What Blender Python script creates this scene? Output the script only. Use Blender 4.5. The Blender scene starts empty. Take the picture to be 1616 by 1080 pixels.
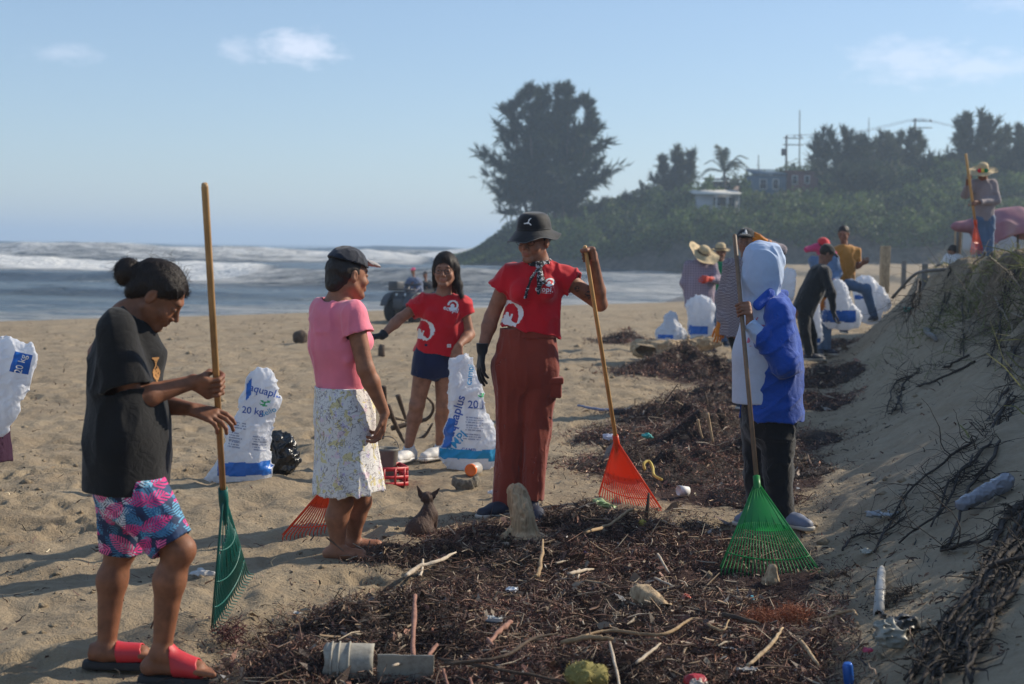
import bpy, math, random
import numpy as np
from mathutils import Vector, Matrix, Euler
from mathutils.bvhtree import BVHTree
SC = bpy.context.scene
COL = SC.collection
rnd = random.Random(7)
rng = np.random.default_rng(11)

# ------------------------------------------------------------------ camera
F_PX = 2244.0                     # 50 mm lens on a 36 mm wide frame, in photo pixels
PITCH = math.atan(150.5/F_PX); ROLL = math.radians(0.82)
CAM = np.array([0.0, 0.0, 1.5])
_R0 = np.array([1.0, 0, 0]); _F = np.array([0, math.cos(PITCH), -math.sin(PITCH)]); _U0 = np.array([0, math.sin(PITCH), math.cos(PITCH)])
CR = math.cos(ROLL)*_R0 + math.sin(ROLL)*_U0
CU = -math.sin(ROLL)*_R0 + math.cos(ROLL)*_U0
cd = bpy.data.cameras.new('camera'); cam = bpy.data.objects.new('camera', cd); COL.objects.link(cam)
cd.lens = 50.0; cd.sensor_width = 36.0; cd.clip_end = 12000; cd.clip_start = 0.05
cam.matrix_world = Matrix(((CR[0], CU[0], -_F[0], CAM[0]), (CR[1], CU[1], -_F[1], CAM[1]), (CR[2], CU[2], -_F[2], CAM[2]), (0, 0, 0, 1)))
cd.dof.use_dof = True; cd.dof.focus_distance = 6.9; cd.dof.aperture_fstop = 3.6
SC.camera = cam

# ------------------------------------------------------------------ light
SUN_EL = math.radians(31); SUN_AZ = math.radians(66)      # azimuth from +Y towards +X
w = bpy.data.worlds.new('World'); SC.world = w; w.use_nodes = True
nt = w.node_tree; nt.nodes.clear()
out = nt.nodes.new('ShaderNodeOutputWorld'); bg = nt.nodes.new('ShaderNodeBackground')
sky = nt.nodes.new('ShaderNodeTexSky'); sky.sky_type = 'NISHITA'; sky.sun_disc = False
sky.sun_elevation = SUN_EL; sky.sun_rotation = SUN_AZ
sky.altitude = 0; sky.air_density = 1.0; sky.dust_density = 0.25; sky.ozone_density = 3.0
bg.inputs['Strength'].default_value = 0.122
# small fair-weather clouds
tc = nt.nodes.new('ShaderNodeTexCoord')
def pix_dir(px, py):
    d = _F + (px-808)/F_PX*CR - (py-540)/F_PX*CU
    return d/np.linalg.norm(d)
acc = None
noi = nt.nodes.new('ShaderNodeTexNoise'); noi.inputs['Scale'].default_value = 55; noi.inputs['Detail'].default_value = 6; noi.inputs['Roughness'].default_value = .6
mpn = nt.nodes.new('ShaderNodeMapping'); mpn.inputs['Scale'].default_value = (1, 1, 2.2)
nt.links.new(tc.outputs['Generated'], mpn.inputs[0]); nt.links.new(mpn.outputs[0], noi.inputs['Vector'])
def wm(op, a, b=None, clamp=False):
    n = nt.nodes.new('ShaderNodeMath'); n.operation = op; n.use_clamp = clamp
    for i, v in enumerate((a, b)):
        if v is None: continue
        if isinstance(v, (int, float)): n.inputs[i].default_value = v
        else: nt.links.new(v, n.inputs[i])
    return n.outputs[0]
for px, py, rx, rz, amp in ((468, 76, 62, 25, .95), (375, 77, 30, 20, .55), (112, 85, 48, 14, .4), (1440, 98, 80, 30, .6), (1540, 104, 95, 22, .6), (1385, 84, 40, 18, .4), (1605, 4, 60, 12, .4)):
    c = pix_dir(px, py)
    s = nt.nodes.new('ShaderNodeVectorMath'); s.operation = 'SUBTRACT'; nt.links.new(tc.outputs['Generated'], s.inputs[0]); s.inputs[1].default_value = tuple(c)
    m = nt.nodes.new('ShaderNodeVectorMath'); m.operation = 'MULTIPLY'; nt.links.new(s.outputs[0], m.inputs[0]); m.inputs[1].default_value = (F_PX/rx, F_PX/rx, F_PX/rz)
    l = nt.nodes.new('ShaderNodeVectorMath'); l.operation = 'LENGTH'; nt.links.new(m.outputs[0], l.inputs[0])
    v = wm('SUBTRACT', 1.25, l.outputs['Value'])
    v = wm('ADD', v, wm('MULTIPLY', wm('SUBTRACT', noi.outputs['Fac'], .5), 2.6))
    v = wm('MULTIPLY', wm('MULTIPLY', v, 1.0, True), amp, True)
    acc = v if acc is None else wm('MAXIMUM', acc, v)
mx = nt.nodes.new('ShaderNodeMix'); mx.data_type = 'RGBA'
nt.links.new(wm('MULTIPLY', acc, .62), mx.inputs['Factor']); nt.links.new(sky.outputs[0], mx.inputs['A']); mx.inputs['B'].default_value = (9.6, 9.6, 10.2, 1)
tint = nt.nodes.new('ShaderNodeMix'); tint.data_type = 'RGBA'; tint.blend_type = 'MULTIPLY'; tint.inputs['Factor'].default_value = 1; tint.inputs['B'].default_value = (1.0, .99, 1.04, 1); nt.links.new(mx.outputs['Result'], tint.inputs['A'])
veil = nt.nodes.new('ShaderNodeMix'); veil.data_type = 'RGBA'; veil.inputs['Factor'].default_value = .35; veil.inputs['B'].default_value = (2.35, 3.35, 4.5, 1)      # thin even veil of high haze
nt.links.new(tint.outputs['Result'], veil.inputs['A']); nt.links.new(veil.outputs['Result'], bg.inputs['Color']); nt.links.new(bg.outputs[0], out.inputs['Surface'])

sd = bpy.data.lights.new('sun', 'SUN'); sun = bpy.data.objects.new('sun', sd); COL.objects.link(sun)
sd.energy = 4.7; sd.angle = math.radians(.5); sd.color = (1.0, .89, .72)
SUNV = Vector((math.sin(SUN_AZ)*math.cos(SUN_EL), math.cos(SUN_AZ)*math.cos(SUN_EL), math.sin(SUN_EL)))
sun.rotation_euler = SUNV.to_track_quat('Z', 'Y').to_euler(); sun.location = (12, 6, 14)
SC.view_settings.view_transform = 'Standard'; SC.view_settings.look = 'None'
SC.view_settings.exposure = 0.26; SC.cycles.volume_bounces = 1; SC.view_settings.gamma = 1; SC.view_settings.use_curve_mapping = False

# ------------------------------------------------------------------ numpy noise
def _hash(ix, iy, iz, seed):
    h = (ix.astype(np.uint32)*np.uint32(374761393) + iy.astype(np.uint32)*np.uint32(668265263) + iz.astype(np.uint32)*np.uint32(2147483647 & 0x5bd1e995) + np.uint32((seed*974711) & 0xffffffff))
    h = (h ^ (h >> np.uint32(13)))*np.uint32(1274126177)
    h = h ^ (h >> np.uint32(16))
    return (h & np.uint32(0xffff)).astype(np.float32)/32767.5 - 1.0
def vnoise(x, y, z=None, seed=0):
    x = np.asarray(x, np.float32); y = np.asarray(y, np.float32)
    z = np.zeros_like(x) if z is None else np.asarray(z, np.float32)
    fx, fy, fz = np.floor(x), np.floor(y), np.floor(z)
    ix, iy, iz = (fx.astype(np.int64) & 0xffffffff), (fy.astype(np.int64) & 0xffffffff), (fz.astype(np.int64) & 0xffffffff)
    tx, ty, tz = x-fx, y-fy, z-fz
    tx = tx*tx*(3-2*tx); ty = ty*ty*(3-2*ty); tz = tz*tz*(3-2*tz)
    def c(a, b, d): return _hash(ix+a, iy+b, iz+d, seed)
    r0 = (c(0, 0, 0)*(1-tx)+c(1, 0, 0)*tx)*(1-ty)+(c(0, 1, 0)*(1-tx)+c(1, 1, 0)*tx)*ty
    r1 = (c(0, 0, 1)*(1-tx)+c(1, 0, 1)*tx)*(1-ty)+(c(0, 1, 1)*(1-tx)+c(1, 1, 1)*tx)*ty
    return r0*(1-tz)+r1*tz
def vnoise2(x, y, seed=0):
    x = np.asarray(x, np.float32); y = np.asarray(y, np.float32)
    fx, fy = np.floor(x), np.floor(y)
    ix, iy = (fx.astype(np.int64) & 0xffffffff), (fy.astype(np.int64) & 0xffffffff)
    iz = np.zeros_like(ix)
    tx, ty = x-fx, y-fy
    tx = tx*tx*(3-2*tx); ty = ty*ty*(3-2*ty)
    def c(a, b): return _hash(ix+a, iy+b, iz, seed)
    return (c(0, 0)*(1-tx)+c(1, 0)*tx)*(1-ty)+(c(0, 1)*(1-tx)+c(1, 1)*tx)*ty
def fbm2(x, y, oct=4, seed=0, gain=.5, lac=2.03):
    a = 1.0; r = 0.0; f = 1.0; n = 0
    for i in range(oct):
        r = r + a*vnoise2(x*f+i*17.3, y*f-i*9.1, seed+i); n += a; a *= gain; f *= lac
    return r/n
def sstep(a, b, x):
    t = np.clip((x-a)/(b-a), 0, 1); return t*t*(3-2*t)

# ------------------------------------------------------------------ object helpers
def tag(o, label=None, cat=None, group=None, kind=None):
    if label: o['label'] = label
    if cat: o['category'] = cat
    if group: o['group'] = group
    if kind: o['kind'] = kind
    return o
def empty(name, loc=(0, 0, 0), label=None, cat=None, group=None):
    o = bpy.data.objects.new(name, None); COL.objects.link(o); o.location = tuple(float(v) for v in loc); o.empty_display_size = .1
    return tag(o, label, cat, group)
def link(name, me, mat=None, parent=None):
    o = bpy.data.objects.new(name, me); COL.objects.link(o)
    if mat is not None and not me.materials: me.materials.append(mat)
    if parent is not None:
        o.parent = parent
        loc = Vector(parent.location); p = parent.parent
        while p is not None: loc = loc + Vector(p.location); p = p.parent
        o.location = -loc                      # geometry is given in world coordinates
    return o
def mesh_np(name, V, F, smooth=True, attrs=None):
    """V (n,3), F list of arrays (m,3)/(m,4) or one array"""
    me = bpy.data.meshes.new(name)
    V = np.ascontiguousarray(V, np.float32)
    if not isinstance(F, (list, tuple)): F = [F]
    F = [np.asarray(f, np.int32) for f in F if len(f)]
    me.vertices.add(len(V)); me.vertices.foreach_set('co', V.ravel())
    loops = np.concatenate([f.ravel() for f in F]); sizes = np.concatenate([np.full(len(f), f.shape[1], np.int32) for f in F])
    starts = np.concatenate([[0], np.cumsum(sizes)[:-1]]).astype(np.int32)
    me.loops.add(len(loops)); me.loops.foreach_set('vertex_index', loops)
    me.polygons.add(len(sizes)); me.polygons.foreach_set('loop_start', starts); me.polygons.foreach_set('loop_total', sizes)
    if smooth: me.polygons.foreach_set('use_smooth', np.ones(len(sizes), bool))
    if attrs:
        for k, a in attrs.items():
            a = np.asarray(a, np.float32)
            if a.ndim == 1:
                at = me.attributes.new(k, 'FLOAT', 'POINT'); at.data.foreach_set('value', a)
            else:
                if a.shape[1] == 3: a = np.concatenate([a, np.ones((len(a), 1), np.float32)], 1)
                at = me.attributes.new(k, 'FLOAT_COLOR', 'POINT'); at.data.foreach_set('color', a.ravel())
    me.update(calc_edges=True); me.validate()
    return me
def nrm(v):
    v = np.asarray(v, float); return v/(np.linalg.norm(v)+1e-12)
def frame_of(d):
    d = nrm(d); a = np.array([0, 0, 1.0]) if abs(d[2]) < .9 else np.array([1.0, 0, 0])
    x = nrm(np.cross(a, d)); return x, np.cross(d, x), d
class MB:
    """collects raw geometry in world coordinates"""
    def __init__(s): s.V = []; s.Q = []; s.T = []; s.n = 0; s.C = []
    def add(s, V, Q=None, T=None, c=None):
        V = np.asarray(V, np.float32); s.V.append(V)
        if Q is not None and len(Q): s.Q.append(np.asarray(Q, np.int64)+s.n)
        if T is not None and len(T): s.T.append(np.asarray(T, np.int64)+s.n)
        if c is not None: s.C.append(np.tile(np.asarray(c, np.float32), (len(V), 1)) if np.ndim(c) == 1 else np.asarray(c, np.float32))
        s.n += len(V); return s
    def tube(s, pts, r, n=8, cap=True, flat=None, c=None):
        pts = np.asarray(pts, float); m = len(pts)
        r = np.full(m, r, float) if np.ndim(r) == 0 else np.asarray(r, float)
        T = np.gradient(pts, axis=0); T /= np.linalg.norm(T, axis=1)[:, None]+1e-9
        x, y, _ = frame_of(T[0]); rings = []
        for i in range(m):
            x = nrm(x-T[i]*np.dot(x, T[i])); y = np.cross(T[i], x)
            a = np.arange(n)*2*math.pi/n
            ff = 1.0 if flat is None else flat
            rings.append(pts[i]+r[i]*(np.cos(a)[:, None]*x+ff*np.sin(a)[:, None]*y))
        V = np.concatenate(rings); Q = []
        idx = np.arange(m*n).reshape(m, n)
        a = idx[:-1]; b = np.roll(a, -1, 1); cc = np.roll(idx[1:], -1, 1); d = idx[1:]
        Q = np.stack([a, b, cc, d], -1).reshape(-1, 4); T3 = []
        if cap:
            V = np.concatenate([V, pts[:1], pts[-1:]]); k = m*n
            T3 = [[k, (i+1) % n, i] for i in range(n)]+[[k+1, (m-1)*n+i, (m-1)*n+(i+1) % n] for i in range(n)]
        return s.add(V, Q, T3, c)
    def box(s, c, half, R=None, col=None):
        c = np.asarray(c, float); h = np.asarray(half, float)
        V = np.array([[x, y, z] for x in (-1, 1) for y in (-1, 1) for z in (-1, 1)], float)*h
        if R is not None: V = V@np.asarray(R, float).T
        return s.add(V+c, [[0, 1, 3, 2], [4, 6, 7, 5], [0, 4, 5, 1], [2, 3, 7, 6], [0, 2, 6, 4], [1, 5, 7, 3]], c=col)
    def lathe(s, base, axis, prof, n=20, c=None, cap=False):
        x, y, d = frame_of(axis); base = np.asarray(base, float); prof = np.asarray(prof, float)
        a = np.arange(n)*2*math.pi/n
        V = np.concatenate([base+d*h+r*(np.cos(a)[:, None]*x+np.sin(a)[:, None]*y) for r, h in prof])
        m = len(prof); idx = np.arange(m*n).reshape(m, n); A = idx[:-1]
        return s.add(V, np.stack([A, np.roll(A, -1, 1), np.roll(idx[1:], -1, 1), idx[1:]], -1).reshape(-1, 4), c=c)
    def build(s, name, mat, parent=None, smooth=True, bevel=0):
        at = {'col': np.concatenate(s.C)} if s.C and sum(len(c) for c in s.C) == s.n else None
        F = ([np.concatenate(s.Q)] if s.Q else [])+([np.concatenate(s.T)] if s.T else [])
        me = mesh_np(name, np.concatenate(s.V), F, smooth, at)
        o = link(name, me, mat, parent)
        if bevel:
            b = o.modifiers.new('bevel', 'BEVEL'); b.width = bevel; b.segments = 2; b.limit_method = 'ANGLE'
        return o
def curve_pts(P, n=24):
    """Catmull-Rom through control points"""
    P = np.asarray(P, float); P = np.concatenate([P[:1]*2-P[1:2], P, P[-1:]*2-P[-2:-1]]); o = []
    m = len(P)-3
    for t in np.linspace(0, m-1e-6, n):
        i = int(t); u = t-i; a, b, c, d = P[i:i+4]
        o.append(.5*((2*b)+(-a+c)*u+(2*a-5*b+4*c-d)*u*u+(-a+3*b-3*c+d)*u**3))
    return np.array(o)

# ------------------------------------------------------------------ material helpers
class NT:
    def __init__(s, name):
        s.m = bpy.data.materials.new(name); s.m.use_nodes = True; s.t = s.m.node_tree; s.t.nodes.clear()
        s.out = s.N('ShaderNodeOutputMaterial'); s.b = s.N('ShaderNodeBsdfPrincipled'); s.L(s.b.outputs[0], s.out.inputs[0])
    def N(s, t, **k):
        n = s.t.nodes.new(t)
        for a, v in k.items(): setattr(n, a, v)
        return n
    def L(s, a, b): s.t.links.new(a, b)
    def set(s, inp, v):
        i = s.b.inputs[inp] if isinstance(inp, str) else inp
        if hasattr(v, 'is_linked') or hasattr(v, 'links'): s.L(v, i)
        elif isinstance(v, (tuple, list)): i.default_value = (*v, 1) if len(v) == 3 and i.type == 'RGBA' else v
        else: i.default_value = v
    def coord(s, kind='Object', scale=(1, 1, 1), rot=(0, 0, 0)):
        t = s.N('ShaderNodeTexCoord'); m = s.N('ShaderNodeMapping'); m.inputs['Scale'].default_value = scale; m.inputs['Rotation'].default_value = rot
        s.L(t.outputs[kind], m.inputs[0]); return m.outputs[0]
    def noise(s, vec, scale, detail=4, rough=.55, dist=0, out='Fac'):
        n = s.N('ShaderNodeTexNoise'); n.inputs['Scale'].default_value = scale; n.inputs['Detail'].default_value = detail
        n.inputs['Roughness'].default_value = rough; n.inputs['Distortion'].default_value = dist
        if vec is not None: s.L(vec, n.inputs['Vector'])
        return n.outputs[out]
    def math(s, op, a, b=None, c=None, clamp=False):
        n = s.N('ShaderNodeMath', operation=op, use_clamp=clamp)
        for i, v in enumerate((a, b, c)):
            if v is None: continue
            if isinstance(v, (int, float)): n.inputs[i].default_value = v
            else: s.L(v, n.inputs[i])
        return n.outputs[0]
    def ramp(s, fac, stops, interp='LINEAR'):
        n = s.N('ShaderNodeValToRGB'); n.color_ramp.interpolation = interp; e = n.color_ramp.elements
        while len(e) > 1: e.remove(e[-1])
        e[0].position = stops[0][0]; e[0].color = (*stops[0][1], 1) if not np.isscalar(stops[0][1]) else (stops[0][1],)*3+(1,)
        for p, c in stops[1:]:
            x = e.new(p); x.color = (*c, 1) if not np.isscalar(c) else (c, c, c, 1)
        s.L(fac, n.inputs[0]); return n.outputs[0]
    def mix(s, fac, a, b, blend='MIX'):
        n = s.N('ShaderNodeMix', data_type='RGBA', blend_type=blend)
        for i, v in ((n.inputs['Factor'], fac), (n.inputs['A'], a), (n.inputs['B'], b)):
            if isinstance(v, (int, float)): i.default_value = v
            elif isinstance(v, (tuple, list)): i.default_value = (*v, 1)[:4]
            else: s.L(v, i)
        return n.outputs['Result']
    def attr(s, name, out='Color'):
        n = s.N('ShaderNodeAttribute', attribute_name=name); return n.outputs[out]
    def bump(s, h, strength=.5, dist=.01, normal=None):
        n = s.N('ShaderNodeBump'); n.inputs['Strength'].default_value = strength; n.inputs['Distance'].default_value = dist
        s.L(h, n.inputs['Height'])
        if normal is not None: s.L(normal, n.inputs['Normal'])
        s.L(n.outputs[0], s.b.inputs['Normal']); return n.outputs[0]
def mat_basic(name, col, rough=.7, var=.15, scale=8, bump=.2, bdist=.004, bscale=60, metal=0, spec=.5, sheen=0, trans=0, stretch=(1, 1, 1), detail=5, bdetail=3):
    m = NT(name); v = m.coord('Object', stretch)
    n = m.noise(v, scale, detail)
    c = m.ramp(n, [(.3, tuple(x*(1-var) for x in col)), (.7, tuple(min(1, x*(1+var)) for x in col))])
    m.set('Base Color', c); m.set('Roughness', rough); m.set('Metallic', metal); m.set('Specular IOR Level', spec)
    if sheen: m.set('Sheen Weight', sheen); m.set('Sheen Roughness', .4)
    if trans: m.set('Subsurface Weight', trans)
    if bump: m.bump(m.noise(v, bscale, bdetail), bump, bdist)
    return m.m

# ------------------------------------------------------------------ ground shape
SHORE = np.array([(-260, -190), (-60, -10), (-40, 14), (-14.8, 41), (-4.2, 52), (3.7, 60), (8.0, 68), (13.5, 100), (17, 130), (19, 165), (20, 230)], float)
def shore_d(X, Y):
    """signed distance to the shoreline, positive inland"""
    X = np.asarray(X, float); Y = np.asarray(Y, float); best = np.full(X.shape, 1e9); sg = np.ones(X.shape)
    for a, b in zip(SHORE[:-1], SHORE[1:]):
        d = b-a; L = d@d; t = np.clip(((X-a[0])*d[0]+(Y-a[1])*d[1])/L, 0, 1)
        dx = X-a[0]-t*d[0]; dy = Y-a[1]-t*d[1]; r = np.hypot(dx, dy); s = np.sign(d[1]*(X-a[0])-d[0]*(Y-a[1]))
        m = r < best; best = np.where(m, r, best); sg = np.where(m, s, sg)
    return best*sg
FOOT = np.array([(-6, -.55), (0, .25), (4.95, 1.15), (7.7, 1.72), (12, 2.75), (21, 5.0), (26, 6.6), (32, 10), (45, 22)], float)
def dune_h(X, Y):
    xf = np.interp(Y, FOOT[:, 0], FOOT[:, 1]); u = X-xf + .12*vnoise2(np.asarray(Y)*.9, np.asarray(X)*.3, 5)
    top = np.interp(Y, [-5, 3, 8, 15, 20, 24, 29, 36], [1.75, 1.75, 1.64, 1.46, 1.22, 1.22, 1.0, .4])
    top = top+.1*vnoise2(np.asarray(X)*1.1, np.asarray(Y)*1.1, 9)
    sl = np.interp(Y, [5, 10, 16, 22], [.50, .55, .88, 1.0])
    su = top*.62/sl
    low = sl*(np.sqrt(u*u+.05)+u)/2*sstep(-1.2, .3, u)          # eased toe
    scarp = top*.62+(top*.38)*sstep(0, .34, u-su+.1*vnoise2(np.asarray(Y)*2.4, np.asarray(X)*0, 3))
    back = top + .05*(1-np.exp(-np.clip(u-su-.6, 0, None)*.4))
    h = np.where(u < su, np.minimum(low, top*.66), scarp)
    h = np.where(u > su+.6, back, h)
    return np.clip(h, 0, None), u
MOUNDS = []          # (x, y, rx, ry, h)
def ground_z(X, Y, fine=False):
    X = np.asarray(X, float); Y = np.asarray(Y, float)
    s = shore_d(X, Y)
    z = -1+1.0*(1-np.exp(-np.clip(s, 0, None)/9.0))
    z = np.where(s < 0, -1+s*.06, z)
    z = np.maximum(z, -2.2)
    h, u = dune_h(X, Y)
    z = z+h
    z = z+.035*fbm2(X*.45, Y*.45, 2, 21)*sstep(2, 10, s)
    if fine:
        near = 1-sstep(35, 60, Y); k = sstep(3, 12, s)*near*(1-.6*sstep(.3, .8, u))
        z = z+k*(.030*fbm2(X*1.9, Y*1.9, 2, 31)+.024*fbm2(X*4.6, Y*4.6, 2, 33)*(.35+.65*sstep(-.3, .3, vnoise2(X*.8, Y*.6, 38)))+.010*vnoise2(X*10.5, Y*9.5, 35)+.007*vnoise2(X*21, Y*19, 36))
        pit = np.clip(vnoise2(X*3.4, Y*3.1, 41)-.25, 0, 1); z = z-k*.060*pit*sstep(-.4, .2, vnoise2(X*.7, Y*.5, 39))
        pit = np.clip(vnoise2(X*6.2+7, Y*5.1, 42)-.3, 0, 1); z = z-k*.045*pit
        # drooping sand gullies on the dune face
        g = sstep(.15, .8, u)*(u < 6)
        z = z+g*(.03*vnoise2(X*2.0+Y*1.1, Y*3.1-X*1.2, 51)+.018*vnoise2(X*5+Y*3, Y*8-X*2, 52))
        sc = sstep(1.1, 1.5, u)*(1-sstep(2.3, 3.0, u))
        z = z+sc*(.10*vnoise2(X*3, Y*5.5, 61)+.05*vnoise2(X*8, Y*13, 62))
    return z
def ray(px, py):
    return _F+(px-808)/F_PX*CR-(py-540)/F_PX*CU
def P(px, py, Y):
    d = ray(px, py); return CAM+d*((Y-CAM[1])/d[1])
def G(px, py, z0=None):
    """where the sight line through a photo pixel meets the ground"""
    d = ray(px, py)
    if z0 is not None: return CAM+d*((z0-CAM[2])/d[2])
    t = np.geomspace(2.5, 400, 4000); Q = CAM+t[:, None]*d
    z = ground_z(Q[:, 0], Q[:, 1]); b = np.nonzero(Q[:, 2] < z)[0]
    return Q[b[0]] if len(b) else Q[-1]
def gz(x, y): return float(ground_z(np.array([x]), np.array([y]))[0])
def pxm(Y): return Y/F_PX      # metres per photo pixel at distance Y
# ================================================================== GROUND
def grid_faces(nr, nc):
    i = np.arange(nr*nc).reshape(nr, nc)
    return np.stack([i[:-1, :-1], i[:-1, 1:], i[1:, 1:], i[1:, :-1]], -1).reshape(-1, 4)
ys = np.concatenate([np.linspace(-40, 2.4, 40), 2.5*np.exp(np.linspace(0, math.log(40/2.5), 760)), np.linspace(40.6, 240, 190)])
nx = 560
sx = np.linspace(-1, 1, nx); sx = .62*sx+.38*sx**5
wid = np.where(ys < 2.5, 6.0+np.clip(2.5-ys, 0, None)*1.2, 2.2+.72*ys+.0*ys)
wid = np.maximum(wid, 3.6)
GX = sx[None, :]*wid[:, None]*1.35+.06*np.clip(ys, 0, 60)[:, None]; GY = np.repeat(ys[:, None], nx, 1)
GX[ys < 2.5] *= 2
GZ = ground_z(GX.ravel(), GY.ravel(), True)
# trampled sand: single footprints pressed into the open beach
GZ2 = GZ.reshape(GX.shape); fr = np.random.default_rng(404); feet = [G(*q)[:2] for q in ((190, 1060), (290, 1062), (545, 885), (575, 872), (780, 812), (838, 800), (635, 722), (695, 712), (1255, 835), (1196, 830), (375, 752), (740, 725), (665, 850))]
for _ in range(900):
    fy = 4.5*math.exp(fr.uniform(0, math.log(4.6))); fx = fr.uniform(-.40*fy-.2, .16*fy+.1); a = fr.normal(.4, .9)
    if vnoise2(np.array([fx*.8]), np.array([fy*.6]), 405)[0] < -.25 or min(math.hypot(fx-q[0], fy-q[1]) for q in feet) < .28: continue
    i0, i1 = np.searchsorted(ys, [fy-.3, fy+.3]); X_s = GX[i0:i1]; Y_s = GY[i0:i1]; dx = X_s-fx; dy = Y_s-fy; u_ = dx*math.cos(a)+dy*math.sin(a); v_ = -dx*math.sin(a)+dy*math.cos(a)
    q = np.sqrt((u_/.125)**2+(v_/(.052*(1+.25*np.clip(u_/.12, -1, 1))))**2); GZ2[i0:i1] += fr.uniform(.55, 1.15)*(-.030*(1-sstep(.55, 1.05, q))+.012*np.exp(-((q-1.28)/.22)**2))
GZ = GZ2.ravel()
m = NT('sand_material'); v = m.coord('Object')
n1 = m.noise(v, 1.3, 6, .6); n2 = m.noise(v, 9, 7, .72); n3 = m.noise(v, 160, 3, .6)
c = m.ramp(m.math('ADD', m.math('MULTIPLY', n1, .5), m.math('MULTIPLY', n2, .5)), [(.32, (.215, .160, .104)), (.5, (.315, .245, .162)), (.68, (.39, .31, .21))])
c = m.mix(m.math('MULTIPLY', m.math('GREATER_THAN', n3, .64), .45), c, (.08, .06, .045))
wet = m.attr('wet', 'Fac'); c = m.mix(wet, c, (.13, .105, .078)); 
dr = m.attr('dune', 'Fac'); c = m.mix(m.math('MULTIPLY', dr, .8), c, m.ramp(n2, [(.3, (.28, .225, .155)), (.7, (.40, .325, .23))]))
sl = m.attr('soil', 'Fac'); c = m.mix(m.math('MULTIPLY', sl, m.ramp(n2, [(.35, 1.0), (.6, .45)])), c, (.07, .048, .032))
sg = m.attr('seaweed', 'Fac'); wn = m.noise(v, 14, 6, .7)
c = m.mix(m.math('MULTIPLY', m.math('SUBTRACT', m.math('MULTIPLY', m.math('ADD', sg, wn), 4), 4.0, clamp=True), 1.0, clamp=True), c, (.045, .022, .018))
m.set('Base Color', c); m.set('Roughness', m.math('SUBTRACT', .95, m.math('MULTIPLY', wet, .5))); m.set('Specular IOR Level', .25)
h = m.math('ADD', m.math('MULTIPLY', n2, .7), m.math('ADD', m.math('MULTIPLY', m.noise(v, 34, 4, .7), .35), m.math('MULTIPLY', n3, .1)))
m.bump(h, 1.0, .045)
SAND = m.m
s_ = shore_d(GX.ravel(), GY.ravel()); _, u_ = dune_h(GX.ravel(), GY.ravel())
wetv = 1-sstep(1.0, 4.5, s_+1.2*vnoise2(GX.ravel()*.3, GY.ravel()*.3, 77))
u_all = u_; dunev = sstep(-.3, .5, u_)*(GY.ravel() < 40)
soilv = sstep(1.15, 1.5, u_+.25*vnoise2(GX.ravel()*3, GY.ravel()*3, 78))*(GY.ravel() < 30)
# dark seaweed litter zones painted on the sand (what is really strewn there)
WEED = [(.75, 6.1, 1.25, 1.5, 1.), (0.0, 5.1, .9, .7, .95), (1.2, 5.2, .8, 1.2, .8), (.2, 7.2, .9, .55, .95), (.7, 7.0, .7, .6, .9), (1.35, 9.3, .95, 1.0, .95), (1.7, 11.2, 1.0, 1.2, .9), (2.1, 14.6, .7, 1.0, .8), (1.9, 13.4, .55, .5, .9), (2.25, 17.5, 1.2, 1.5, .85), (3.7, 16.5, .7, 2.2, .6), (2.0, 21.5, .5, .4, .5), (4.2, 19.5, .9, 1.5, .5)]
def weed_density(X, Y):
    d = np.zeros(np.shape(X))
    for x, y, rx, ry, a in WEED:
        q = ((X-x)/rx)**2+((Y-y)/ry)**2
        d = np.maximum(d, a*np.exp(-q*.9))
    d = d*(1+.5*fbm2(np.asarray(X)*2.2, np.asarray(Y)*2.2, 3, 91))
    return d
weedv = np.clip(weed_density(GX.ravel(), GY.ravel())*1.15, 0, 1)*(1-sstep(-.15, .15, u_all))
me = mesh_np('beach_sand', np.stack([GX.ravel(), GY.ravel(), GZ], 1), grid_faces(len(ys), nx), True, {'wet': wetv, 'dune': dunev, 'soil': soilv, 'seaweed': weedv})
tag(link('beach_sand', me, SAND), kind='structure')
# ================================================================== SEA
us = np.concatenate([np.linspace(-6, 60, 300), np.linspace(60.6, 320, 420), np.geomspace(322, 5200, 110)])   # distance seaward
shx = np.array([0.65, 0.76]); shx = shx/np.linalg.norm(shx); sea_n = np.array([-shx[1], shx[0]])
ts = np.concatenate([np.linspace(-2600, -130, 40), np.linspace(-128, 320, 760), np.linspace(330, 5200, 60)])
o0 = np.array([-14.8, 41.0])
U, T_ = np.meshgrid(us, ts, indexing='ij')
bend = np.clip((T_-30)/60, 0, 1)
SX = o0[0]+sea_n[0]*U+shx[0]*T_; SY = o0[1]+sea_n[1]*U+shx[1]*T_
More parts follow.
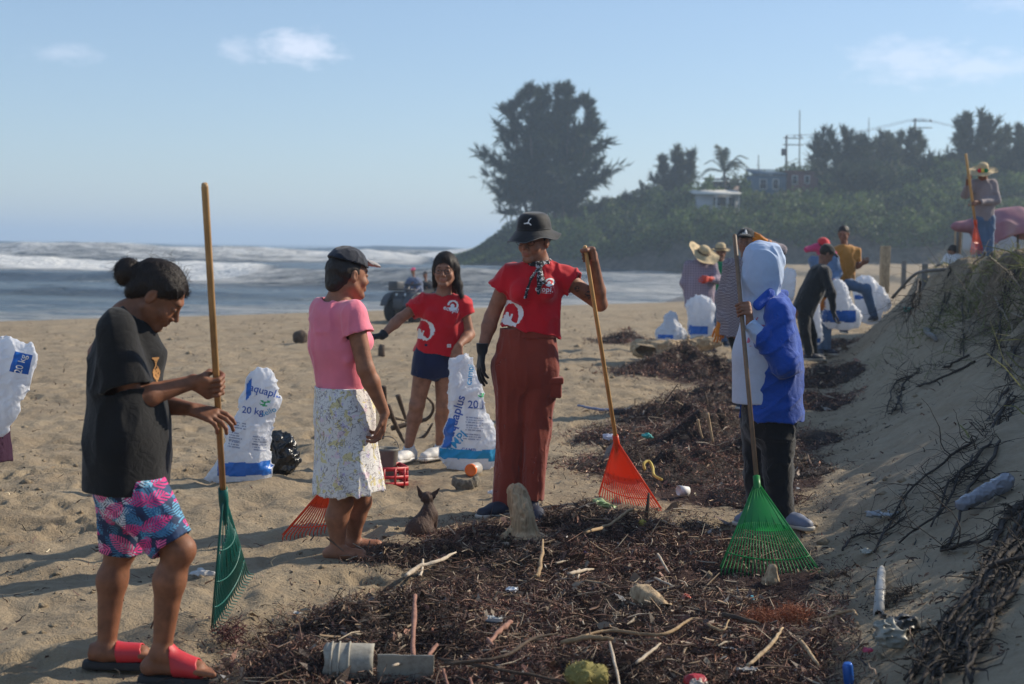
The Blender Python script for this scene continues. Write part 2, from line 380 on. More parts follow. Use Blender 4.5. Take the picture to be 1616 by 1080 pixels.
# wave trains run roughly parallel to the picture plane: distances measured along view depth
def wave_field(X, Y):
    """height above sea level and foam amount"""
    near = shore_d(X, Y)*-1
    yy = Y+6*vnoise2(X*.02, Y*.004, 101)+.05*X
    z = .16*fbm2(X*.10, Y*.28, 3, 102)+.06*fbm2(X*.5, Y*1.1, 3, 104)
    foam = np.zeros_like(X)
    for yc, hgt, wd, sd, fo in ((66, .55, 3.5, 1, .8), (86, 1.15, 4.0, 2, 1.1), (120, .9, 5, 3, .6), (152, .6, 6, 5, .25), (186, 1.7, 7, 4, 1.0), (222, 1.6, 9, 6, .9), (262, 2.0, 10, 7, .9), (330, 1.6, 14, 8, .4), (430, 1.6, 18, 9, .3)):
        ph = (yy-yc-5*vnoise2(X*.035, yc*.1+X*0, 110+sd))/wd
        am = hgt*(.45+.75*np.clip(vnoise2(X*.03+sd*7, X*0+sd, 120+sd)+.45+.25*vnoise2(X*.11+sd*3, X*0+sd, 140+sd), 0, 1.2))
        shape = np.exp(-np.where(ph < 0, (ph*2.2)**2, (ph*.9)**2))
        z = z+am*shape
        fo = fo*(.45+.95*sstep(-.45, .15, vnoise2(X*.018+yc, Y*0+yc, 160+sd)))
        brk = sstep(.25*hgt+.18, .6*hgt+.3, am)*fo*1.25
        fm = brk*np.exp(-np.where(ph < -.1, ((ph+.1)*.95)**2, (ph*3.2)**2))
        foam = np.maximum(foam, fm)
    # swash and foam streaks towards the beach
    sw = (1-sstep(2, 26, near))*.60
    st = np.clip(fbm2(X*.06+3, Y*.42, 4, 131)*1.9+.08, 0, 1)*(1-sstep(35, 120, near))*.55
    foam = np.maximum(foam, np.maximum(sw, st))
    patch = np.clip(fbm2(X*.05, Y*.06, 3, 133)*1.3-.2, 0, .3)*(1-sstep(150, 230, near)); foam = np.maximum(foam, patch)
    k = sstep(0, 14, near); z = z*k
    return z, np.clip(foam, 0, 1)
wz, wf = wave_field(SX.ravel(), SY.ravel())
wz = wz+.10*wf*fbm2(SX.ravel()*.9, SY.ravel()*.9, 3, 151)+ .3*np.clip(wf-.5, 0, 1)*vnoise2(SX.ravel()*.4, SY.ravel()*.5, 155)*(SY.ravel() > 120)
wz = wz-.02*(SY.ravel() < 3000)
m = NT('sea_water_material'); v = m.coord('Object')
fo = m.attr('foam', 'Fac')
fn = m.noise(m.coord('Object', (.22, 1.1, 1), (0, 0, .12)), 1.3, 8, .72, .5); fn2 = m.noise(m.coord('Object', (.12, .3, 1)), 1.2, 5, .65)
f = m.math('ADD', fo, m.math('ADD', m.math('MULTIPLY', m.math('SUBTRACT', fn, .5), 1.1), m.math('MULTIPLY', m.math('SUBTRACT', fn2, .5), .5)))
f = m.math('MULTIPLY', m.math('SUBTRACT', f, .47), 3.0, clamp=True)
deep = m.ramp(fn2, [(.3, (.040, .062, .092)), (.55, (.075, .095, .108)), (.7, (.125, .13, .105))])
m.set('Base Color', m.mix(f, deep, (.80, .80, .78))); m.set('Roughness', m.math('ADD', .22, m.math('MULTIPLY', f, .6))); m.set('Specular IOR Level', .35)
hh = m.math('ADD', m.noise(m.coord('Object', (.6, 1.3, 1)), 1.1, 6, .65), m.math('MULTIPLY', f, .25))
m.bump(hh, 1.0, .9)
me = mesh_np('sea_water', np.stack([SX.ravel(), SY.ravel(), -1.0+wz], 1), grid_faces(len(us), len(ts))[:, ::-1], True, {'foam': wf})
tag(link('sea_water', me, m.m), kind='structure')
# ================================================================== HEADLAND
HPX = np.array([700, 722, 745, 772, 800, 850, 900, 960, 1000, 1060, 1100, 1200, 1300, 1400, 1500, 1616, 1800, 2400])
HPY = np.array([404, 402, 396, 383, 372, 358, 352, 348, 336, 325, 318, 304, 292, 284, 276, 268, 262, 262])
HY = 188.0
hx = np.array([P(a, b, HY)[0] for a, b in zip(HPX, HPY)]); hz = np.array([P(a, b, HY)[2] for a, b in zip(HPX, HPY)])
def hill_z(X, Y):
    top = np.interp(X, hx, hz, left=-2.0)
    base = np.interp(X, [-12, 5, 17, 30, 60], [174, 160, 152, 138, 128])+3*vnoise2(np.asarray(X)*.1, np.asarray(X)*0, 201)
    t = np.clip((Y-base)/(HY-base), 0, 1.0)
    prof = .30*sstep(0, .12, t)+.70*(.35*t+.65*sstep(.1, 1, t))
    bz = np.where(X < 17, -1.3, -.1)
    back = 1-.6*sstep(HY+14, HY+60, Y)
    z = bz+(top-bz)*prof*back
    z = z+(.5*vnoise2(X*.22, Y*.22, 203)+.3*vnoise2(X*.6, Y*.6, 204))*sstep(.05, .3, t)*sstep(-8, 4, X)
    return np.where(Y < base, -2.5, z), t
hX = np.linspace(-12, 150, 420); hYs = np.linspace(124, 270, 240)
XX, YY = np.meshgrid(hX, hYs); zz, tt = hill_z(XX.ravel(), YY.ravel())
m = NT('headland_soil_material'); v = m.coord('Object')
n = m.noise(v, .35, 6, .65)
rk = m.attr('rock', 'Fac')
m.set('Base Color', m.mix(rk, m.ramp(n, [(.35, (.028, .04, .018)), (.6, (.055, .072, .03)), (.75, (.09, .08, .05))]), m.ramp(m.noise(v, 1.4, 6), [(.3, (.06, .05, .04)), (.7, (.17, .14, .11))])))
m.set('Roughness', .95); m.bump(m.noise(v, 2.2, 6, .7), 1, .5)
me = mesh_np('headland_hill', np.stack([XX.ravel(), YY.ravel(), zz], 1), grid_faces(len(hYs), len(hX)), True, {'rock': (1-sstep(.05, .15, tt+.05*vnoise2(XX.ravel()*.4, YY.ravel()*.4, 208)))})
tag(link('headland_hill', me, m.m), kind='structure')
# leaf scatter used by all far vegetation
def leaf_tris(C, size, normal_bias=None, aspect=1.6, seed=1, along=None, wid=1.0):
    r = np.random.default_rng(seed); n = len(C)
    a = r.normal(size=(n, 3))*(1 if along is None else .28)+(0 if along is None else along); a /= np.linalg.norm(a, axis=1)[:, None]
    b = r.normal(size=(n, 3)); b -= a*(a*b).sum(1)[:, None]; b /= np.linalg.norm(b, axis=1)[:, None]
    s = (np.asarray(size)*r.uniform(.6, 1.4, n))[:, None]
    b = b*wid; V = np.stack([C-a*s*aspect*.5-b*s*.25, C-a*s*aspect*.3+b*s*.4, C+a*s*aspect*.6, C-a*s*.1-b*s*.45], 1)
    F = np.arange(n*4).reshape(n, 4)
    return V.reshape(-1, 3), F
def mat_leaf(name, c1, c2, trans=.35, scale=.5):
    m = NT(name); v = m.coord('Object'); g = m.N('ShaderNodeNewGeometry')
    n = m.noise(v, scale, 4); q = m.math('ADD', m.math('MULTIPLY', n, .7), m.math('MULTIPLY', g.outputs['Random Per Island'], .3))
    c = m.ramp(q, [(.3, c1), (.7, c2)]); m.set('Base Color', c); m.set('Roughness', .65); m.set('Specular IOR Level', .3)
    tr = m.N('ShaderNodeBsdfTranslucent'); m.L(c, tr.inputs[0]); mx = m.N('ShaderNodeMixShader'); mx.inputs[0].default_value = trans
    m.L(m.b.outputs[0], mx.inputs[1]); m.L(tr.outputs[0], mx.inputs[2]); m.L(mx.outputs[0], m.out.inputs[0])
    return m.m
UNDER = mat_leaf('undergrowth_leaf_material', (.014, .026, .010), (.13, .19, .05), scale=.13)
CASU = mat_leaf('casuarina_needle_material', (.014, .024, .014), (.055, .080, .038), .25, .4)
CASU2 = mat_leaf('pale_casuarina_needle_material', (.035, .045, .026), (.11, .125, .07), .35, .4)
PALM = mat_leaf('palm_frond_material', (.03, .04, .022), (.075, .09, .045), .3, .4)
BARK = mat_basic('bark_material', (.10, .08, .065), .9, .4, 6, .6, .02, 25)
n = 240000
bx = rng.uniform(-9, 100, n*2); by = rng.uniform(128, 200, n*2); bz, bt = hill_z(bx, by)
keep = (bt > .07)&(rng.uniform(size=n*2) < np.clip(1.2-bt*.5, 0, 1)); bx, by, bz = bx[keep][:n], by[keep][:n], bz[keep][:n]
cell = vnoise2(bx*.33, by*.33, 211)*.5+.5; cell2 = vnoise2(bx*.9, by*.9, 212)*.5+.5
hh = (cell**1.6*3.4+cell2**2*1.3)*sstep(-8, 6, bx)
HR = [(1096, 300, 1172, 335, 170), (1186, 268, 1246, 312, 176), (1240, 266, 1296, 308, 177), (1126, 282, 1170, 305, 188), (1394, 318, 1455, 338, 170), (1574, 304, 1640, 332, 168)]
lp = np.stack([bx, by, bz+hh*.8], 1)-CAM; lf = lp@_F; lpx = 808+F_PX*(lp@CR)/lf; lpy = 540-F_PX*(lp@CU)/lf; drop = np.zeros(len(bx), bool)
for a_, b_, c_, d_, e_ in HR: drop |= (lpx > a_)&(lpx < c_)&(lpy > b_)&(lpy < d_-4)&(by < e_+1)
hh = np.where(drop, .15, hh)
V, F = leaf_tris(np.stack([bx, by, bz+hh*rng.uniform(.45, 1.05, len(bx))-.1], 1), .27, seed=3)
tag(link('undergrowth', mesh_np('undergrowth', V, F, False), UNDER), 'dense green bushes and scrub covering the headland', 'undergrowth', kind='stuff')
# ---- casuarina trees
def casuarina(base, height, width, trunks, lean, dens, label, group=None, seed=0, droop=.12, blob=None, size=.30, low=.16):
    r = np.random.default_rng(seed)
    t = empty('casuarina_tree', base, label, 'tree', group)
    base = np.asarray(base, float); C = []; tops = []; br = MB()
    Dl = []
    for k in range(trunks):
        ox = (k-(trunks-1)/2)*width*.085+r.uniform(-.2, .2); oy = r.uniform(-1, 1)*width*.08
        hh = height*(1-.16*abs(k-(trunks-1)/2)/max(1, trunks/2)+r.uniform(-.07, .03))
        tip = base+np.array([ox*1.7+lean*hh+r.uniform(-.3, .3), oy*1.5, hh]); root = base+np.array([ox, oy, -.4])
        mid = (root+tip)/2+np.array([ox*.15, 0, 0]); pts = curve_pts([root, mid, tip], 12)
        br.tube(pts, np.linspace(height*.015, height*.003, 12), 7)
        nb = int(24*dens)
        for i in range(nb):
            f = low+(1-low)*(i+r.uniform())/nb; p0 = pts[min(11, int(f*11.9))]
            L = width*.46*(1-f*.72)*r.uniform(.35, 1.22)*min(1, .45+2.2*f)
            az = r.uniform(0, 2*math.pi)
            if blob is not None: L *= blob(f, az)
            elif width < 14: L *= r.uniform(.55, 1.1)
            el = r.uniform(-.12, .35)+.85*f*f+(.22 if blob is None else 0)
            d = np.array([math.cos(az)*math.cos(el), math.sin(az)*math.cos(el), math.sin(el)])
            q = curve_pts([p0, p0+d*L*.5-np.array([0, 0, .02*L]), p0+d*L+np.array([0, 0, L*.12])], 7); br.tube(q, np.linspace(height*.004, .01, 7), 4, False)
            ns = int(20*dens+8)
            for j in range(ns):
                u_ = r.uniform(.12, 1.0)**.75; s0 = q[int(u_*6)]
                sd = nrm(d*.75+r.normal(size=3)*.55+np.array([0, 0, .28])); sl_ = (.20*L+.45)*r.uniform(.5, 1.3)
                tt_ = r.uniform(0, 1, 9)
                c = s0+sd*(tt_*sl_)[:, None]+r.normal(size=(9, 3))*(.03+.03*L**.5)*(1.1-u_*.6)
                C.append(c); Dl.append(np.tile(sd, (9, 1)))
    br.build('trunk', BARK, t)
    C = np.concatenate(C)
    V, F = leaf_tris(C, size, aspect=4.4, wid=.5, seed=seed, along=np.concatenate(Dl))
    link('crown', mesh_np('crown', V, F, False), CASU if width > 11 else CASU2, t)
    return t
b = P(868, 352, 184); bz = float(hill_z(np.array([b[0]]), np.array([184.0]))[0][0])
casuarina((b[0], 184, bz), 18.6, 12.2, 6, -.035, 1.55, 'huge dark multi-trunked casuarina tree standing alone on the headland tip', seed=5, size=.25,
          low=.20, blob=lambda f, az: (1.0+.45*max(0, -math.cos(az))*(1-f))*(1.25 if f < .75 else .9))
for i, (px, ytop, ybase, wpx, dep, lab) in enumerate([
    (1066, 245, 325, 62, 190, 'thin ragged casuarina tree between the two palms on the hill'),
    (1325, 218, 325, 95, 178, 'broad casuarina tree just right of the radio mast on the hill'),
    (1375, 222, 330, 80, 186, 'casuarina tree left of the middle power pole, joined into the hilltop grove'),
    (1408, 206, 320, 45, 192, 'tall narrow casuarina tree in front of the middle power pole'),
    (1440, 210, 320, 50, 180, 'narrow casuarina tree right behind the middle power pole'),
    (1490, 262, 335, 90, 174, 'low spreading tree in the gap left of the shovelling woman'),
    (1532, 190, 320, 78, 176, 'tallest casuarina tree above the woman in the flowered straw hat'),
    (1575, 205, 320, 40, 184, 'slim casuarina tree left of the right-hand power pole'),
    (1612, 200, 320, 45, 178, 'casuarina tree cut by the right edge of the view'),
    (1300, 285, 330, 50, 180, 'low rounded tree in front of the red roofed house'),
    (1180, 306, 335, 40, 182, 'small bushy tree between the white shack and the blue house'),
    (1350, 282, 345, 110, 168, 'wide low tree on the slope under the hilltop grove'),
    (1640, 235, 330, 110, 172, 'wide tree beyond the right edge of the dune')]):
    top = P(px, ytop, dep); bb = P(px, ybase, dep); zb = min(float(hill_z(np.array([bb[0]]), np.array([float(dep)]))[0][0]), top[2]-2)
    casuarina((bb[0], dep, zb), top[2]-zb, wpx*pxm(dep)*1.5, 2 if wpx < 60 else 4, 0.0, (.78 if wpx > 60 else .68), lab, 'casuarina trees on the hilltop', seed=20+i, size=.21)
# small hardy shrubs beside the big tree
for i, (px, y, w_) in enumerate([(925, 352, 30), (990, 335, 40), (960, 342, 25)]):
    p = P(px, y, 186); casuarina((p[0], 186, p[2]-1.6), 3.2, w_*pxm(186)*1.4, 2, 0, .5, ['small wispy tree just right of the huge casuarina', 'round shrub at the foot of the left palm', 'small shrub on the hill crest right of the huge casuarina'][i], seed=60+i)
# ---- palms
def palm(base, height, frond, nf, label, seed=0, shrunk=1.0):
    r = np.random.default_rng(seed); t = empty('palm_tree', base, label, 'palm tree', 'palm trees on the hill'); base = np.asarray(base, float)
    top = base+np.array([.25, 0, height]); m = MB(); m.tube(curve_pts([base+np.array([0, 0, -.5]), (base+top)/2+np.array([.15, 0, 0]), top], 8), np.linspace(.22, .16, 8), 8); m.build('trunk', BARK, t)
    for k in range(nf):
        az = 2*math.pi*k/nf*2.4+r.uniform(-.3, .3); el = r.uniform(-.2, 1.35); L = frond*r.uniform(.8, 1.1)
        d = np.array([math.cos(az)*math.cos(el), math.sin(az)*math.cos(el), math.sin(el)])
        q = curve_pts([top, top+d*L*.55+np.array([0, 0, .12*L]), top+d*L-np.array([0, 0, .34*L*math.cos(el)])], 14)
        f = MB(); f.tube(q, np.linspace(.04, .01, 14), 4, False)
        for i in range(1, 14):
            tan = nrm(q[i]-q[i-1]); sd = nrm(np.cross(tan, (0, 0, 1)))
            for s in (-1, 1):
                for j in range(2):
                    p0 = q[i]-tan*(j*.5)*L/14; ll = L*.26*math.sin(math.pi*(.15+.8*i/14))
                    e = p0+(sd*s*.75+tan*.55+np.array([0, 0, -.35]))*ll; f.add([p0-tan*.05, p0+tan*.05, e], T=[[0, 1, 2]])
        f.build('frond', PALM, t, False)
for px, ytop, ybase, w_, dep, nf, lab in [(1010, 286, 322, 42, 186, 14, 'small leftmost palm tree on the hill slope'), (1140, 232, 302, 78, 184, 24, 'large windblown palm tree over the pale shack'), (1228, 300, 330, 40, 168, 12, 'low palm in front of the blue house wall')]:
    top = P(px, (ytop+ybase)/2+4, dep); zb = float(hill_z(np.array([top[0]]), np.array([float(dep)]))[0][0])
    palm((top[0], dep, min(zb, top[2]-1)), top[2]-min(zb, top[2]-1), w_*pxm(dep)*.62, nf, lab, seed=px)
# ---- houses on the hill
def hmat(n, c): return mat_basic(n, c, .85, .12, .8, .2, .02, 6)
W_PALE = hmat('pale_wall_material', (.42, .43, .46)); W_BLUE = hmat('blue_wall_material', (.075, .125, .17)); W_RED = hmat('red_wall_material', (.17, .06, .055)); W_PINK = hmat('pinkish_wall_material', (.42, .33, .32))
ROOF = hmat('pale_roof_material', (.55, .54, .50)); RDARK = hmat('dark_roof_material', (.07, .065, .06)); WDARK = mat_basic('dark_window_glass_material', (.02, .022, .03), .15, .1, 2, 0); BROWN = hmat('brown_wall_material', (.28, .15, .09))
def rect(px0, py0, px1, py1, dep):
    a = P(px0, py0, dep); b = P(px1, py1, dep); return min(a[0], b[0]), max(a[0], b[0]), min(a[2], b[2]), max(a[2], b[2])
def house(px0, py0, px1, py1, dep, depth, wall, roofm, label, windows=(), slope=.5, over=.35, wing=None, porch=None):
    x0, x1, z0, z1 = rect(px0, py0, px1, py1, dep); z0 -= 1.2
    t = empty('house', ((x0+x1)/2, dep+depth/2, z0), label, 'house', 'houses on the headland hill')
    m = MB(); m.box(((x0+x1)/2, dep+depth/2, (z0+z1)/2), ((x1-x0)/2, depth/2, (z1-z0)/2)); m.build('wall', wall, t, False)
    r_ = MB(); a = x0-over; b = x1+over; y0 = dep-over*2; y1 = dep+depth+over
    zs = [z1+.02, z1+.02, z1+slope, z1+slope]
    V = [(a, y0, zs[0]), (b, y0, zs[0]), (b, y1, zs[2]), (a, y1, zs[2])]; V += [(x, y, z+.16) for x, y, z in V]
    r_.add(V, [[0, 3, 2, 1], [4, 5, 6, 7], [0, 1, 5, 4], [1, 2, 6, 5], [2, 3, 7, 6], [3, 0, 4, 7]]); r_.build('roof', roofm, t, False)
    for (u0, u1, v0, v1, kind) in windows:
        wx0 = x0+(x1-x0)*u0; wx1 = x0+(x1-x0)*u1; wz0 = z0+1.2+(z1-z0-1.2)*v0; wz1 = z0+1.2+(z1-z0-1.2)*v1
        fm = MB()
        for cx, cz, hx_, hz_ in (((wx0+wx1)/2, wz1+.05, (wx1-wx0)/2+.1, .05), ((wx0+wx1)/2, wz0-.05, (wx1-wx0)/2+.1, .05), (wx0-.05, (wz0+wz1)/2, .05, (wz1-wz0)/2), (wx1+.05, (wz0+wz1)/2, .05, (wz1-wz0)/2)):
            fm.box((cx, dep-.04, cz), (hx_, .05, hz_))
        fo = fm.build('door' if kind == 'door' else 'window', ROOF, t, False)
        pm = MB(); pm.box(((wx0+wx1)/2, dep-.01, (wz0+wz1)/2), ((wx1-wx0)/2, .015, (wz1-wz0)/2)); pm.build('pane' if kind != 'door' else 'leaf', WDARK, fo, False)
    if porch:
        pa, pb = porch
        for u in (pa, (pa+pb)/2, pb):
            pm = MB(); pm.box((x0+(x1-x0)*u, y0+.15, (z0+z1)/2), (.07, .07, (z1-z0)/2)); pm.build('post', ROOF, t, False)
    return t
house(1100, 308, 1164, 331, 170, 5, W_PALE, ROOF, 'pale shack with a light lean-to roof below the large palm', [(.40, .70, .25, .85, 'window'), (.78, .92, .05, .85, 'door')], .7, .5, porch=(.45, 1.0))
house(1128, 286, 1166, 303, 190, 5, W_PINK, RDARK, 'small pinkish house with a dark roof behind the large palm', [(.15, .35, .3, .8, 'window'), (.55, .72, .3, .8, 'window')], .5, .9)
house(1190, 276, 1240, 308, 176, 6, W_BLUE, W_BLUE, 'blue house at the left end of the hilltop pair', [(.2, .38, .3, .75, 'window'), (.6, .75, .3, .75, 'window')], .9, .1)
house(1241, 272, 1290, 303, 177, 6, W_RED, W_RED, 'red house beside the blue one behind the thin mast', [(.60, .72, .45, .8, 'window'), (.2, .34, .4, .8, 'window')], .3, .1)
house(1396, 322, 1450, 334, 170, 4, BROWN, ROOF, 'low brown house half hidden by scrub below the grove', [(.3, .45, .2, .7, 'window'), (.6, .75, .2, .7, 'window')], .4, .4)
house(1576, 308, 1640, 330, 168, 4, BROWN, ROOF, 'low brown house behind the shovelling woman', [(.1, .25, .2, .7, 'window'), (.45, .6, .2, .7, 'window')], .4, .3)
# ---- poles and masts
POLE = mat_basic('weathered_pole_material', (.16, .15, .14), .85, .2, 3, .2)
def power_pole(px, ytop, ybase, dep, label, arm=2.2, side=1):
    a = P(px, ybase, dep); b = P(px, ytop, dep); t = empty('power_pole', a, label, 'power pole', 'power poles on the hill')
    m = MB(); m.tube([a-np.array([0, 0, 2]), b], [.17, .12], 8); m.build('pole', POLE, t)
    for dz in (.35, 1.2):
        m = MB(); m.box((b[0]+side*arm*.42, b[1], b[2]-dz), (arm*.6, .07, .06)); m.build('crossarm', POLE, t, False)
    for k in range(3):
        m = MB(); m.lathe((b[0]+side*(arm*.9-k*arm*.42), b[1], b[2]-.30), (0, 0, 1), [(.03, 0), (.09, .04), (.05, .12), (.09, .16), (.03, .28), (0, .29)], 8); m.build('insulator', W_PALE, t)
    m = MB(); m.lathe((b[0]-side*.35, b[1], b[2]-2.6), (0, 0, 1), [(0, 0), (.25, 0), (.27, .1), (.27, .8), (.2, .9), (0, .92)], 12); m.build('transformer', POLE, t)
    return b
pa = power_pole(1241, 214, 282, 186, 'left power pole with cross-arms above the blue house')
pb = power_pole(1444, 187, 280, 186, 'middle power pole with cross-arms over the hilltop grove')
pc = power_pole(1586, 198, 280, 186, 'right power pole with cross-arms near the edge of the view')
wires = []
for k, (a, b) in enumerate(((pa, pb), (pb, pc))):
    m = MB()
    for j in range(2):
        q0 = a+np.array([.9-j*.9, 0, 0]); q1 = b+np.array([.9-j*.9, 0, 0]); m.tube(curve_pts([q0, (q0+q1)/2-np.array([0, 0, .7]), q1], 14), .022, 4, False)
    tag(m.build('power_line', POLE), ['power lines sagging between the left and middle poles', 'power lines sagging between the middle and right poles'][k], 'power line')
for px, yt, yb, lab, rr in ((1262, 174, 275, 'tall thin radio mast above the red house', .07), (1371, 186, 240, 'faint thin mast rising out of the hilltop grove', .05), (1197, 245, 285, 'short thin pole at the corner of the blue house', .06)):
    a = P(px, yb, 190); b = P(px, yt, 190); t = empty('radio_mast', a, lab, 'mast'); m = MB(); m.tube([a-np.array([0, 0, 1.5]), b], [rr*1.4, rr], 6); m.build('pole', POLE, t)
    m = MB()
    q = a+(b-a)*.6; m.tube([q-np.array([.25, 0, 0]), q+np.array([.25, 0, 0])], .03, 4)
    m.build('antenna_bracket', POLE, t)
# ================================================================== HAZE
m = bpy.data.materials.new('haze_material'); m.use_nodes = True; m.node_tree.nodes.clear()
o_ = m.node_tree.nodes.new('ShaderNodeOutputMaterial'); pv = m.node_tree.nodes.new('ShaderNodeVolumePrincipled')
pv.inputs['Color'].default_value = (.60, .76, .95, 1); pv.inputs['Density'].default_value = .0009; pv.inputs['Anisotropy'].default_value = .2
m.node_tree.links.new(pv.outputs[0], o_.inputs['Volume'])
hz_ = MB(); hz_.box((500, 2950, 14.25), (6200, 3050, 17.75)); ho = hz_.build('haze', m, None, False); tag(ho, kind='stuff')
# ================================================================== SIGNED DISTANCE MODELLING
def smin(a, b, k):
    if k <= 0: return np.minimum(a, b)
    h = np.clip(k-np.abs(a-b), 0, None)/k; return np.minimum(a, b)-h*h*k*.25
def smax(a, b, k): return -smin(-a, -b, k)
def A3(v): return np.asarray(v, np.float32)
def S_ball(c, r):
    c = A3(c); return lambda p: np.sqrt(((p-c)**2).sum(-1))-r
def S_ell(c, r, R=None):
    """ellipsoid, R columns = local axes in world"""
    c = A3(c); r = A3(r); R = None if R is None else A3(R)
    def f(p):
        q = p-c
        if R is not None: q = q@R
        a = np.sqrt(((q/r)**2).sum(-1)); b = np.sqrt(((q/(r*r))**2).sum(-1))+1e-6
        return a*(a-1)/b
    return f
def S_cone(a, b, ra, rb, flat=None, cap=(0, 0), ext=(0, 0)):
    """tapered capsule; flat=(dir, s): thickness along dir multiplied by s; cap=(1,1): flat ends"""
    a = A3(a); b = A3(b); ab = b-a; L2 = float(ab@ab)+1e-9; L = L2**.5; n = ab/L
    fd = None if flat is None else (A3(nrm(flat[0])), float(flat[1]))
    if fd is not None:                      # make flatten axis perpendicular to the bone
        d = fd[0]-n*float(fd[0]@n); fd = (A3(nrm(d)), fd[1])
    t0 = -ext[0]/L; t1 = 1+ext[1]/L
    if cap[0]: t0 -= .5/L
    if cap[1]: t1 += .5/L
    def f(p):
        q = p-a; t = (q@n)/L; tc = np.clip(t, t0, t1); r = ra+(rb-ra)*np.clip(tc, -.2-ext[0]/L, 1.2+ext[1]/L)
        v = q-(tc*L)[..., None]*n
        if fd is not None:
            s = (v@fd[0]); v = v+(s*(1/fd[1]-1))[..., None]*fd[0]
        d = np.sqrt((v**2).sum(-1))-r
        if fd is not None: d = d*(.5+.5*fd[1])
        if cap[0]: d = np.maximum(d, (-t*L))
        if cap[1]: d = np.maximum(d, (t-1)*L)
        return d
    return f
def S_box(c, half, R=None, rd=.005):
    c = A3(c); half = A3(half); R = None if R is None else A3(R)
    def f(p):
        q = p-c
        if R is not None: q = q@R
        q = np.abs(q)-(half-rd)
        return np.sqrt((np.clip(q, 0, None)**2).sum(-1))+np.minimum(q.max(-1), 0)-rd
    return f
def S_plane(p0, n):
    p0 = A3(p0); n = A3(nrm(n)); return lambda p: (p-p0)@n
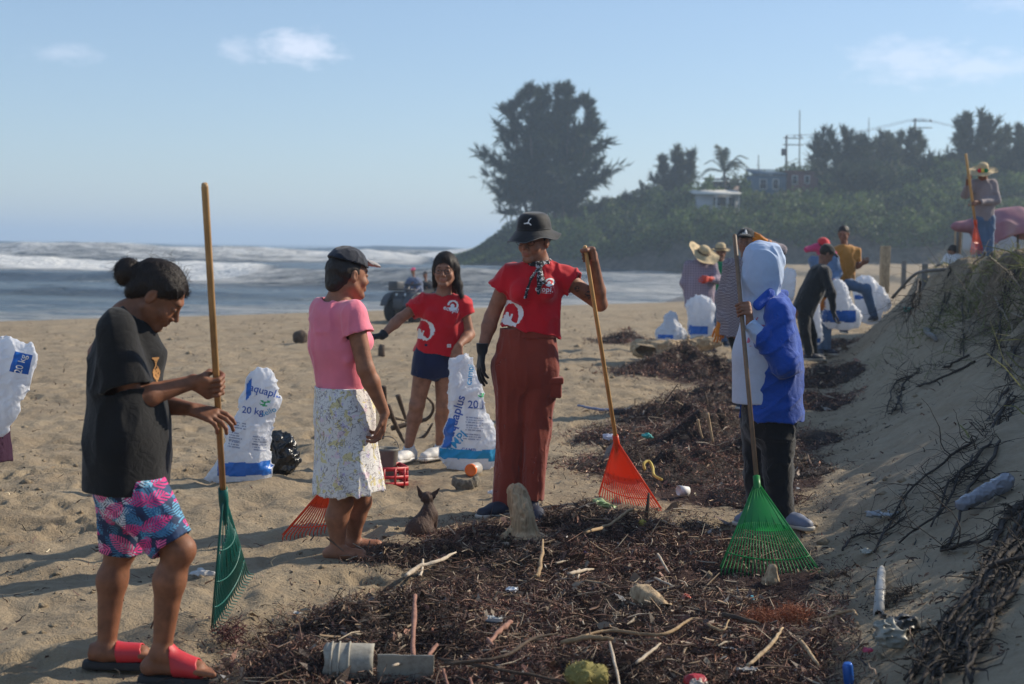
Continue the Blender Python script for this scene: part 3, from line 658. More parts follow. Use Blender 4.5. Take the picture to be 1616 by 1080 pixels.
class Sh:
    def __init__(s, lo=None, hi=None): s.ops = []; s.lo = lo; s.hi = hi
    def add(s, f, k=.02): s.ops.append(('+', f, k)); return s
    def sub(s, f, k=.008): s.ops.append(('-', f, k)); return s
    def cut(s, f, k=0): s.ops.append(('&', f, k)); return s        # keeps f<0
    def disp(s, f): s.ops.append(('d', f, 0)); return s
    def mesh(s, lo, hi, h, keep=None, B=8):
        lo = A3(lo); hi = A3(hi); nb = np.ceil((hi-lo)/(h*B)).astype(int)
        I = np.stack(np.meshgrid(*[np.arange(n) for n in nb], indexing='ij'), -1).reshape(-1, 3)
        C = lo+(I+.5)*h*B; Rb = h*B*.9
        if keep is not None:
            kk = keep(C, Rb); I = I[kk]; C = C[kk]
        D = np.full(len(C), 9.0, np.float32); prim = []
        for op, f, k in s.ops:
            if op == 'd': prim.append(None); continue
            d = f(C); prim.append(d)
            D = np.minimum(D, d) if op == '+' else np.maximum(D, -d) if op == '-' else np.maximum(D, d)
            if op == '+' and k > 0: pass
        m = (np.abs(D) < Rb*1.9+.035)
        # do not lose blocks carved by a subtraction/cut
        I = I[m]; C = C[m]; prim = [None if q is None else q[m] for q in prim]
        g = np.arange(B+1)*h; off = np.stack(np.meshgrid(g, g, g, indexing='ij'), -1).reshape(-1, 3).astype(np.float32)
        Pp = (lo+I*h*B)[:, None, :].astype(np.float32)+off[None]
        V = np.full(Pp.shape[:2], .5, np.float32)
        for (op, f, k), dc in zip(s.ops, prim):
            if op == 'd':
                mk = np.nonzero(np.abs(V).min(1) < .03)[0]
                if len(mk): V[mk] = V[mk]+f(Pp[mk].reshape(-1, 3)).reshape(len(mk), -1)
                continue
            mk = np.nonzero(dc < Rb*1.8+k+h)[0] if op != '&' else np.nonzero(dc > -Rb*1.8-k)[0]
            if not len(mk): continue
            d = f(Pp[mk].reshape(-1, 3)).reshape(len(mk), -1)
            V[mk] = smin(V[mk], d, k) if op == '+' else smax(V[mk], -d, k) if op == '-' else smax(V[mk], d, k)
        mk = (V.min(1) < 0)&(V.max(1) >= 0); V = V[mk]; I = I[mk]
        if not len(V): raise RuntimeError('empty shape')
        G_ = V.reshape(-1, B+1, B+1, B+1); N = (nb*B+2).astype(np.int64)
        neg = G_ < 0
        cor = [(a, b, c) for a in (0, 1) for b in (0, 1) for c in (0, 1)]
        cnt = sum(neg[:, a:a+B, b:b+B, c:c+B].astype(np.int8) for a, b, c in cor)
        act = (cnt > 0)&(cnt < 8); bi, ci, cj, ck = np.nonzero(act)
        acc = np.zeros((len(bi), 3), np.float32); num = np.zeros(len(bi), np.float32)
        for ax in range(3):
            for u in (0, 1):
                for v in (0, 1):
                    o = [0, 0, 0]; o[(ax+1) % 3] = u; o[(ax+2) % 3] = v; e = list(o); e[ax] = 1
                    va = G_[bi, ci+o[0], cj+o[1], ck+o[2]]; vb = G_[bi, ci+e[0], cj+e[1], ck+e[2]]
                    x = (va < 0) != (vb < 0); t = np.where(x, va/np.where(x, va-vb, 1), 0)
                    p = np.zeros((len(bi), 3), np.float32); p[:, 0] = o[0]; p[:, 1] = o[1]; p[:, 2] = o[2]; p[:, ax] = t
                    acc += p*x[:, None]; num += x
        base = I[bi]*B+np.stack([ci, cj, ck], 1)
        pos = lo+(base+acc/num[:, None])*h
        key = (base[:, 0].astype(np.int64)*N[1]+base[:, 1])*N[2]+base[:, 2]
        order = np.argsort(key); sk = key[order]
        F = []
        for ax in range(3):
            sl0 = [slice(0, B)]*3; sl1 = [slice(0, B)]*3; sl1[ax] = slice(1, B+1)
            a = neg[(slice(None), *sl0)]; b = neg[(slice(None), *sl1)]
            ei, x, y, z = np.nonzero(a != b); sgn = a[ei, x, y, z]
            g0 = I[ei]*B+np.stack([x, y, z], 1); k0 = (g0[:, 0].astype(np.int64)*N[1]+g0[:, 1])*N[2]+g0[:, 2]
            st = [N[1]*N[2], N[2], 1]; s1 = st[(ax+1) % 3]; s2 = st[(ax+2) % 3]
            ks = np.stack([k0-s1-s2, k0-s2, k0, k0-s1], 1); ix = np.searchsorted(sk, ks); ix = np.clip(ix, 0, len(sk)-1)
            ok = (sk[ix] == ks).all(1)
            q = order[ix[ok]]; q[~sgn[ok]] = q[~sgn[ok]][:, ::-1]; F.append(q)
        F = np.concatenate(F)
        if keep is not None:
            fc = pos[F].mean(1); F = F[keep(fc, 0)]
            used = np.unique(F); mp = np.full(len(pos), -1); mp[used] = np.arange(len(used)); pos = pos[used]; F = mp[F]
        return pos, F
def sdf_obj(name, sh, lo, hi, h, mat, parent, color=None, fine=None, smooth_it=0):
    """fine = list of (center, radius, h): regions meshed at a finer step"""
    if not fine: V, F = sh.mesh(lo, hi, h)
    else:
        cs = [(A3(c), r, hh) for c, r, hh in fine]
        def kout(p, R): return np.all([np.sqrt(((p-c)**2).sum(-1)) > r-h*.6-R*1.0 for c, r, _ in cs], 0)
        V, F = sh.mesh(lo, hi, h, kout); Vs = [V]; Fs = [F]; n = len(V)
        for i, (c, r, hh) in enumerate(cs):
            def kin(p, R, c=c, r=r, i=i):
                q = np.sqrt(((p-c)**2).sum(-1)) < r+R
                for j in range(i): q &= np.sqrt(((p-cs[j][0])**2).sum(-1)) > cs[j][1]-hh-R
                return q
            v, f = sh.mesh(c-r-.01, c+r+.01, hh, kin); Vs.append(v); Fs.append(f+n); n += len(v)
        V = np.concatenate(Vs); F = np.concatenate(Fs)
    at = {'col': color(V)} if color is not None else None
    me = mesh_np(name, V, F, True, at)
    return link(name, me, mat, parent)
def vn3(p, sc, seed=0):
    sc = np.asarray(sc, float)*np.ones(3); return vnoise(p[..., 0]*sc[0], p[..., 1]*sc[1], p[..., 2]*sc[2], seed)
def folds(p, amp, sc, seed=0, R=None):
    """cloth creases: ridged noise stretched along one axis"""
    q = p if R is None else p@A3(R)
    a = vn3(q, sc, seed)+.5*vn3(q, np.asarray(sc, float)*2.1, seed+1)
    r = 1-np.abs(a)*1.6; return -amp*np.clip(r, 0, 1)**2+amp*.4
# ------------------------------------------------------------------ head, hands, feet
def head_frame(fwd, up):
    f = nrm(fwd); r = nrm(np.cross(f, up)); u = np.cross(r, f); return np.stack([r, f, u], 1)     # columns right, forward, up
def add_head(sh, c, R, s=1.0, neck=None, neck_r=.052, ears=True):
    c = np.asarray(c, float); L = lambda x, y, z: c+R@(np.array([x, y, z])*s)
    E = lambda q, r, k: sh.add(S_ell(L(*q), np.array(r)*s, R), k*s)
    if neck is not None:
        sh.add(S_cone(L(0, -.020, -.060), neck, neck_r*s, neck_r*1.12*s), .03*s)
    E((0, -.016, .028), (.0745, .094, .086), .01)
    E((0, .030, -.022), (.059, .062, .088), .03)
    for sx in (-1, 1):
        sh.add(S_cone(L(sx*.050, .002, -.050), L(sx*.014, .066, -.094), .020*s, .015*s), .025*s)
        E((sx*.036, .062, -.030), (.026, .024, .024), .018)
    sh.add(S_cone(L(-.010, .078, -.094), L(.010, .078, -.094), .0165*s, .0165*s), .016*s)
    sh.add(S_cone(L(-.028, .078, .027), L(.028, .078, .027), .0125*s, .0125*s), .018*s)
    for sx in (-1, 1): sh.sub(S_ball(L(sx*.031, .103, .004), .0165*s), .014*s)
    sh.add(S_cone(L(0, .088, .010), L(0, .111, -.026), .0065*s, .0095*s), .012*s)
    for sx in (-1, 1): sh.add(S_ball(L(sx*.0115, .099, -.033), .0085*s), .006*s)
    sh.add(S_ell(L(0, .086, -.057), np.array((.026, .016, .018))*s, R), .012*s)
    sh.add(S_cone(L(-.016, .094, -.0560), L(.016, .094, -.0560), .0052*s, .0052*s), .006*s)
    sh.add(S_cone(L(-.013, .0935, -.0665), L(.013, .0935, -.0665), .0062*s, .0062*s), .005*s)
    sh.sub(S_cone(L(-.021, .1015, -.0612), L(.021, .1015, -.0612), .0018*s, .0018*s), .003*s)
    for sx in (-1, 1):
        sh.add(S_ell(L(sx*.031, .0805, .004), np.array((.0155, .012, .0105))*s, R), .004*s)
        if ears:
            sh.add(S_ell(L(sx*.076, -.008, -.006), np.array((.010, .019, .031))*s, R), .006*s)
            sh.sub(S_ell(L(sx*.087, -.003, -.002), np.array((.006, .010, .018))*s, R), .004*s)
    return L
def face_color(c, R, s, skin, lip, brow=(.02, .012, .010), eye=True):
    c = A3(c); R_ = A3(R)
    def f(V, base):
        q = ((V-c)@R_)/s; x, y, z = q[:, 0], q[:, 1], q[:, 2]; col = base
        def blend(m, cc): 
            m = m[:, None]; return col*(1-m)+np.asarray(cc, np.float32)*m
        m = np.clip(1.4-np.sqrt((x/.019)**2+((z+.0615)/.0095)**2)*1.2, 0, 1)*(y > .08); col = blend(m*.75, lip)
        ax = np.abs(x)
        m = np.clip(1.5-np.sqrt(((ax-.031)/.018)**2+((z-.0265-.15*(.031-ax))/.0042)**2)*1.1, 0, 1)*(y > .06); col = blend(m*.85, brow)
        if eye:
            m = np.clip(1.6-np.sqrt(((ax-.031)/.0145)**2+((z-.0045)/.0058)**2)*1.2, 0, 1)*(y > .07); col = blend(m*.8, (.05, .028, .02))
            m = ((((ax-.031)/.0105)**2+((z-.003)/.0032)**2) < 1)&(y > .07); col = blend(m*.7, (.42, .38, .36))
            m = ((((ax-.031)/.0048)**2+((z-.003)/.0042)**2) < 1)&(y > .07); col = blend(m*1.0, (.015, .01, .008))
        return col
    return f
def grip_hand(sh, C, axis, side, fore, rp=.0125, s=1.0, thumb=1, wrist=None, turn=1, spread=.0205):
    """fist closed round a pole. C point on the pole, axis pole direction (little finger to index), side from the pole to the palm,
    turn +1/-1 the way the fingers wrap"""
    A = nrm(axis); e1 = nrm(np.asarray(side, float)-A*np.dot(side, A)); e2 = np.cross(A, e1)*turn; C = np.asarray(C, float)
    rf = .0092*s; rho = rp+rf*.92
    pt = lambda th, r, a: C+A*a+e1*math.cos(th)*r+e2*math.sin(th)*r
    D = math.radians
    kn = []
    for i, (off, ln) in enumerate(((1.5, 1.0), (.5, 1.08), (-.5, 1.0), (-1.5, .82))):
        a = off*spread*s
        r_ = rf*(1, 1.03, .98, .88)[i]
        th = [D(38), D(38)+1.15*ln, D(38)+2.3*ln, D(38)+3.45*ln]
        ps = [pt(th[0], rho+.020*s, a), pt(th[1], rho+.004*s, a-.001), pt(th[2], rho, a-.002), pt(th[3], rho-.001, a-.004)]
        kn.append(ps[0])
        for j in range(3): sh.add(S_cone(ps[j], ps[j+1], r_*(1.08, .98, .92)[j], r_*(.98, .92, .82)[j]), .004*s)
    # palm block between the knuckles and the wrist
    W = C+e1*(rho+.020*s)-e2*.045*s if wrist is None else np.asarray(wrist, float)
    pm = (kn[1]+kn[2])/2
    for k, q in enumerate(kn):
        w_ = W+A*(.011-.0075*k)*s
        sh.add(S_cone(w_, q-(q-w_)*.05, .0165*s, .0135*s), .012*s)
    # thumb
    b0 = W*.55+pm*.45+A*.030*s+(C-W)*.12
    t1 = pt(D(-38), rho+.006*s, .040*s); t2 = pt(D(-100), rho+.003*s, .036*s); t3 = pt(D(-165), rho+.004*s, .030*s)
    sh.add(S_cone(b0, t1, .0145*s, .0115*s), .012*s); sh.add(S_cone(t1, t2, .0110*s, .0102*s), .004*s); sh.add(S_cone(t2, t3, .0102*s, .0085*s), .004*s)
    return W, pm
def open_hand(sh, W, d, pn, s=1.0, curl=.35, spread=.18, thumb_side=1, thumb_out=.7):
    """hand hanging or reaching: W wrist, d direction to the fingers, pn palm normal, thumb on thumb_side*cross(d,pn)"""
    d = nrm(d); pn = nrm(np.asarray(pn, float)-d*np.dot(pn, d)); sd = np.cross(d, pn)*thumb_side; W = np.asarray(W, float)
    offs = (.031, .0105, -.0105, -.030)
    for i, o in enumerate(offs):
        k = W+d*(.088-.004*abs(i-1)-(.006 if i == 3 else 0))*s+sd*o*s*.98
        sh.add(S_cone(W+sd*o*.45*s+d*.010*s, k, .0165*s, .0125*s, (pn, .85)), .012*s)
        ln = (.040, .044, .041, .032)[i]*s; a = curl*(1+.18*i); dd = nrm(d+sd*spread*(o/.03)*.5); p0 = k
        for j in range(3):
            ca = a*(j*.9+.6); v = nrm(dd*math.cos(ca)+pn*math.sin(ca)); p1 = p0+v*ln*(1, .72, .58)[j]
            sh.add(S_cone(p0, p1, (.0092, .0086, .008)[j]*s, (.0086, .008, .0068)[j]*s), .003*s); p0 = p1
    t0 = W+d*.022*s+sd*.020*s+pn*.008*s; t1 = W+d*.052*s+sd*(.032+.014*thumb_out)*s+pn*.020*s
    t2 = t1+nrm(d*.8+sd*.35*thumb_out+pn*.35)*.032*s; t3 = t2+nrm(d*.9+sd*.1+pn*.35)*.026*s
    sh.add(S_cone(t0, t1, .0165*s, .012*s), .012*s); sh.add(S_cone(t1, t2, .0108*s, .0098*s), .004*s); sh.add(S_cone(t2, t3, .0098*s, .008*s), .003*s)
    return W+d*.09*s
def add_arm(sh, S, E, W, s=1.0, r=(.046, .038, .034, .024)):
    S, E, W = (np.asarray(q, float) for q in (S, E, W))
    sh.add(S_cone(S, E, r[0]*s, r[1]*s), .02); 
    m = E+(W-E)*.28; sh.add(S_cone(E, m, r[1]*.97*s, r[1]*1.02*s), .02); sh.add(S_cone(m, W, r[1]*1.02*s, r[3]*s), .02)
def add_leg(sh, H, K, A, s=1.0, r=(.082, .054, .055, .032), back=None):
    H, K, A = (np.asarray(q, float) for q in (H, K, A)); back = np.array([0, 0, 0.]) if back is None else nrm(back)
    sh.add(S_cone(H, K, r[0]*s, r[1]*s), .03)
    m = K+(A-K)*.30+back*.014*s; sh.add(S_cone(K, m, r[1]*.93*s, r[2]*s), .03); sh.add(S_cone(m, A, r[2]*s, r[3]*s), .03)
    sh.add(S_ball(K-back*.012*s, r[1]*.86*s), .02)
def add_foot(sh, A, toe_dir, s=1.0, L=.235, z=0.0, toes=True):
    """A ankle point; sole lies at height z"""
    A = np.asarray(A, float); t = nrm([toe_dir[0], toe_dir[1], 0]); sd = np.array([-t[1], t[0], 0]); g = np.array([A[0], A[1], z])
    heel = g-t*.045*s+np.array([0, 0, .026*s]); ball = g+t*(L*.52)*s+np.array([0, 0, .022*s])
    sh.add(S_cone(A, heel, .031*s, .028*s), .02); sh.add(S_cone(A-np.array([0, 0, .015]), ball, .032*s, .024*s, (sd, 1.15)), .03)
    sh.add(S_cone(heel, ball, .027*s, .024*s, (sd, 1.35)), .02)
    if toes:
        for i, o in enumerate((-.034, -.017, -.003, .011, .024)):
            b = ball+sd*o*s; e = b+t*(.062, .056, .05, .042, .034)[i]*s-np.array([0, 0, .008*s])
            sh.add(S_cone(b, e, .0125*s if i == 0 else .0105*s, .0105*s if i == 0 else .0078*s), .006)
# ------------------------------------------------------------------ materials for people
def mat_skin(name, rough=.58):
    m = NT(name); v = m.coord('Object'); c = m.attr('col'); n = m.noise(v, 22, 4)
    m.set('Base Color', m.mix(1.0, c, m.ramp(n, [(.3, .70), (.7, 1.18)]), 'MULTIPLY')); m.set('Roughness', m.math('ADD', rough-.08, m.math('MULTIPLY', m.noise(v, 60, 3), .16)))
    m.set('Subsurface Weight', .08); m.b.inputs['Subsurface Radius'].default_value = (.012, .005, .003); m.set('Specular IOR Level', .32)
    m.bump(m.math('ADD', m.noise(v, 260, 2), m.math('MULTIPLY', m.noise(v, 45, 4), 1.5)), .28, .003); return m.m
SKIN = mat_skin('skin_material')
def mat_cloth(name, col, rough=.85, var=.10, weave=700, crease=.5, sheen=.25, cs=26, cd=.012):
    m = NT(name); v = m.coord('Object'); n = m.noise(v, 5, 4)
    m.set('Base Color', m.ramp(n, [(.3, tuple(x*(1-var) for x in col)), (.7, tuple(min(1, x*(1+var)) for x in col))]))
    m.set('Roughness', rough); m.set('Sheen Weight', sheen); m.set('Specular IOR Level', .2)
    h = m.math('ADD', m.math('MULTIPLY', m.noise(v, cs, 4, .5, .6), 1.0), m.math('MULTIPLY', m.noise(v, weave, 1), .06))
    m.bump(h, crease, cd); return m.m
def mat_hair(name, c1=(.012, .009, .008), c2=(.04, .024, .018)):
    m = NT(name); v = m.coord('Object', (1, 1, 1)); n = m.noise(m.coord('Object', (220, 220, 30)), 1, 4, .6)
    m.set('Base Color', m.ramp(n, [(.3, c1), (.75, c2)])); m.set('Roughness', .52); m.set('Specular IOR Level', .35); m.bump(n, .8, .004); return m.m
HAIR = mat_hair('black_hair_material')
def hair_strands(hobj, parent, dirfn, n=2600, L=.06, w=.0011, seed=1, keep=None):
    me = hobj.data; off = np.array(hobj.location); q = hobj.parent
    while q is not None: off = off+np.array(q.location); q = q.parent
    N = len(me.vertices); V = np.empty(N*3, np.float32); me.vertices.foreach_get('co', V); V = V.reshape(-1, 3)+off; Nn = np.array([v.normal[:] for v in me.vertices])
    r = np.random.default_rng(seed); i = r.integers(0, N, n); p = V[i]; nn = Nn[i]; d = dirfn(p); d = d+r.normal(size=d.shape)*.12; d -= nn*(d*nn).sum(1)[:, None]; d /= np.linalg.norm(d, axis=1)[:, None]+1e-6
    sd = np.cross(d, nn); K = 5; out = []; l = (L*r.uniform(.5, 1.3, n))[:, None]; bend = r.normal(size=(n, 1))*.15
    for k in range(K):
        t = k/(K-1); c = p+d*l*(t-.5)+nn*(.0012+.0035*(1-(2*t-1)**2)-.010*((t-.5)*2)**2*l/.06)+sd*bend*l*t*t; ww = w*(1-.6*t); out += [c-sd*ww, c+sd*ww]
    out = np.stack(out, 1); b = (np.arange(n)*2*K)[:, None]; F = np.concatenate([b+np.array([2*k, 2*k+1, 2*k+3, 2*k+2]) for k in range(K-1)])
    return tag(link('hair_strands', mesh_np('hair_strands', out.reshape(-1, 3), F, True), HAIR, parent), kind='stuff')
WOOD_POLE = mat_basic('varnished_handle_material', (.40, .235, .10), .5, .28, 3, .15, .001, 120, stretch=(8, 8, 1))
WOOD_POLE2 = mat_basic('weathered_handle_material', (.20, .125, .075), .6, .25, 3, .2, .001, 120, stretch=(8, 8, 1))
WOOD_POLE3 = mat_basic('bright_handle_material', (.58, .33, .12), .45, .22, 3, .15, .001, 120, stretch=(8, 8, 1))
# ------------------------------------------------------------------ decals: flat print laid on a surface
def bvh_of(obj):
    me = obj.data; off = Vector(obj.location); p = obj.parent
    while p is not None: off = off+Vector(p.location); p = p.parent
    return BVHTree.FromPolygons([Vector(v.co)+off for v in me.vertices], [tuple(q.vertices) for q in me.polygons])
def project(bv, pts, d, lift=.002):
    out = []; ok = []
    d = Vector(d)
    for p in pts:
        h = bv.ray_cast(Vector(p)-d*.5, d, 1.2)
        if h[0] is None: out.append(tuple(p)); ok.append(False)
        else: out.append(tuple(h[0]-d*lift)); ok.append(True)
    return np.array(out), np.array(ok)
def decal_mask(name, bv, c, ux, uy, w, hgt, fn, mat, parent, res=.003, lift=.0025, d=None, label=None):
    """fn(u,v) -> bool arrays, u,v in metres about the centre"""
    ux = nrm(ux); uy = nrm(np.asarray(uy, float)-ux*np.dot(uy, ux)); d = nrm(-np.cross(ux, uy)) if d is None else nrm(d)
    nu = int(w/res); nv = int(hgt/res); u = (np.arange(nu)+.5)*res-w/2; v = (np.arange(nv)+.5)*res-hgt/2
    U, Vv = np.meshgrid(u, v, indexing='ij'); M = fn(U, Vv)
    ii, jj = np.nonzero(M)
    if not len(ii): return None
    key = {}; pts = []; F = []
    for i, j in zip(ii, jj):
        q = []
        for a, b in ((0, 0), (1, 0), (1, 1), (0, 1)):
            k = (i+a, j+b)
            if k not in key:
                key[k] = len(pts); pts.append(np.asarray(c)+ux*((i+a)*res-w/2)+uy*((j+b)*res-hgt/2))
            q.append(key[k])
        F.append(q)
    pts, ok = project(bv, pts, d, lift); F = np.array(F); F = F[ok[F].all(1)]
    if not len(F): return None
    e = np.linalg.norm(pts[F[:, 0]]-pts[F[:, 2]], axis=1); F = F[e < res*8]
    o = link(name, mesh_np(name, pts, F, False), mat, parent)
    return tag(o, label)
_txt_cache = {}
def text_polys(s, bold=0.0):
    k = (s, bold)
    if k in _txt_cache: return _txt_cache[k]
    cu = bpy.data.curves.new('t', 'FONT'); cu.body = s; cu.align_x = 'CENTER'; cu.align_y = 'CENTER'; cu.size = 1; cu.offset = bold; cu.resolution_u = 4
    o = bpy.data.objects.new('t', cu); COL.objects.link(o); dg = bpy.context.evaluated_depsgraph_get(); me = bpy.data.meshes.new_from_object(o.evaluated_get(dg))
    V = np.array([v.co[:2] for v in me.vertices]).reshape(-1, 2); F = [tuple(p.vertices) for p in me.polygons]
    bpy.data.objects.remove(o); bpy.data.curves.remove(cu); bpy.data.meshes.remove(me)
    _txt_cache[k] = (V, F); return V, F
def decal_text(name, s, bv, c, ux, uy, size, mat, parent, bold=.01, shear=0, lift=.003, d=None, arc=0):
    V, F = text_polys(s, bold); ux = nrm(ux); uy = nrm(np.asarray(uy, float)-ux*np.dot(uy, ux)); d = nrm(-np.cross(ux, uy)) if d is None else nrm(d)
    X = (V[:, 0]+shear*V[:, 1])*size; Y = V[:, 1]*size+arc*X*X
    pts = np.asarray(c)+X[:, None]*ux+Y[:, None]*uy
    pts, ok = project(bv, pts, d, lift)
    me = bpy.data.meshes.new(name); F = [f for f in F if ok[list(f)].all()]
    me.from_pydata([tuple(p) for p in pts], [], F); me.update()
    return link(name, me, mat, parent)
def print_mat(name, col, rough=.7): return mat_basic(name, col, rough, .05, 20, .05)
WHITE_INK = print_mat('white_ink_material', (.78, .76, .74)); BLUE_INK = print_mat('blue_ink_material', (.03, .10, .42)); CYAN_INK = print_mat('cyan_ink_material', (.02, .32, .62)); GREEN_INK = print_mat('green_ink_material', (.06, .42, .18)); GREY_INK = print_mat('grey_ink_material', (.30, .34, .46))
BLACK_INK = print_mat('black_ink_material', (.02, .02, .02))
# ================================================================== RAKES
def fan_rake(top, sock, tipA, tipB, mat, pole_mat, label, nt=22, plate=.52, hook=None, pole_r=.0118, grp='leaf rakes', hookn=None, plate_open=False):
    """pole from top to sock; fan from sock to the edge tipA..tipB"""
    top, S, A, B = (np.asarray(q, float) for q in (top, sock, tipA, tipB))
    t = empty('leaf_rake', (A+B)/2, label, 'rake', grp)
    ax = nrm(S-top); MB().tube([top-ax*0, top+ax*.01, S+ax*.05], [pole_r*.8, pole_r, pole_r], 12).build('pole', pole_mat, t)
    n = nrm(np.cross(A-S, B-S))
    if n[1] > 0: n = -n
    hk = np.array([0, 0, -1.0]) if hookn is None else nrm(hookn)
    m = MB(); m.lathe(S-ax*.055, ax, [(pole_r+.001, 0), (pole_r+.006, 0), (pole_r+.007, .05), (pole_r+.003, .12), (.004, .17), (0, .172)], 14); m.build('socket', mat, t)
    def pt(f, u, lift=0):        # f 0..1 across, u 0..1 outwards
        ang = (f-.5)
        q = (A*(1-f)+B*f); L = 1.0-.13*(2*ang)**2*0
        w0 = S+(B-A)*(ang*.07)
        return w0+(q-w0)*u*L+n*(.035*math.sin(math.pi*min(1, u))*(1-(2*ang)**2)*.6+lift)
    # solid plate with ribs
    r = MB(); fs = np.linspace(0, 1, 25); us_ = np.linspace(.0, plate, 9); V = []
    for s in (0, 1):
        for f in fs:
            for u in us_: V.append(pt(f, u*(1+.16*(1-(2*f-1)**2)), s*.0022))
    V = np.array(V); nf, nu = len(fs), len(us_); g = grid_faces(nf, nu); N0 = nf*nu
    Q = [g, g[:, ::-1]+N0]; ed = list(range(0, nu))+[i*nu+nu-1 for i in range(1, nf)]+[(nf-1)*nu+j for j in range(nu-2, -1, -1)]+[i*nu for i in range(nf-2, 0, -1)]
    Q.append(np.array([[ed[i], ed[(i+1) % len(ed)], ed[(i+1) % len(ed)]+N0, ed[i]+N0] for i in range(len(ed))]))
    if not plate_open: r.add(V, np.concatenate(Q)); r.build('plate', mat, t, False)
    for f in (np.linspace(.12, .88, 6)):
        MB().tube([pt(f, .04, .004), pt(f, plate*1.05, .004)], .0022, 4).build('rib', mat, t)
    # side rails
    for f in (0, 1):
        MB().tube([pt(f, .0, .001), pt(f, .5, .001), pt(f, .97, .001)], [.0055, .005, .0035], 6).build('edge_rail', mat, t)
    hl = .028
    for i in range(nt):
        f = (i+.5)/nt if not plate_open else i/(nt-1)
        u0 = plate*.95 if not plate_open else (.12+.30*abs(2*f-1)**.8)
        q = [pt(f, u0, .001), pt(f, (u0+1)/2, .001), pt(f, .97, .001)]; e = pt(f, 1.0)
        q += [e+hk*hl*.25, e+hk*hl+n*.006*0]
        MB().tube(q, [.0036, .0034, .0031, .0028, .0021], 5).build('tine', mat, t)
    for u in ((.80,) if not plate_open else (.36, .60, .80)):
        MB().tube([pt(f, u*(1+.10*(1-(2*f-1)**2)), .002) for f in np.linspace(0, 1, 14)], .0034, 5).build('crossbar', mat, t)
    return t
def rake_mat(name, c):
    m = NT(name); v = m.coord('Object'); n = m.noise(v, 30, 5, .65)
    m.set('Base Color', m.mix(m.math('MULTIPLY', m.math('SUBTRACT', n, .55), 2.2, clamp=True), c, tuple(x*.45+.10 for x in c))); m.set('Roughness', .42); m.bump(n, .12, .002)
    tr = m.N('ShaderNodeBsdfTranslucent'); tr.inputs[0].default_value = (*c, 1); mx = m.N('ShaderNodeMixShader'); mx.inputs[0].default_value = .35
    m.L(m.b.outputs[0], mx.inputs[1]); m.L(tr.outputs[0], mx.inputs[2]); m.L(mx.outputs[0], m.out.inputs[0]); return m.m
TEAL = rake_mat('teal_plastic_material', (.012, .17, .145)); ORANGE = rake_mat('orange_plastic_material', (.85, .085, .018)); GREEN = rake_mat('green_plastic_material', (.012, .26, .05))
# ================================================================== PERSON 1: black shirt, tropical shorts
Y0 = 4.93
def J(px, py, dy=0.0): return P(px, py, Y0+dy)
X_ = np.array([1., 0, 0]); Y_ = np.array([0, 1., 0]); Z_ = np.array([0, 0, 1.])
SK1 = np.array((.235, .098, .052), np.float32)
zf1 = min(gz(J(190, 1060)[0], 4.93), gz(J(290, 1060)[0], 4.83))
t1 = empty('person', (J(230, 1060)[0], Y0, 0), 'woman in black t-shirt and tropical shorts, head bowed, holding the teal rake', 'person')
pole1_top = P(323, 290, 4.62); pole1_bot = P(353, 790, 5.2); pax1 = nrm(pole1_top-pole1_bot)
gc1 = pole1_bot+(pole1_top-pole1_bot)*((790-590)/500.)
body = Sh(); R1 = head_frame((.743, .05, -.669), (.669, 0, .743)); hc1 = J(250, 466); hs1 = .93
S_R, E_R, W_R = J(183, 520, -.155), J(206, 632, -.12), J(305, 603, -.005)
S_L, E_L, W_L = J(205, 523, .16), J(238, 636, .17), J(303, 646, .06)
add_head(body, hc1, R1, hs1, J(205, 505), .050)
body.add(S_cone(J(200, 570), J(200, 740), .110, .115, (X_, .7)), .03); body.add(S_cone(S_R, S_L, .055, .055), .05)
body.add(S_cone(J(200, 498), J(190, 560), .05, .11), .04)
add_arm(body, S_R, E_R, W_R, 1.02); add_arm(body, S_L, E_L, W_L, .98)
grip_hand(body, gc1, pax1, (-1, -.35, .05), None, wrist=W_R, turn=1, s=1.0)
open_hand(body, W_L, (.93, -.12, -.22), (-.2, .55, -.8), s=.95, curl=.45, thumb_side=1, thumb_out=.5)
K_R, A_R = J(282, 868, -.10), J(256, 1026, -.09); K_L, A_L = J(190, 868, .10), J(168, 1024, .08)
add_leg(body, J(205, 772, -.060), K_R, A_R, 1.0, (.074, .051, .052, .031), (-1, 0, 0)); add_leg(body, J(196, 772, .075), K_L, A_L, 1.0, (.075, .050, .051, .031), (-1, 0, 0))
fz1 = .028
add_foot(body, A_R, (1, -.06), 1.0, .245, zf1+fz1); add_foot(body, A_L, (1, .02), 1.0, .245, zf1+fz1)
fcol = face_color(hc1, R1, hs1, SK1, (.22, .06, .045))
def c1(V):
    b = np.tile(SK1, (len(V), 1)); b = b*(1+.10*vn3(V, 9, 3))[:, None]; return fcol(V, b)
bo1 = sdf_obj('body', body, J(120, 380, -.35), np.array([J(375, 600)[0], Y0+.4, 0])*0+np.array([J(372, 600)[0], Y0+.42, 1.75]), .0062, SKIN, t1, c1,
        [(hc1, .155, .0030), (gc1-np.array([.035, 0, 0]), .085, .0028), (W_L+np.array([.09, 0, -.02]), .11, .0030), (A_R+np.array([.09, 0, -.04]), .13, .004), (A_L+np.array([.09, 0, -.04]), .13, .004)]) if False else None
def bb(*pts, m=.12):
    q = np.array(pts); return q.min(0)-m, q.max(0)+m
lo, hi = bb(J(128, 500, -.3), J(350, 420, .3), (J(300, 900)[0], Y0, -.03), m=.09)
lo[2] = -.06
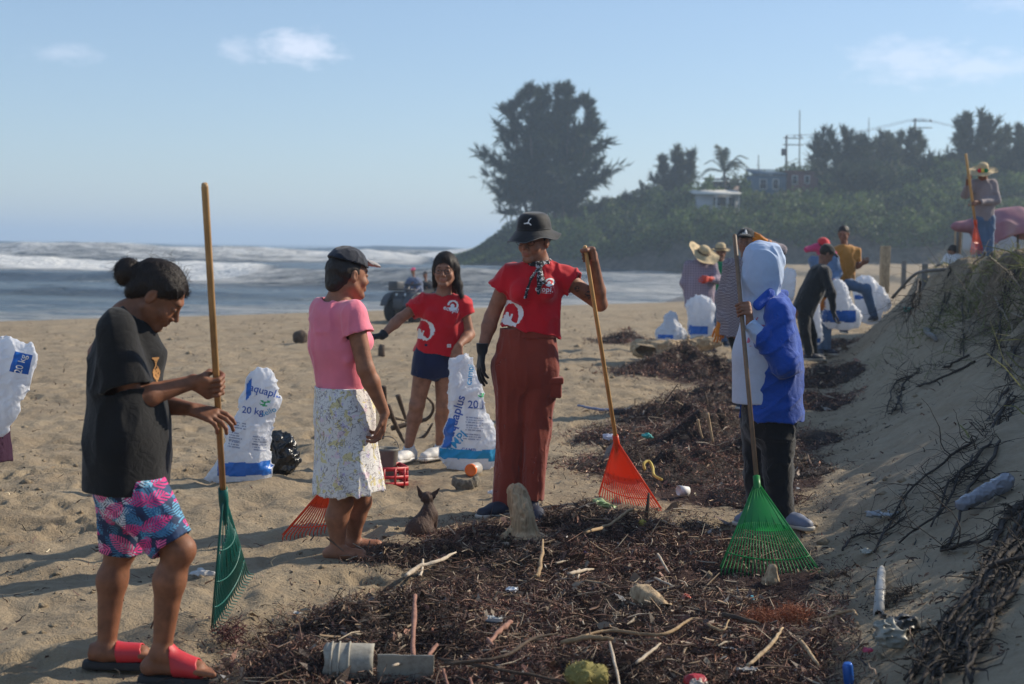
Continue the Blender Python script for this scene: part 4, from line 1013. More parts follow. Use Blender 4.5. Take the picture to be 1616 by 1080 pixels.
bo1 = sdf_obj('body', body, lo, hi, .0062, SKIN, t1, c1,
        [(hc1, .155, .0030), (gc1-np.array([.035, 0, 0]), .085, .0028), (W_L+np.array([.09, 0, -.02]), .11, .0030), (A_R+np.array([.09, 0, -.04]), .13, .004), (A_L+np.array([.09, 0, -.04]), .13, .004)])
# hair with bun
h = Sh(); L = lambda x, y, z: hc1+R1@(np.array([x, y, z])*hs1)
h.add(S_ell(L(0, -.018, .036), np.array((.0785, .098, .0885))*hs1, R1), .02)
h.add(S_ell(L(.048, .040, .050), np.array((.026, .055, .030))*hs1, R1), .03); h.add(S_ell(L(-.048, .040, .050), np.array((.026, .055, .030))*hs1, R1), .03)
h.add(S_ell(L(0, -.075, -.03), np.array((.055, .035, .05))*hs1, R1), .03)
h.sub(S_ell(L(0, .112, -.034), np.array((.12, .082, .100))*hs1, R1), .05); h.sub(S_cone(L(-.12, .012, -.045), L(.12, .012, -.045), .040*hs1, .040*hs1), .01)
bun = J(202, 430)
h.add(S_cone(L(0, -.085, .035), bun, .040, .018), .03); h.add(S_ell(bun, (.043, .043, .048)), .006)
h.disp(lambda p: .0022*vn3(p@A3(R1), (110, 18, 60), 5)+.0015*vn3(p, 45, 6)); h.disp(lambda p: .005*vn3(p, (30, 60, 20), 8)*(np.sqrt(((p-A3(bun))**2).sum(-1)) < .06))
lo_, hi_ = bb(hc1, bun, m=.13); ho1 = sdf_obj('hair', h, lo_, hi_, .0032, HAIR, t1); hair_strands(ho1, t1, lambda p: (bun-np.array([0, 0, .0]))-p, 5200, .055, .0009)
hm = MB(); r_ = random.Random(3)
for i in range(150):
    if i < 70:
        a = nrm([r_.gauss(-.5, 1), r_.gauss(0, 1), r_.gauss(.1, 1)]); p0 = bun+a*.04; d = nrm(a+np.array([r_.gauss(0, .7), r_.gauss(0, .7), r_.gauss(0, .7)])); ln = r_.uniform(.012, .045)
    else:
        th = r_.uniform(-1.2, 1.25); a = nrm(R1@np.array([r_.gauss(0, .45), math.sin(th), abs(math.cos(th))])); p0 = L(0, -.018, .036)+a*np.array([.088, .088, .088])*hs1*1.05; d = nrm(np.cross(a, [0, 1, 0])+a*.5+np.array([r_.gauss(0, .4)]*3)); ln = r_.uniform(.015, .055)
    q = curve_pts([p0, p0+d*ln*.6, p0+nrm(d+np.array([r_.gauss(0, .6), r_.gauss(0, .6), r_.gauss(-.4, .5)]))*ln], 5); hm.tube(q, [.0007, .0006, .0005, .0004, .0003], 3, False)
tag(hm.build('stray_hair', HAIR, t1), kind='stuff')
MB().tube([bun+np.array([.032, 0, 0])+R1@np.array([.021*math.cos(a), 0, .021*math.sin(a)])*1.2 for a in np.linspace(0, 2*math.pi, 16)], .0035, 6, False).build('hair_tie', mat_basic('hair_tie_material', (.45, .30, .28), .6), t1)
# t-shirt
CL_BLACK = mat_cloth('faded_black_cotton_material', (.014, .014, .015), .9, .22, sheen=.12)
def garment(name, mat, parent, parts, lo, hi, h=.0055, thick=.012, disp=None, cuts=(), sub=(), k=.04, planes=(), color=None, fine=None):
    """parts: (a, b, ra, rb, flat or None, open_end); a thin open shell round the parts, creased alike inside and out"""
    s = Sh(); inn = []
    for a, b, ra, rb, fl, op in parts:
        s.add(S_cone(a, b, ra, rb, fl, cap=(0, 1 if op else 0)), k); th = thick/(1 if fl is None else fl[1]**1.3)
        if op:
            e = nrm(np.asarray(b)-np.asarray(a))*.012; inn.append((S_cone(a, np.asarray(b)+e, ra-th, rb-th, fl, cap=(0, 1)), k))
        else: inn.append((S_cone(a, b, ra-th, rb-th, fl), k))
    def inner(p):
        d = np.full(p.shape[:-1], .5, np.float32)
        for f, kk in inn: d = smin(d, f(p), kk)
        return d+disp(p) if disp is not None and p.ndim > 1 and len(p) > 0 else d
    if disp is not None: s.disp(disp)
    s.sub(inner, .001)
    for f in sub: s.sub(f, .004)
    for f in planes: s.cut(f, 0)
    return sdf_obj(name, s, lo, hi, h, mat, parent, color, fine)
def foldfn(amp, sc, seed, R=None): return lambda p: folds(p, amp, sc, seed, R)+amp*.5*vn3(p, np.asarray(sc)*1.7, seed+5)
def tshirt(name, mat, parent, tor, sleeves, neck, lo, hi, h=.0055, thick=.012, amp=.006, fsc=(9, 9, 3), seed=0, extra=(), sub=(), planes=(), R=None):
    parts = [(a, b, ra, rb, fl, i == len(tor)-1) for i, (a, b, ra, rb, fl) in enumerate(tor)]+list(extra)+[(a, b, ra, rb, None, True) for a, b, ra, rb in sleeves]
    sb = list(sub)
    if neck is not None: sb.append(S_cone(*neck))
    return garment(name, mat, parent, parts, lo, hi, h, thick, foldfn(amp, fsc, seed, R), sub=sb, planes=planes)
def union_fn(sh):
    def f(p):
        d = np.full(p.shape[:-1], .5, np.float32)
        for op, g, k in sh.ops:
            if op == '+': d = smin(d, g(p), k)
        return d
    return f
lo, hi = bb(J(128, 490, -.30), J(275, 772, .30), m=.06)
tshirt('t_shirt', CL_BLACK, t1,
       [(J(191, 570), J(196, 612), .148, .176, (X_, .68)), (J(196, 612), J(201, 680), .176, .190, (X_, .70)), (J(201, 680), J(198, 772), .188, .198, (X_, .76))],
       [(S_R, J(199, 606, -.15), .064, .084), (S_L, J(222, 608, .16), .060, .080)],
       (J(212, 500), J(225, 470), .062, .07), lo, hi, seed=4, amp=.012, fsc=(7, 5, 3.2),
       extra=[(S_R+(0, 0, -.010), S_L+(0, 0, -.010), .054, .054, None, False), (J(205, 512), J(212, 560), .078, .11, None, False)])
bv = bvh_of(bpy.context.scene.objects['t_shirt'])
def mark(u, v):
    return (np.abs(u+.2*v) < .013+.010*np.sin(v*90))&(np.abs(v) < .075)&(vnoise2(u*160, v*160, 8) > -.35)
decal_mask('chest_print', bv, J(250, 598, -.05), (.45, .9, 0), (0, 0, 1), .07, .18, mark, print_mat('ochre_print_material', (.45, .22, .07)), t1, .003)
# shorts
m = NT('tropical_print_material'); tcn = m.N('ShaderNodeTexCoord'); base_c = None
def leaf_layer(prev, scale, seed, cols, wdt, rotz):
    mp = m.N('ShaderNodeMapping'); mp.inputs['Location'].default_value = (seed*1.7, seed*.3, seed*.9); mp.inputs['Scale'].default_value = (1, .6, 1); m.L(tcn.outputs['Object'], mp.inputs[0])
    vo = m.N('ShaderNodeTexVoronoi'); vo.inputs['Scale'].default_value = scale; vo.inputs['Randomness'].default_value = .9; m.L(mp.outputs[0], vo.inputs['Vector'])
    sc = m.N('ShaderNodeVectorMath', operation='SUBTRACT'); m.L(mp.outputs[0], sc.inputs[0]); m.L(vo.outputs['Position'], sc.inputs[1])
    sp = m.N('ShaderNodeSeparateXYZ'); m.L(sc.outputs[0], sp.inputs[0]); cs = m.N('ShaderNodeSeparateColor'); m.L(vo.outputs['Color'], cs.inputs[0])
    an = m.math('MULTIPLY', cs.outputs[0], 6.28); co = m.math('COSINE', an); si = m.math('SINE', an)
    a = m.math('ADD', m.math('MULTIPLY', sp.outputs[0], co), m.math('MULTIPLY', sp.outputs[2], si)); b = m.math('SUBTRACT', m.math('MULTIPLY', sp.outputs[2], co), m.math('MULTIPLY', sp.outputs[0], si))
    ab = m.math('ABSOLUTE', b); ph = m.math('SUBTRACT', a, m.math('MULTIPLY', ab, .9)); st = m.math('SINE', m.math('MULTIPLY', ph, 560))
    ln = .62/scale; env = m.math('SUBTRACT', 1.0, m.math('POWER', m.math('DIVIDE', m.math('ABSOLUTE', a), ln), 2.0)); env = m.math('MULTIPLY', env, wdt/scale)
    ins = m.math('GREATER_THAN', env, ab); leaf = m.math('MULTIPLY', ins, m.math('GREATER_THAN', st, -.15)); spine = m.math('MULTIPLY', m.math('GREATER_THAN', .0018, ab), ins)
    k = m.math('MAXIMUM', leaf, spine); colr = m.ramp(cs.outputs[1], cols, 'CONSTANT'); return m.mix(k, prev, colr)
c = m.ramp(m.noise(m.coord('Object'), 9, 3), [(.4, (.012, .018, .06)), (.6, (.02, .06, .15))])
c = leaf_layer(c, 15, 1, [(0, (.05, .20, .36)), (.45, (.10, .34, .50)), (.8, (.42, .55, .66))], .30, 0)
c = leaf_layer(c, 13, 4, [(0, (.04, .15, .30)), (.5, (.62, .64, .70)), (.75, (.12, .36, .55))], .27, 0)
c = leaf_layer(c, 10.5, 9, [(0, (.62, .03, .20)), (.6, (.75, .12, .32)), (.85, (.02, .03, .09))], .27, 0)
m.set('Base Color', c); m.set('Roughness', .8); m.bump(m.noise(m.coord('Object'), 22, 4), .4, .01); TROP = m.m
lo, hi = bb(J(150, 730, -.2), J(305, 875, .2), m=.06)
garment('shorts', TROP, t1, [(J(203, 740), J(205, 765), .155, .155, (X_, .80), False), (J(210, 772, -.068), J(272, 860, -.10), .106, .084, None, True), (J(196, 770, .075), J(186, 870, .10), .106, .080, None, True)], lo, hi,
        disp=foldfn(.008, (11, 11, 3.5), 14), planes=[S_plane(J(203, 748), (0, 0, 1))])
# sandals
SOLE = mat_basic('black_rubber_sole_material', (.02, .018, .018), .75, .3, 20, .3, .003, 80); REDS = mat_basic('red_strap_material', (.52, .025, .035), .5, .12, 10, .2, .003, 90)
def sandal(parent, A, td, L=.245, s=1.0, z=0, strap=REDS):
    A = np.asarray(A); t = nrm([td[0], td[1], 0]); sd = np.array([-t[1], t[0], 0]); g = np.array([A[0], A[1], z])
    sh = Sh(); a = g-t*.050+Z_*.004; b = g+t*(L-.085)+Z_*.004
    sh.add(S_cone(a, b, .037, .046), .0); sh.cut(S_plane(g+Z_*.027, Z_), .006); sh.cut(S_plane(g-Z_*.004, -Z_), .003); sh.sub(S_cone(a+Z_*.035, b+Z_*.035, .022, .034), .01)
    lo, hi = bb(a, b, m=.07); sdf_obj('sandal_sole', sh, lo, hi, .0045, SOLE, parent)
    ft = Sh(); add_foot(ft, A, td, s, L, z+fz1, toes=False); fu = union_fn(ft)
    sh = Sh(); sh.add(lambda p: fu(p)-.0075, 0); sh.sub(lambda p: fu(p)-.0015, 0); sh.cut(S_plane(g+t*(L*.60), t+Z_*.25)); sh.cut(S_plane(g+t*(L*.20), -t-Z_*.15)); sh.cut(S_plane(g+Z_*.012, -Z_))
    sdf_obj('strap', sh, g-.3, g+.3, .0035, strap, parent)
sandal(t1, A_R, (1, -.06), z=zf1, s=1); sandal(t1, A_L, (1, .02), z=zf1)
tA = P(333, 998, 5.40); tB = P(391, 905, 5.80)
fan_rake(pole1_top, pole1_bot, tA, tB, TEAL, WOOD_POLE, 'teal green rake with a worn wooden handle held by the woman in black', 22, plate_open=True, hookn=(1, -.1, -.15))
# ================================================================== shared clothing makers
def glasses(c, R, s, parent, name='glasses'):
    L = lambda x, y, z: np.asarray(c)+R@(np.array([x, y, z])*s); m = MB()
    for sx in (-1, 1):
        a = np.linspace(0, 2*math.pi, 17); m.tube([L(sx*.033+.023*math.cos(q), .106-.3*abs(.023*math.cos(q)*1), .002+.017*math.sin(q)) for q in a], .0016*s, 5, False)
        m.tube([L(sx*.056, .100, .008), L(sx*.074, .06, .010), L(sx*.078, .0, .006)], .0014*s, 5)
    m.tube([L(-.011, .108, .006), L(0, .110, .009), L(.011, .108, .006)], .0014*s, 5); tag(m.build(name, BLACK_INK, parent), kind='stuff')
def cap(c, R, s, mat, brim_mat, parent, tilt=0, back=1.0):
    L = lambda x, y, z: np.asarray(c)+R@(np.array([x, y, z])*s)
    h = Sh(); h.add(S_ell(L(0, -.014, .034), np.array((.093, .112*back, .104))*s, R), 0); h.cut(S_plane(L(0, .09, .040), R@np.array([0, -.18, -1.0])), .004)
    h.disp(lambda p: folds(p, .004, (20, 20, 20), 31)); h.sub(S_ell(L(0, -.014, .030), np.array((.083, .102*back, .092))*s, R), .003)
    hc = h; lo, hi = bb(c, m=.16*s); sdf_obj('cap_crown', hc, lo, hi, .005*s, mat, parent)
    b = Sh(); b.add(S_ell(L(0, .085, .048), np.array((.074, .088, .036))*s, R), 0); b.sub(S_ell(L(0, .078, .040), np.array((.082, .098, .036))*s, R), .001)
    b.cut(S_plane(L(0, .075, .0), R@np.array([0, -1.0, 0])), .01)
    sdf_obj('cap_brim', b, lo, hi, .0038*s, brim_mat, parent)
    MB().lathe(L(0, -.014, .131), R[:, 2], [(.0, .006), (.007*s, .003), (.008*s, -.002)], 8).build('cap_button', mat, parent)
def lathe_hat(c, R, s, prof, mat, parent, name, sx=1.0, sy=1.14, amp=.006, seed=0, n=64, tilt=(0, 0), floppy=0):
    """prof: (radius, height) in head units; thickness is added"""
    prof = np.array(prof, float); pr = curve_pts(np.c_[prof, np.zeros(len(prof))], 40)[:, :2]
    V = []; a = np.arange(n)*2*math.pi/n
    for lay in (0, .0035):
        for r, z in pr:
            x = (r+lay*.6)*np.cos(a)*sx; y = (r+lay*.6)*np.sin(a)*sy; zz = z+lay+0*a
            k = np.clip((r-.09)/.06, 0, 1); zz = zz+k*(floppy*np.cos(2*a+seed)+amp*1.5*np.sin(5*a+seed)+tilt[0]*x+tilt[1]*y)
            q = np.stack([x, y, zz], 1); q = q+amp*.5*np.stack([vn3(q, 22, seed), vn3(q, 22, seed+1), vn3(q, 22, seed+2)], 1); V.append(q)
    V = np.concatenate(V)*s; V = np.asarray(c)+V@R.T; m = len(pr); g = []
    for lay in (0, 1):
        idx = np.arange(m*n).reshape(m, n)+lay*m*n; q = np.stack([idx[:-1], np.roll(idx[:-1], -1, 1), np.roll(idx[1:], -1, 1), idx[1:]], -1).reshape(-1, 4); g.append(q if lay else q[:, ::-1])
    e0 = np.arange(n)+(m-1)*n; e1 = e0+m*n; g.append(np.stack([e0, np.roll(e0, -1), np.roll(e1, -1), e1], 1))
    return link(name, mesh_np(name, V, np.concatenate(g)), mat, parent)
def glove_obj(parent, build, lo, hi, mat, h=.004, name='glove'):
    s = Sh(); build(s); return sdf_obj(name, s, lo, hi, h, mat, parent)
def shoe(parent, A, td, z, mat, sole, s=1.0, L=.26, h=.005, high=0):
    A = np.asarray(A, float); t = nrm([td[0], td[1], 0]); sd = np.array([-t[1], t[0], 0]); g = np.array([A[0], A[1], z]); u = Sh()
    u.add(S_cone(g-t*.03*s+Z_*.055*s, A+Z_*(.0+high), .040*s, .040*s, cap=(0, 1)), .02); u.add(S_cone(g-t*.045*s+Z_*.040*s, g+t*(L*.38)+Z_*.040*s, .037*s, .040*s), .03)
    u.add(S_cone(g+t*(L*.25)+Z_*.038*s, g+t*(L*.68)+Z_*.030*s, .043*s, .033*s, (sd, 1.15)), .03); u.cut(S_plane(g+Z_*.020*s, -Z_)); u.disp(lambda p: .0015*vn3(p, 40, 3))
    lo, hi = bb(g-t*.09, g+t*L, A+Z_*high, m=.06); sdf_obj('shoe_upper', u, lo, hi, h, mat, parent)
    q = Sh(); q.add(S_cone(g-t*.045*s+Z_*.02, g+t*(L*.69)+Z_*.02, .044*s, .045*s), 0); q.cut(S_plane(g+Z_*.024*s, Z_), .003); q.cut(S_plane(g, -Z_), .003)
    sdf_obj('shoe_sole', q, lo, hi, h, sole, parent)
def glue_col(skin, fc=None, seed=1):
    def f(V):
        b = np.tile(np.asarray(skin, np.float32), (len(V), 1))*(1+.09*vn3(V, 9, seed))[:, None]
        return fc(V, b) if fc is not None else b
    return f
NAVY = mat_cloth('navy_cap_cotton_material', (.016, .020, .034), .8, .3, crease=.4); BRIM = mat_cloth('pale_grey_brim_material', (.34, .31, .30), .8, .3)  # brim is a mottled pale grey, lighter than the navy crown
SNEAK = mat_basic('white_sneaker_material', (.62, .60, .58), .6, .12, 20, .2, .003, 60); SOLEW = mat_basic('pale_sole_material', (.50, .46, .40), .7, .1, 20, .1)
DARKSHOE = mat_basic('navy_shoe_material', (.018, .022, .04), .6, .2, 20, .3, .003, 60); GLOVEB = mat_cloth('black_glove_material', (.014, .014, .017), .6, .3, crease=.4, cs=60, cd=.004); GLOVEO = mat_cloth('orange_glove_material', (.72, .22, .02), .6, .2); GLOVER = mat_cloth('red_glove_material', (.62, .05, .02), .6, .2)
# ================================================================== PERSON 2: pink top, patterned skirt
Y0 = 6.72; SK2 = np.array((.30, .130, .072), np.float32)
f2 = nrm((.84, .54, 0)); s2 = nrm((f2[1], -f2[0], 0))
zf2 = gz(J(540, 885)[0], Y0)
t2 = empty('person', (J(545, 885)[0], Y0, 0), 'woman in a bright pink top, pale patterned skirt and navy cap, seen from behind', 'person')
R2 = head_frame((.80, .60, -.10), (.08, .06, 1)); hc2 = J(549, 434); body = Sh()
add_head(body, hc2, R2, .98, J(534, 476), .052)
SR, ER, WR = J(557, 496, -.13), J(577, 583, -.15), J(607, 652, -.10)
SL, EL, WL = J(508, 492, .13), J(515, 580, .28), J(537, 602, .42)
body.add(S_cone(J(530, 515), J(540, 640), .13, .12, (f2, .75)), .03); body.add(S_cone(SR, SL, .05, .05), .05); body.add(S_cone(J(534, 470), J(531, 500), .052, .10, (f2, .7)), .04)
add_arm(body, SR, ER, WR, 1.0, (.047, .039, .034, .025)); add_arm(body, SL, EL, WL)
hd2 = nrm((-.15, .0, -1)); open_hand(body, WR, hd2, (-.75, -.25, .1), .95, .55, .12, -1, .3)
rk2_top = P(541, 506, Y0+.44); rk2_s = P(524, 760, 7.22); pax = nrm(rk2_top-rk2_s); g2 = rk2_s+(rk2_top-rk2_s)*((760-600)/254.)
grip_hand(body, g2, pax, (-.6, -.8, 0), None, wrist=WL, turn=-1)
AN, AF = J(533, 866), J(557, 857, .2)
add_leg(body, J(540, 720), J(538, 795), AN, .97, (.08, .052, .054, .033), (-1, 0, 0)); add_leg(body, J(565, 720, .08), J(568, 792, .16), AF, .97, (.08, .052, .054, .033), (-1, 0, 0))
zn, zfr = gz(AN[0], AN[1])+.012, gz(AF[0], AF[1])+.012
add_foot(body, AN, (1, -.12), .97, .235, zn); add_foot(body, AF, (1, .1), .97, .235, zfr)
lo, hi = bb(J(485, 430, -.15), J(612, 400, .45), (J(540, 900)[0], Y0, -.02), m=.07); lo[2] = -.05
sdf_obj('body', body, lo, hi, .0068, SKIN, t2, glue_col(SK2, face_color(hc2, R2, .98, SK2, (.30, .09, .07)), 4), [(hc2, .15, .0036), (WR+hd2*.09, .10, .0034), (AN+np.array([.08, 0, -.05]), .12, .0045), (AF+np.array([.08, 0, -.05]), .12, .0045)])
L = lambda x, y, z: hc2+R2@(np.array([x, y, z])*.98)
h = Sh(); h.add(S_ell(L(0, -.020, .020), np.array((.0785, .096, .090)), R2), .01); h.add(S_ell(L(0, -.075, -.045), np.array((.055, .035, .045)), R2), .02)
h.sub(S_ell(L(0, .105, -.03), np.array((.12, .088, .12)), R2), .02); h.sub(S_cone(L(-.12, .008, -.035), L(.12, .008, -.035), .036, .036), .01); h.disp(lambda p: .003*vn3(p, 70, 6))
lo, hi = bb(hc2, m=.14); sdf_obj('hair', h, lo, hi, .0045, HAIR, t2)
cap(hc2, R2, .98, NAVY, BRIM, t2)
PINK = mat_cloth('pink_cotton_material', (.84, .215, .29), .8, .10, crease=.35)
tb = J(536, 628); lo, hi = bb(J(485, 470, -.22), J(594, 628, .25), m=.07)
tshirt('pink_top', PINK, t2, [(J(527, 515), J(533, 548), .150, .160, (f2, .72)), (J(533, 548), J(539, 600), .160, .130, (f2, .78)), (J(539, 600), J(540, 630), .128, .126, (f2, .80))],
       [(SR, J(565, 527, -.14), .060, .070), (SL, J(510, 526, .18), .060, .068)], (J(533, 484), J(538, 452), .080, .085), lo, hi, .006, amp=.010, fsc=(10, 10, 6), seed=31,
       extra=[(SR, SL, .055, .055, None, False), (J(570, 538, .06), J(571, 540, .06), .062, .062, None, False), (J(555, 538, .14), J(556, 540, .14), .062, .062, None, False)])
# skirt: white cloth with loose drawn flowers
m = NT('drawn_flower_print_material'); v = m.coord('Object')
n1 = m.noise(m.coord('Object', (1, .6, 1)), 15, 2, .5, 1.6); n2 = m.noise(m.coord('Object', (1, 1, 1)), 21, 2, .5, 1.2)
ln = m.math('GREATER_THAN', .012, m.math('ABSOLUTE', m.math('SUBTRACT', n1, .5))); ln2 = m.math('GREATER_THAN', .010, m.math('ABSOLUTE', m.math('SUBTRACT', n2, .56)))
yel = m.math('MULTIPLY', m.math('GREATER_THAN', m.noise(v, 24, 2, .5, .8), .60), .75); pnk = m.math('MULTIPLY', m.math('GREATER_THAN', m.noise(m.coord('Object', (1, 1, 1.3), (0, 0, 2)), 17, 2), .63), .5); prp = m.math('MULTIPLY', m.math('GREATER_THAN', m.noise(m.coord('Object', (1.2, 1, 1), (1, 0, 1)), 27, 2), .66), .6)
c = m.mix(yel, (.76, .73, .70), (.70, .58, .20)); c = m.mix(pnk, c, (.75, .48, .60)); c = m.mix(prp, c, (.42, .36, .66)); c = m.mix(m.math('MULTIPLY', m.math('MAXIMUM', ln, ln2), .72), c, (.17, .13, .15))
m.set('Base Color', c); m.set('Roughness', .85); m.bump(m.noise(v, 28, 4), .3, .01)
lo, hi = bb(J(488, 605, -.2), J(612, 775, .2), m=.06)
garment('skirt', m.m, t2, [(J(538, 612), J(543, 655), .142, .156, (f2, .86), False), (J(543, 655), J(551, 776), .150, .186, (f2, .88), True)], lo, hi, .006,
        disp=lambda p: folds(p, .012, (13, 13, 1.6), 40)+.006*vn3(p, (7, 7, 2), 41)+.006*np.sin(p[..., 0]*48)*np.clip((1.0-p[..., 2])*1.3-.3, 0, 1), planes=[S_plane(J(540, 610), (.0, 0, 1))])
for A, tdv in ((AN, (1, -.12)), (AF, (1, .1))):
    t_ = nrm((*tdv, 0)); g = np.array([A[0], A[1], gz(A[0], A[1])+.004]); q = Sh(); q.add(S_cone(g-t_*.05, g+t_*.155, .036, .044), 0); q.cut(S_plane(g+Z_*.010, Z_), .002); q.cut(S_plane(g-Z_*.004, -Z_), .002)
    lo, hi = bb(g-t_*.05, g+t_*.16, m=.06); sdf_obj('flip_flop', q, lo, hi, .0045, SOLE, t2)
tA = G(443, 853)+Z_*.02; tB = G(573, 834)+Z_*.02
fan_rake(rk2_top, rk2_s, tA, tB, ORANGE, WOOD_POLE3, 'orange rake standing behind the bare legs of the woman in pink', 22, hookn=(0, .3, -1), plate=.42)
# ================================================================== PERSON 3: red tee, rust trousers, black bucket hat
Y0 = 7.9; SK3 = np.array((.30, .135, .080), np.float32); f3 = nrm((-.18, -1, 0))
t3 = empty('person', (J(820, 805)[0], Y0, 0), 'woman in black bucket hat, red t-shirt and wide rust trousers, leaning on an orange rake', 'person')
R3 = head_frame((-.50, -.86, -.10), (0, -.05, 1)); hc3 = J(843, 381, -.02); body = Sh()
add_head(body, hc3, R3, 1.0, J(850, 420), .054)
S1, E1, W1 = J(803, 437, 0), J(776, 500, .04), J(761, 553, -.03); S2, E2, W2 = J(891, 438, 0), J(947, 480, .10), J(936, 404, -.07)
rk3_top = P(922, 383, Y0-.14)*1.0; rk3_s = P(973, 700, 8.22); p3ax = nrm(rk3_top-rk3_s); rk3_top = rk3_top-p3ax*.02; g3 = rk3_s+(rk3_top-rk3_s)*.955
body.add(S_cone(S1, S2, .052, .052), .05); body.add(S_cone(J(845, 455), J(835, 540), .135, .13, (f3, .68)), .03); body.add(S_cone(J(848, 415), J(847, 440), .054, .09, (f3, .7)), .04)
add_arm(body, S1, E1, W1, 1.0, (.050, .040, .035, .026)); add_arm(body, S2, E2, W2, 1.0, (.050, .040, .035, .024))
grip_hand(body, g3, p3ax, (.55, -.45, -.2), None, wrist=W2+np.array([0, 0, .01]), turn=1, s=1.0)
lo, hi = bb(J(755, 560, -.2), J(955, 370, .2), m=.07)
bo3 = sdf_obj('body', body, lo, hi, .007, SKIN, t3, glue_col(SK3, face_color(hc3, R3, 1.0, SK3, (.30, .10, .08)), 5), [(hc3, .15, .0036), (g3, .085, .0034)])
g_ = lambda s: (open_hand(s, W1, (-.10, -.05, -1), (.8, .3, 0), 1.08, .25, .22, -1, .5), s.add(S_cone(W1+Z_*.04, W1, .034, .031, cap=(1, 0)), .01))
lo, hi = bb(W1, W1-Z_*.22, m=.09); glove_obj(t3, g_, lo, hi, GLOVEB, .0042)
RED = mat_cloth('red_cotton_material', (.56, .008, .018), .75, .14, crease=.45, cs=18)
lo, hi = bb(J(775, 405, -.25), J(920, 528, .25), m=.06)
ts3 = tshirt('t_shirt', RED, t3, [(J(845, 452), J(842, 495), .152, .146, (f3, .68)), (J(842, 495), J(836, 523), .146, .172, (f3, .70))],
       [(S1, J(788, 457, .01), .062, .070), (S2, J(908, 449, -.02), .064, .076)], (J(848, 420), J(848, 402), .066, .066), lo, hi, .0062, amp=.012, fsc=(10, 10, 5), seed=51,
       extra=[(S1+Z_*0, S2, .052, .052, None, False), (J(848, 427), S1, .056, .050, None, False), (J(848, 427), S2, .056, .050, None, False), (J(822, 458, -.075), J(822, 462, -.08), .060, .060, None, False), (J(862, 458, -.085), J(862, 462, -.09), .060, .060, None, False)])
RUST = mat_cloth('rust_twill_material', (.235, .040, .022), .8, .12, crease=.4, cs=20, cd=.015)
lo, hi = bb(J(770, 515, -.25), J(890, 800, .25), m=.07)
pants3 = garment('trousers', RUST, t3, [(J(834, 522), J(832, 580), .154, .186, (f3, .66), False), (J(808, 580, .02), J(808, 690, .02), .112, .088, None, False), (J(808, 690, .02), J(802, 797, .02), .080, .088, None, True),
        (J(853, 580), J(847, 690, -.02), .106, .072, None, False), (J(847, 690, -.02), J(841, 790, -.05), .072, .064, None, True)], lo, hi, .0068, disp=lambda p: folds(p, .014, (10, 10, 1.6), 60)+folds(p, .006, (18, 18, 5), 61), planes=[S_plane(J(834, 520), (0, 0, 1))], k=.014)
garment('waistband', RUST, t3, [(J(834, 518), J(834, 533), .160, .165, (f3, .66), True)], *bb(J(775, 510, -.2), J(890, 540, .2), m=.06), .006, planes=[S_plane(J(834, 519), Z_)])
pk = Sh(); pk.add(S_box(J(876, 612, -.03), (.035, .055, .055), None, .012), 0); pk.add(S_box(J(877, 600, -.03), (.041, .060, .018), None, .008), 0); pk.disp(lambda p: .004*vn3(p, 20, 3)); lo, hi = bb(J(876, 612), m=.12); sdf_obj('cargo_pocket', pk, lo, hi, .005, RUST, t3)
AF3 = J(800, 798, -.02); AG3 = J(840, 792, -.10)
shoe(t3, AF3, (-.75, -.6), gz(AF3[0], AF3[1]), DARKSHOE, SOLEW, .95, .25); shoe(t3, AG3, (.25, -1), gz(AG3[0], AG3[1]), DARKSHOE, SOLEW, .95, .25)
BLK = mat_cloth('black_nylon_hat_material', (.013, .013, .015), .7, .25, crease=.4, cs=30, cd=.006)
lathe_hat(hc3, R3, 1.0, [(.0, .160), (.036, .157), (.064, .147), (.082, .126), (.091, .098), (.094, .075), (.096, .062), (.106, .052), (.132, .030), (.148, .018)], BLK, t3, 'bucket_hat', .97, 1.10, .006, 2, tilt=(-.05, -.08), floppy=.006)
L = lambda x, y, z: hc3+R3@np.array([x, y, z], float)
m_ = MB(); m_.tube([L(-.0965*.97*math.sin(a), .0965*1.10*math.cos(a), .072) for a in np.linspace(0, 2*math.pi, 40)], .0035, 6, False); m_.build('hat_band', BLK, t3)
h = Sh(); h.add(S_ell(L(0, -.02, .02), np.array((.080, .098, .090)), R3), .01); h.sub(S_ell(L(0, .10, -.03), np.array((.12, .095, .12)), R3), .02); h.disp(lambda p: .003*vn3(p, 70, 6)); lo, hi = bb(hc3, m=.14); sdf_obj('hair', h, lo, hi, .005, HAIR, t3)
glasses(hc3, R3, 1.0, t3)
bandm = NT('bandana_paisley_material'); v = bandm.coord('Object'); bandm.set('Base Color', bandm.mix(bandm.math('GREATER_THAN', bandm.noise(v, 60, 2, .5, 1), .56), (.012, .012, .016), (.45, .45, .47))); bandm.set('Roughness', .8); BAND = bandm.m
b_ = Sh(); nb = J(848, 409, 0); ring = [nb+np.array([.066*math.sin(a), -.062*math.cos(a), -.018+.026*math.sin(a+.2)*0-.012*math.cos(a)]) for a in np.linspace(0, 2*math.pi, 15)]
for i in range(14): b_.add(S_cone(ring[i], ring[i+1], .017, .017), .01)
kn = ring[0]+np.array([.012, -.012, -.008]); b_.add(S_ell(kn, (.019, .016, .020)), .01)
ch = [kn, J(852, 440, -.155), J(850, 462, -.165)]; ch2 = [kn, J(838, 440, -.15), J(829, 470, -.165)]
for a, b, r0, r1 in ((ch[0], ch[1], .010, .019), (ch[1], ch[2], .019, .010), (ch2[0], ch2[1], .006, .009), (ch2[1], ch2[2], .009, .008), (kn, J(858, 446, -.155), .008, .014)): b_.add(S_cone(a, b, r0, r1, ((0, 1, 0), .5)), .006)
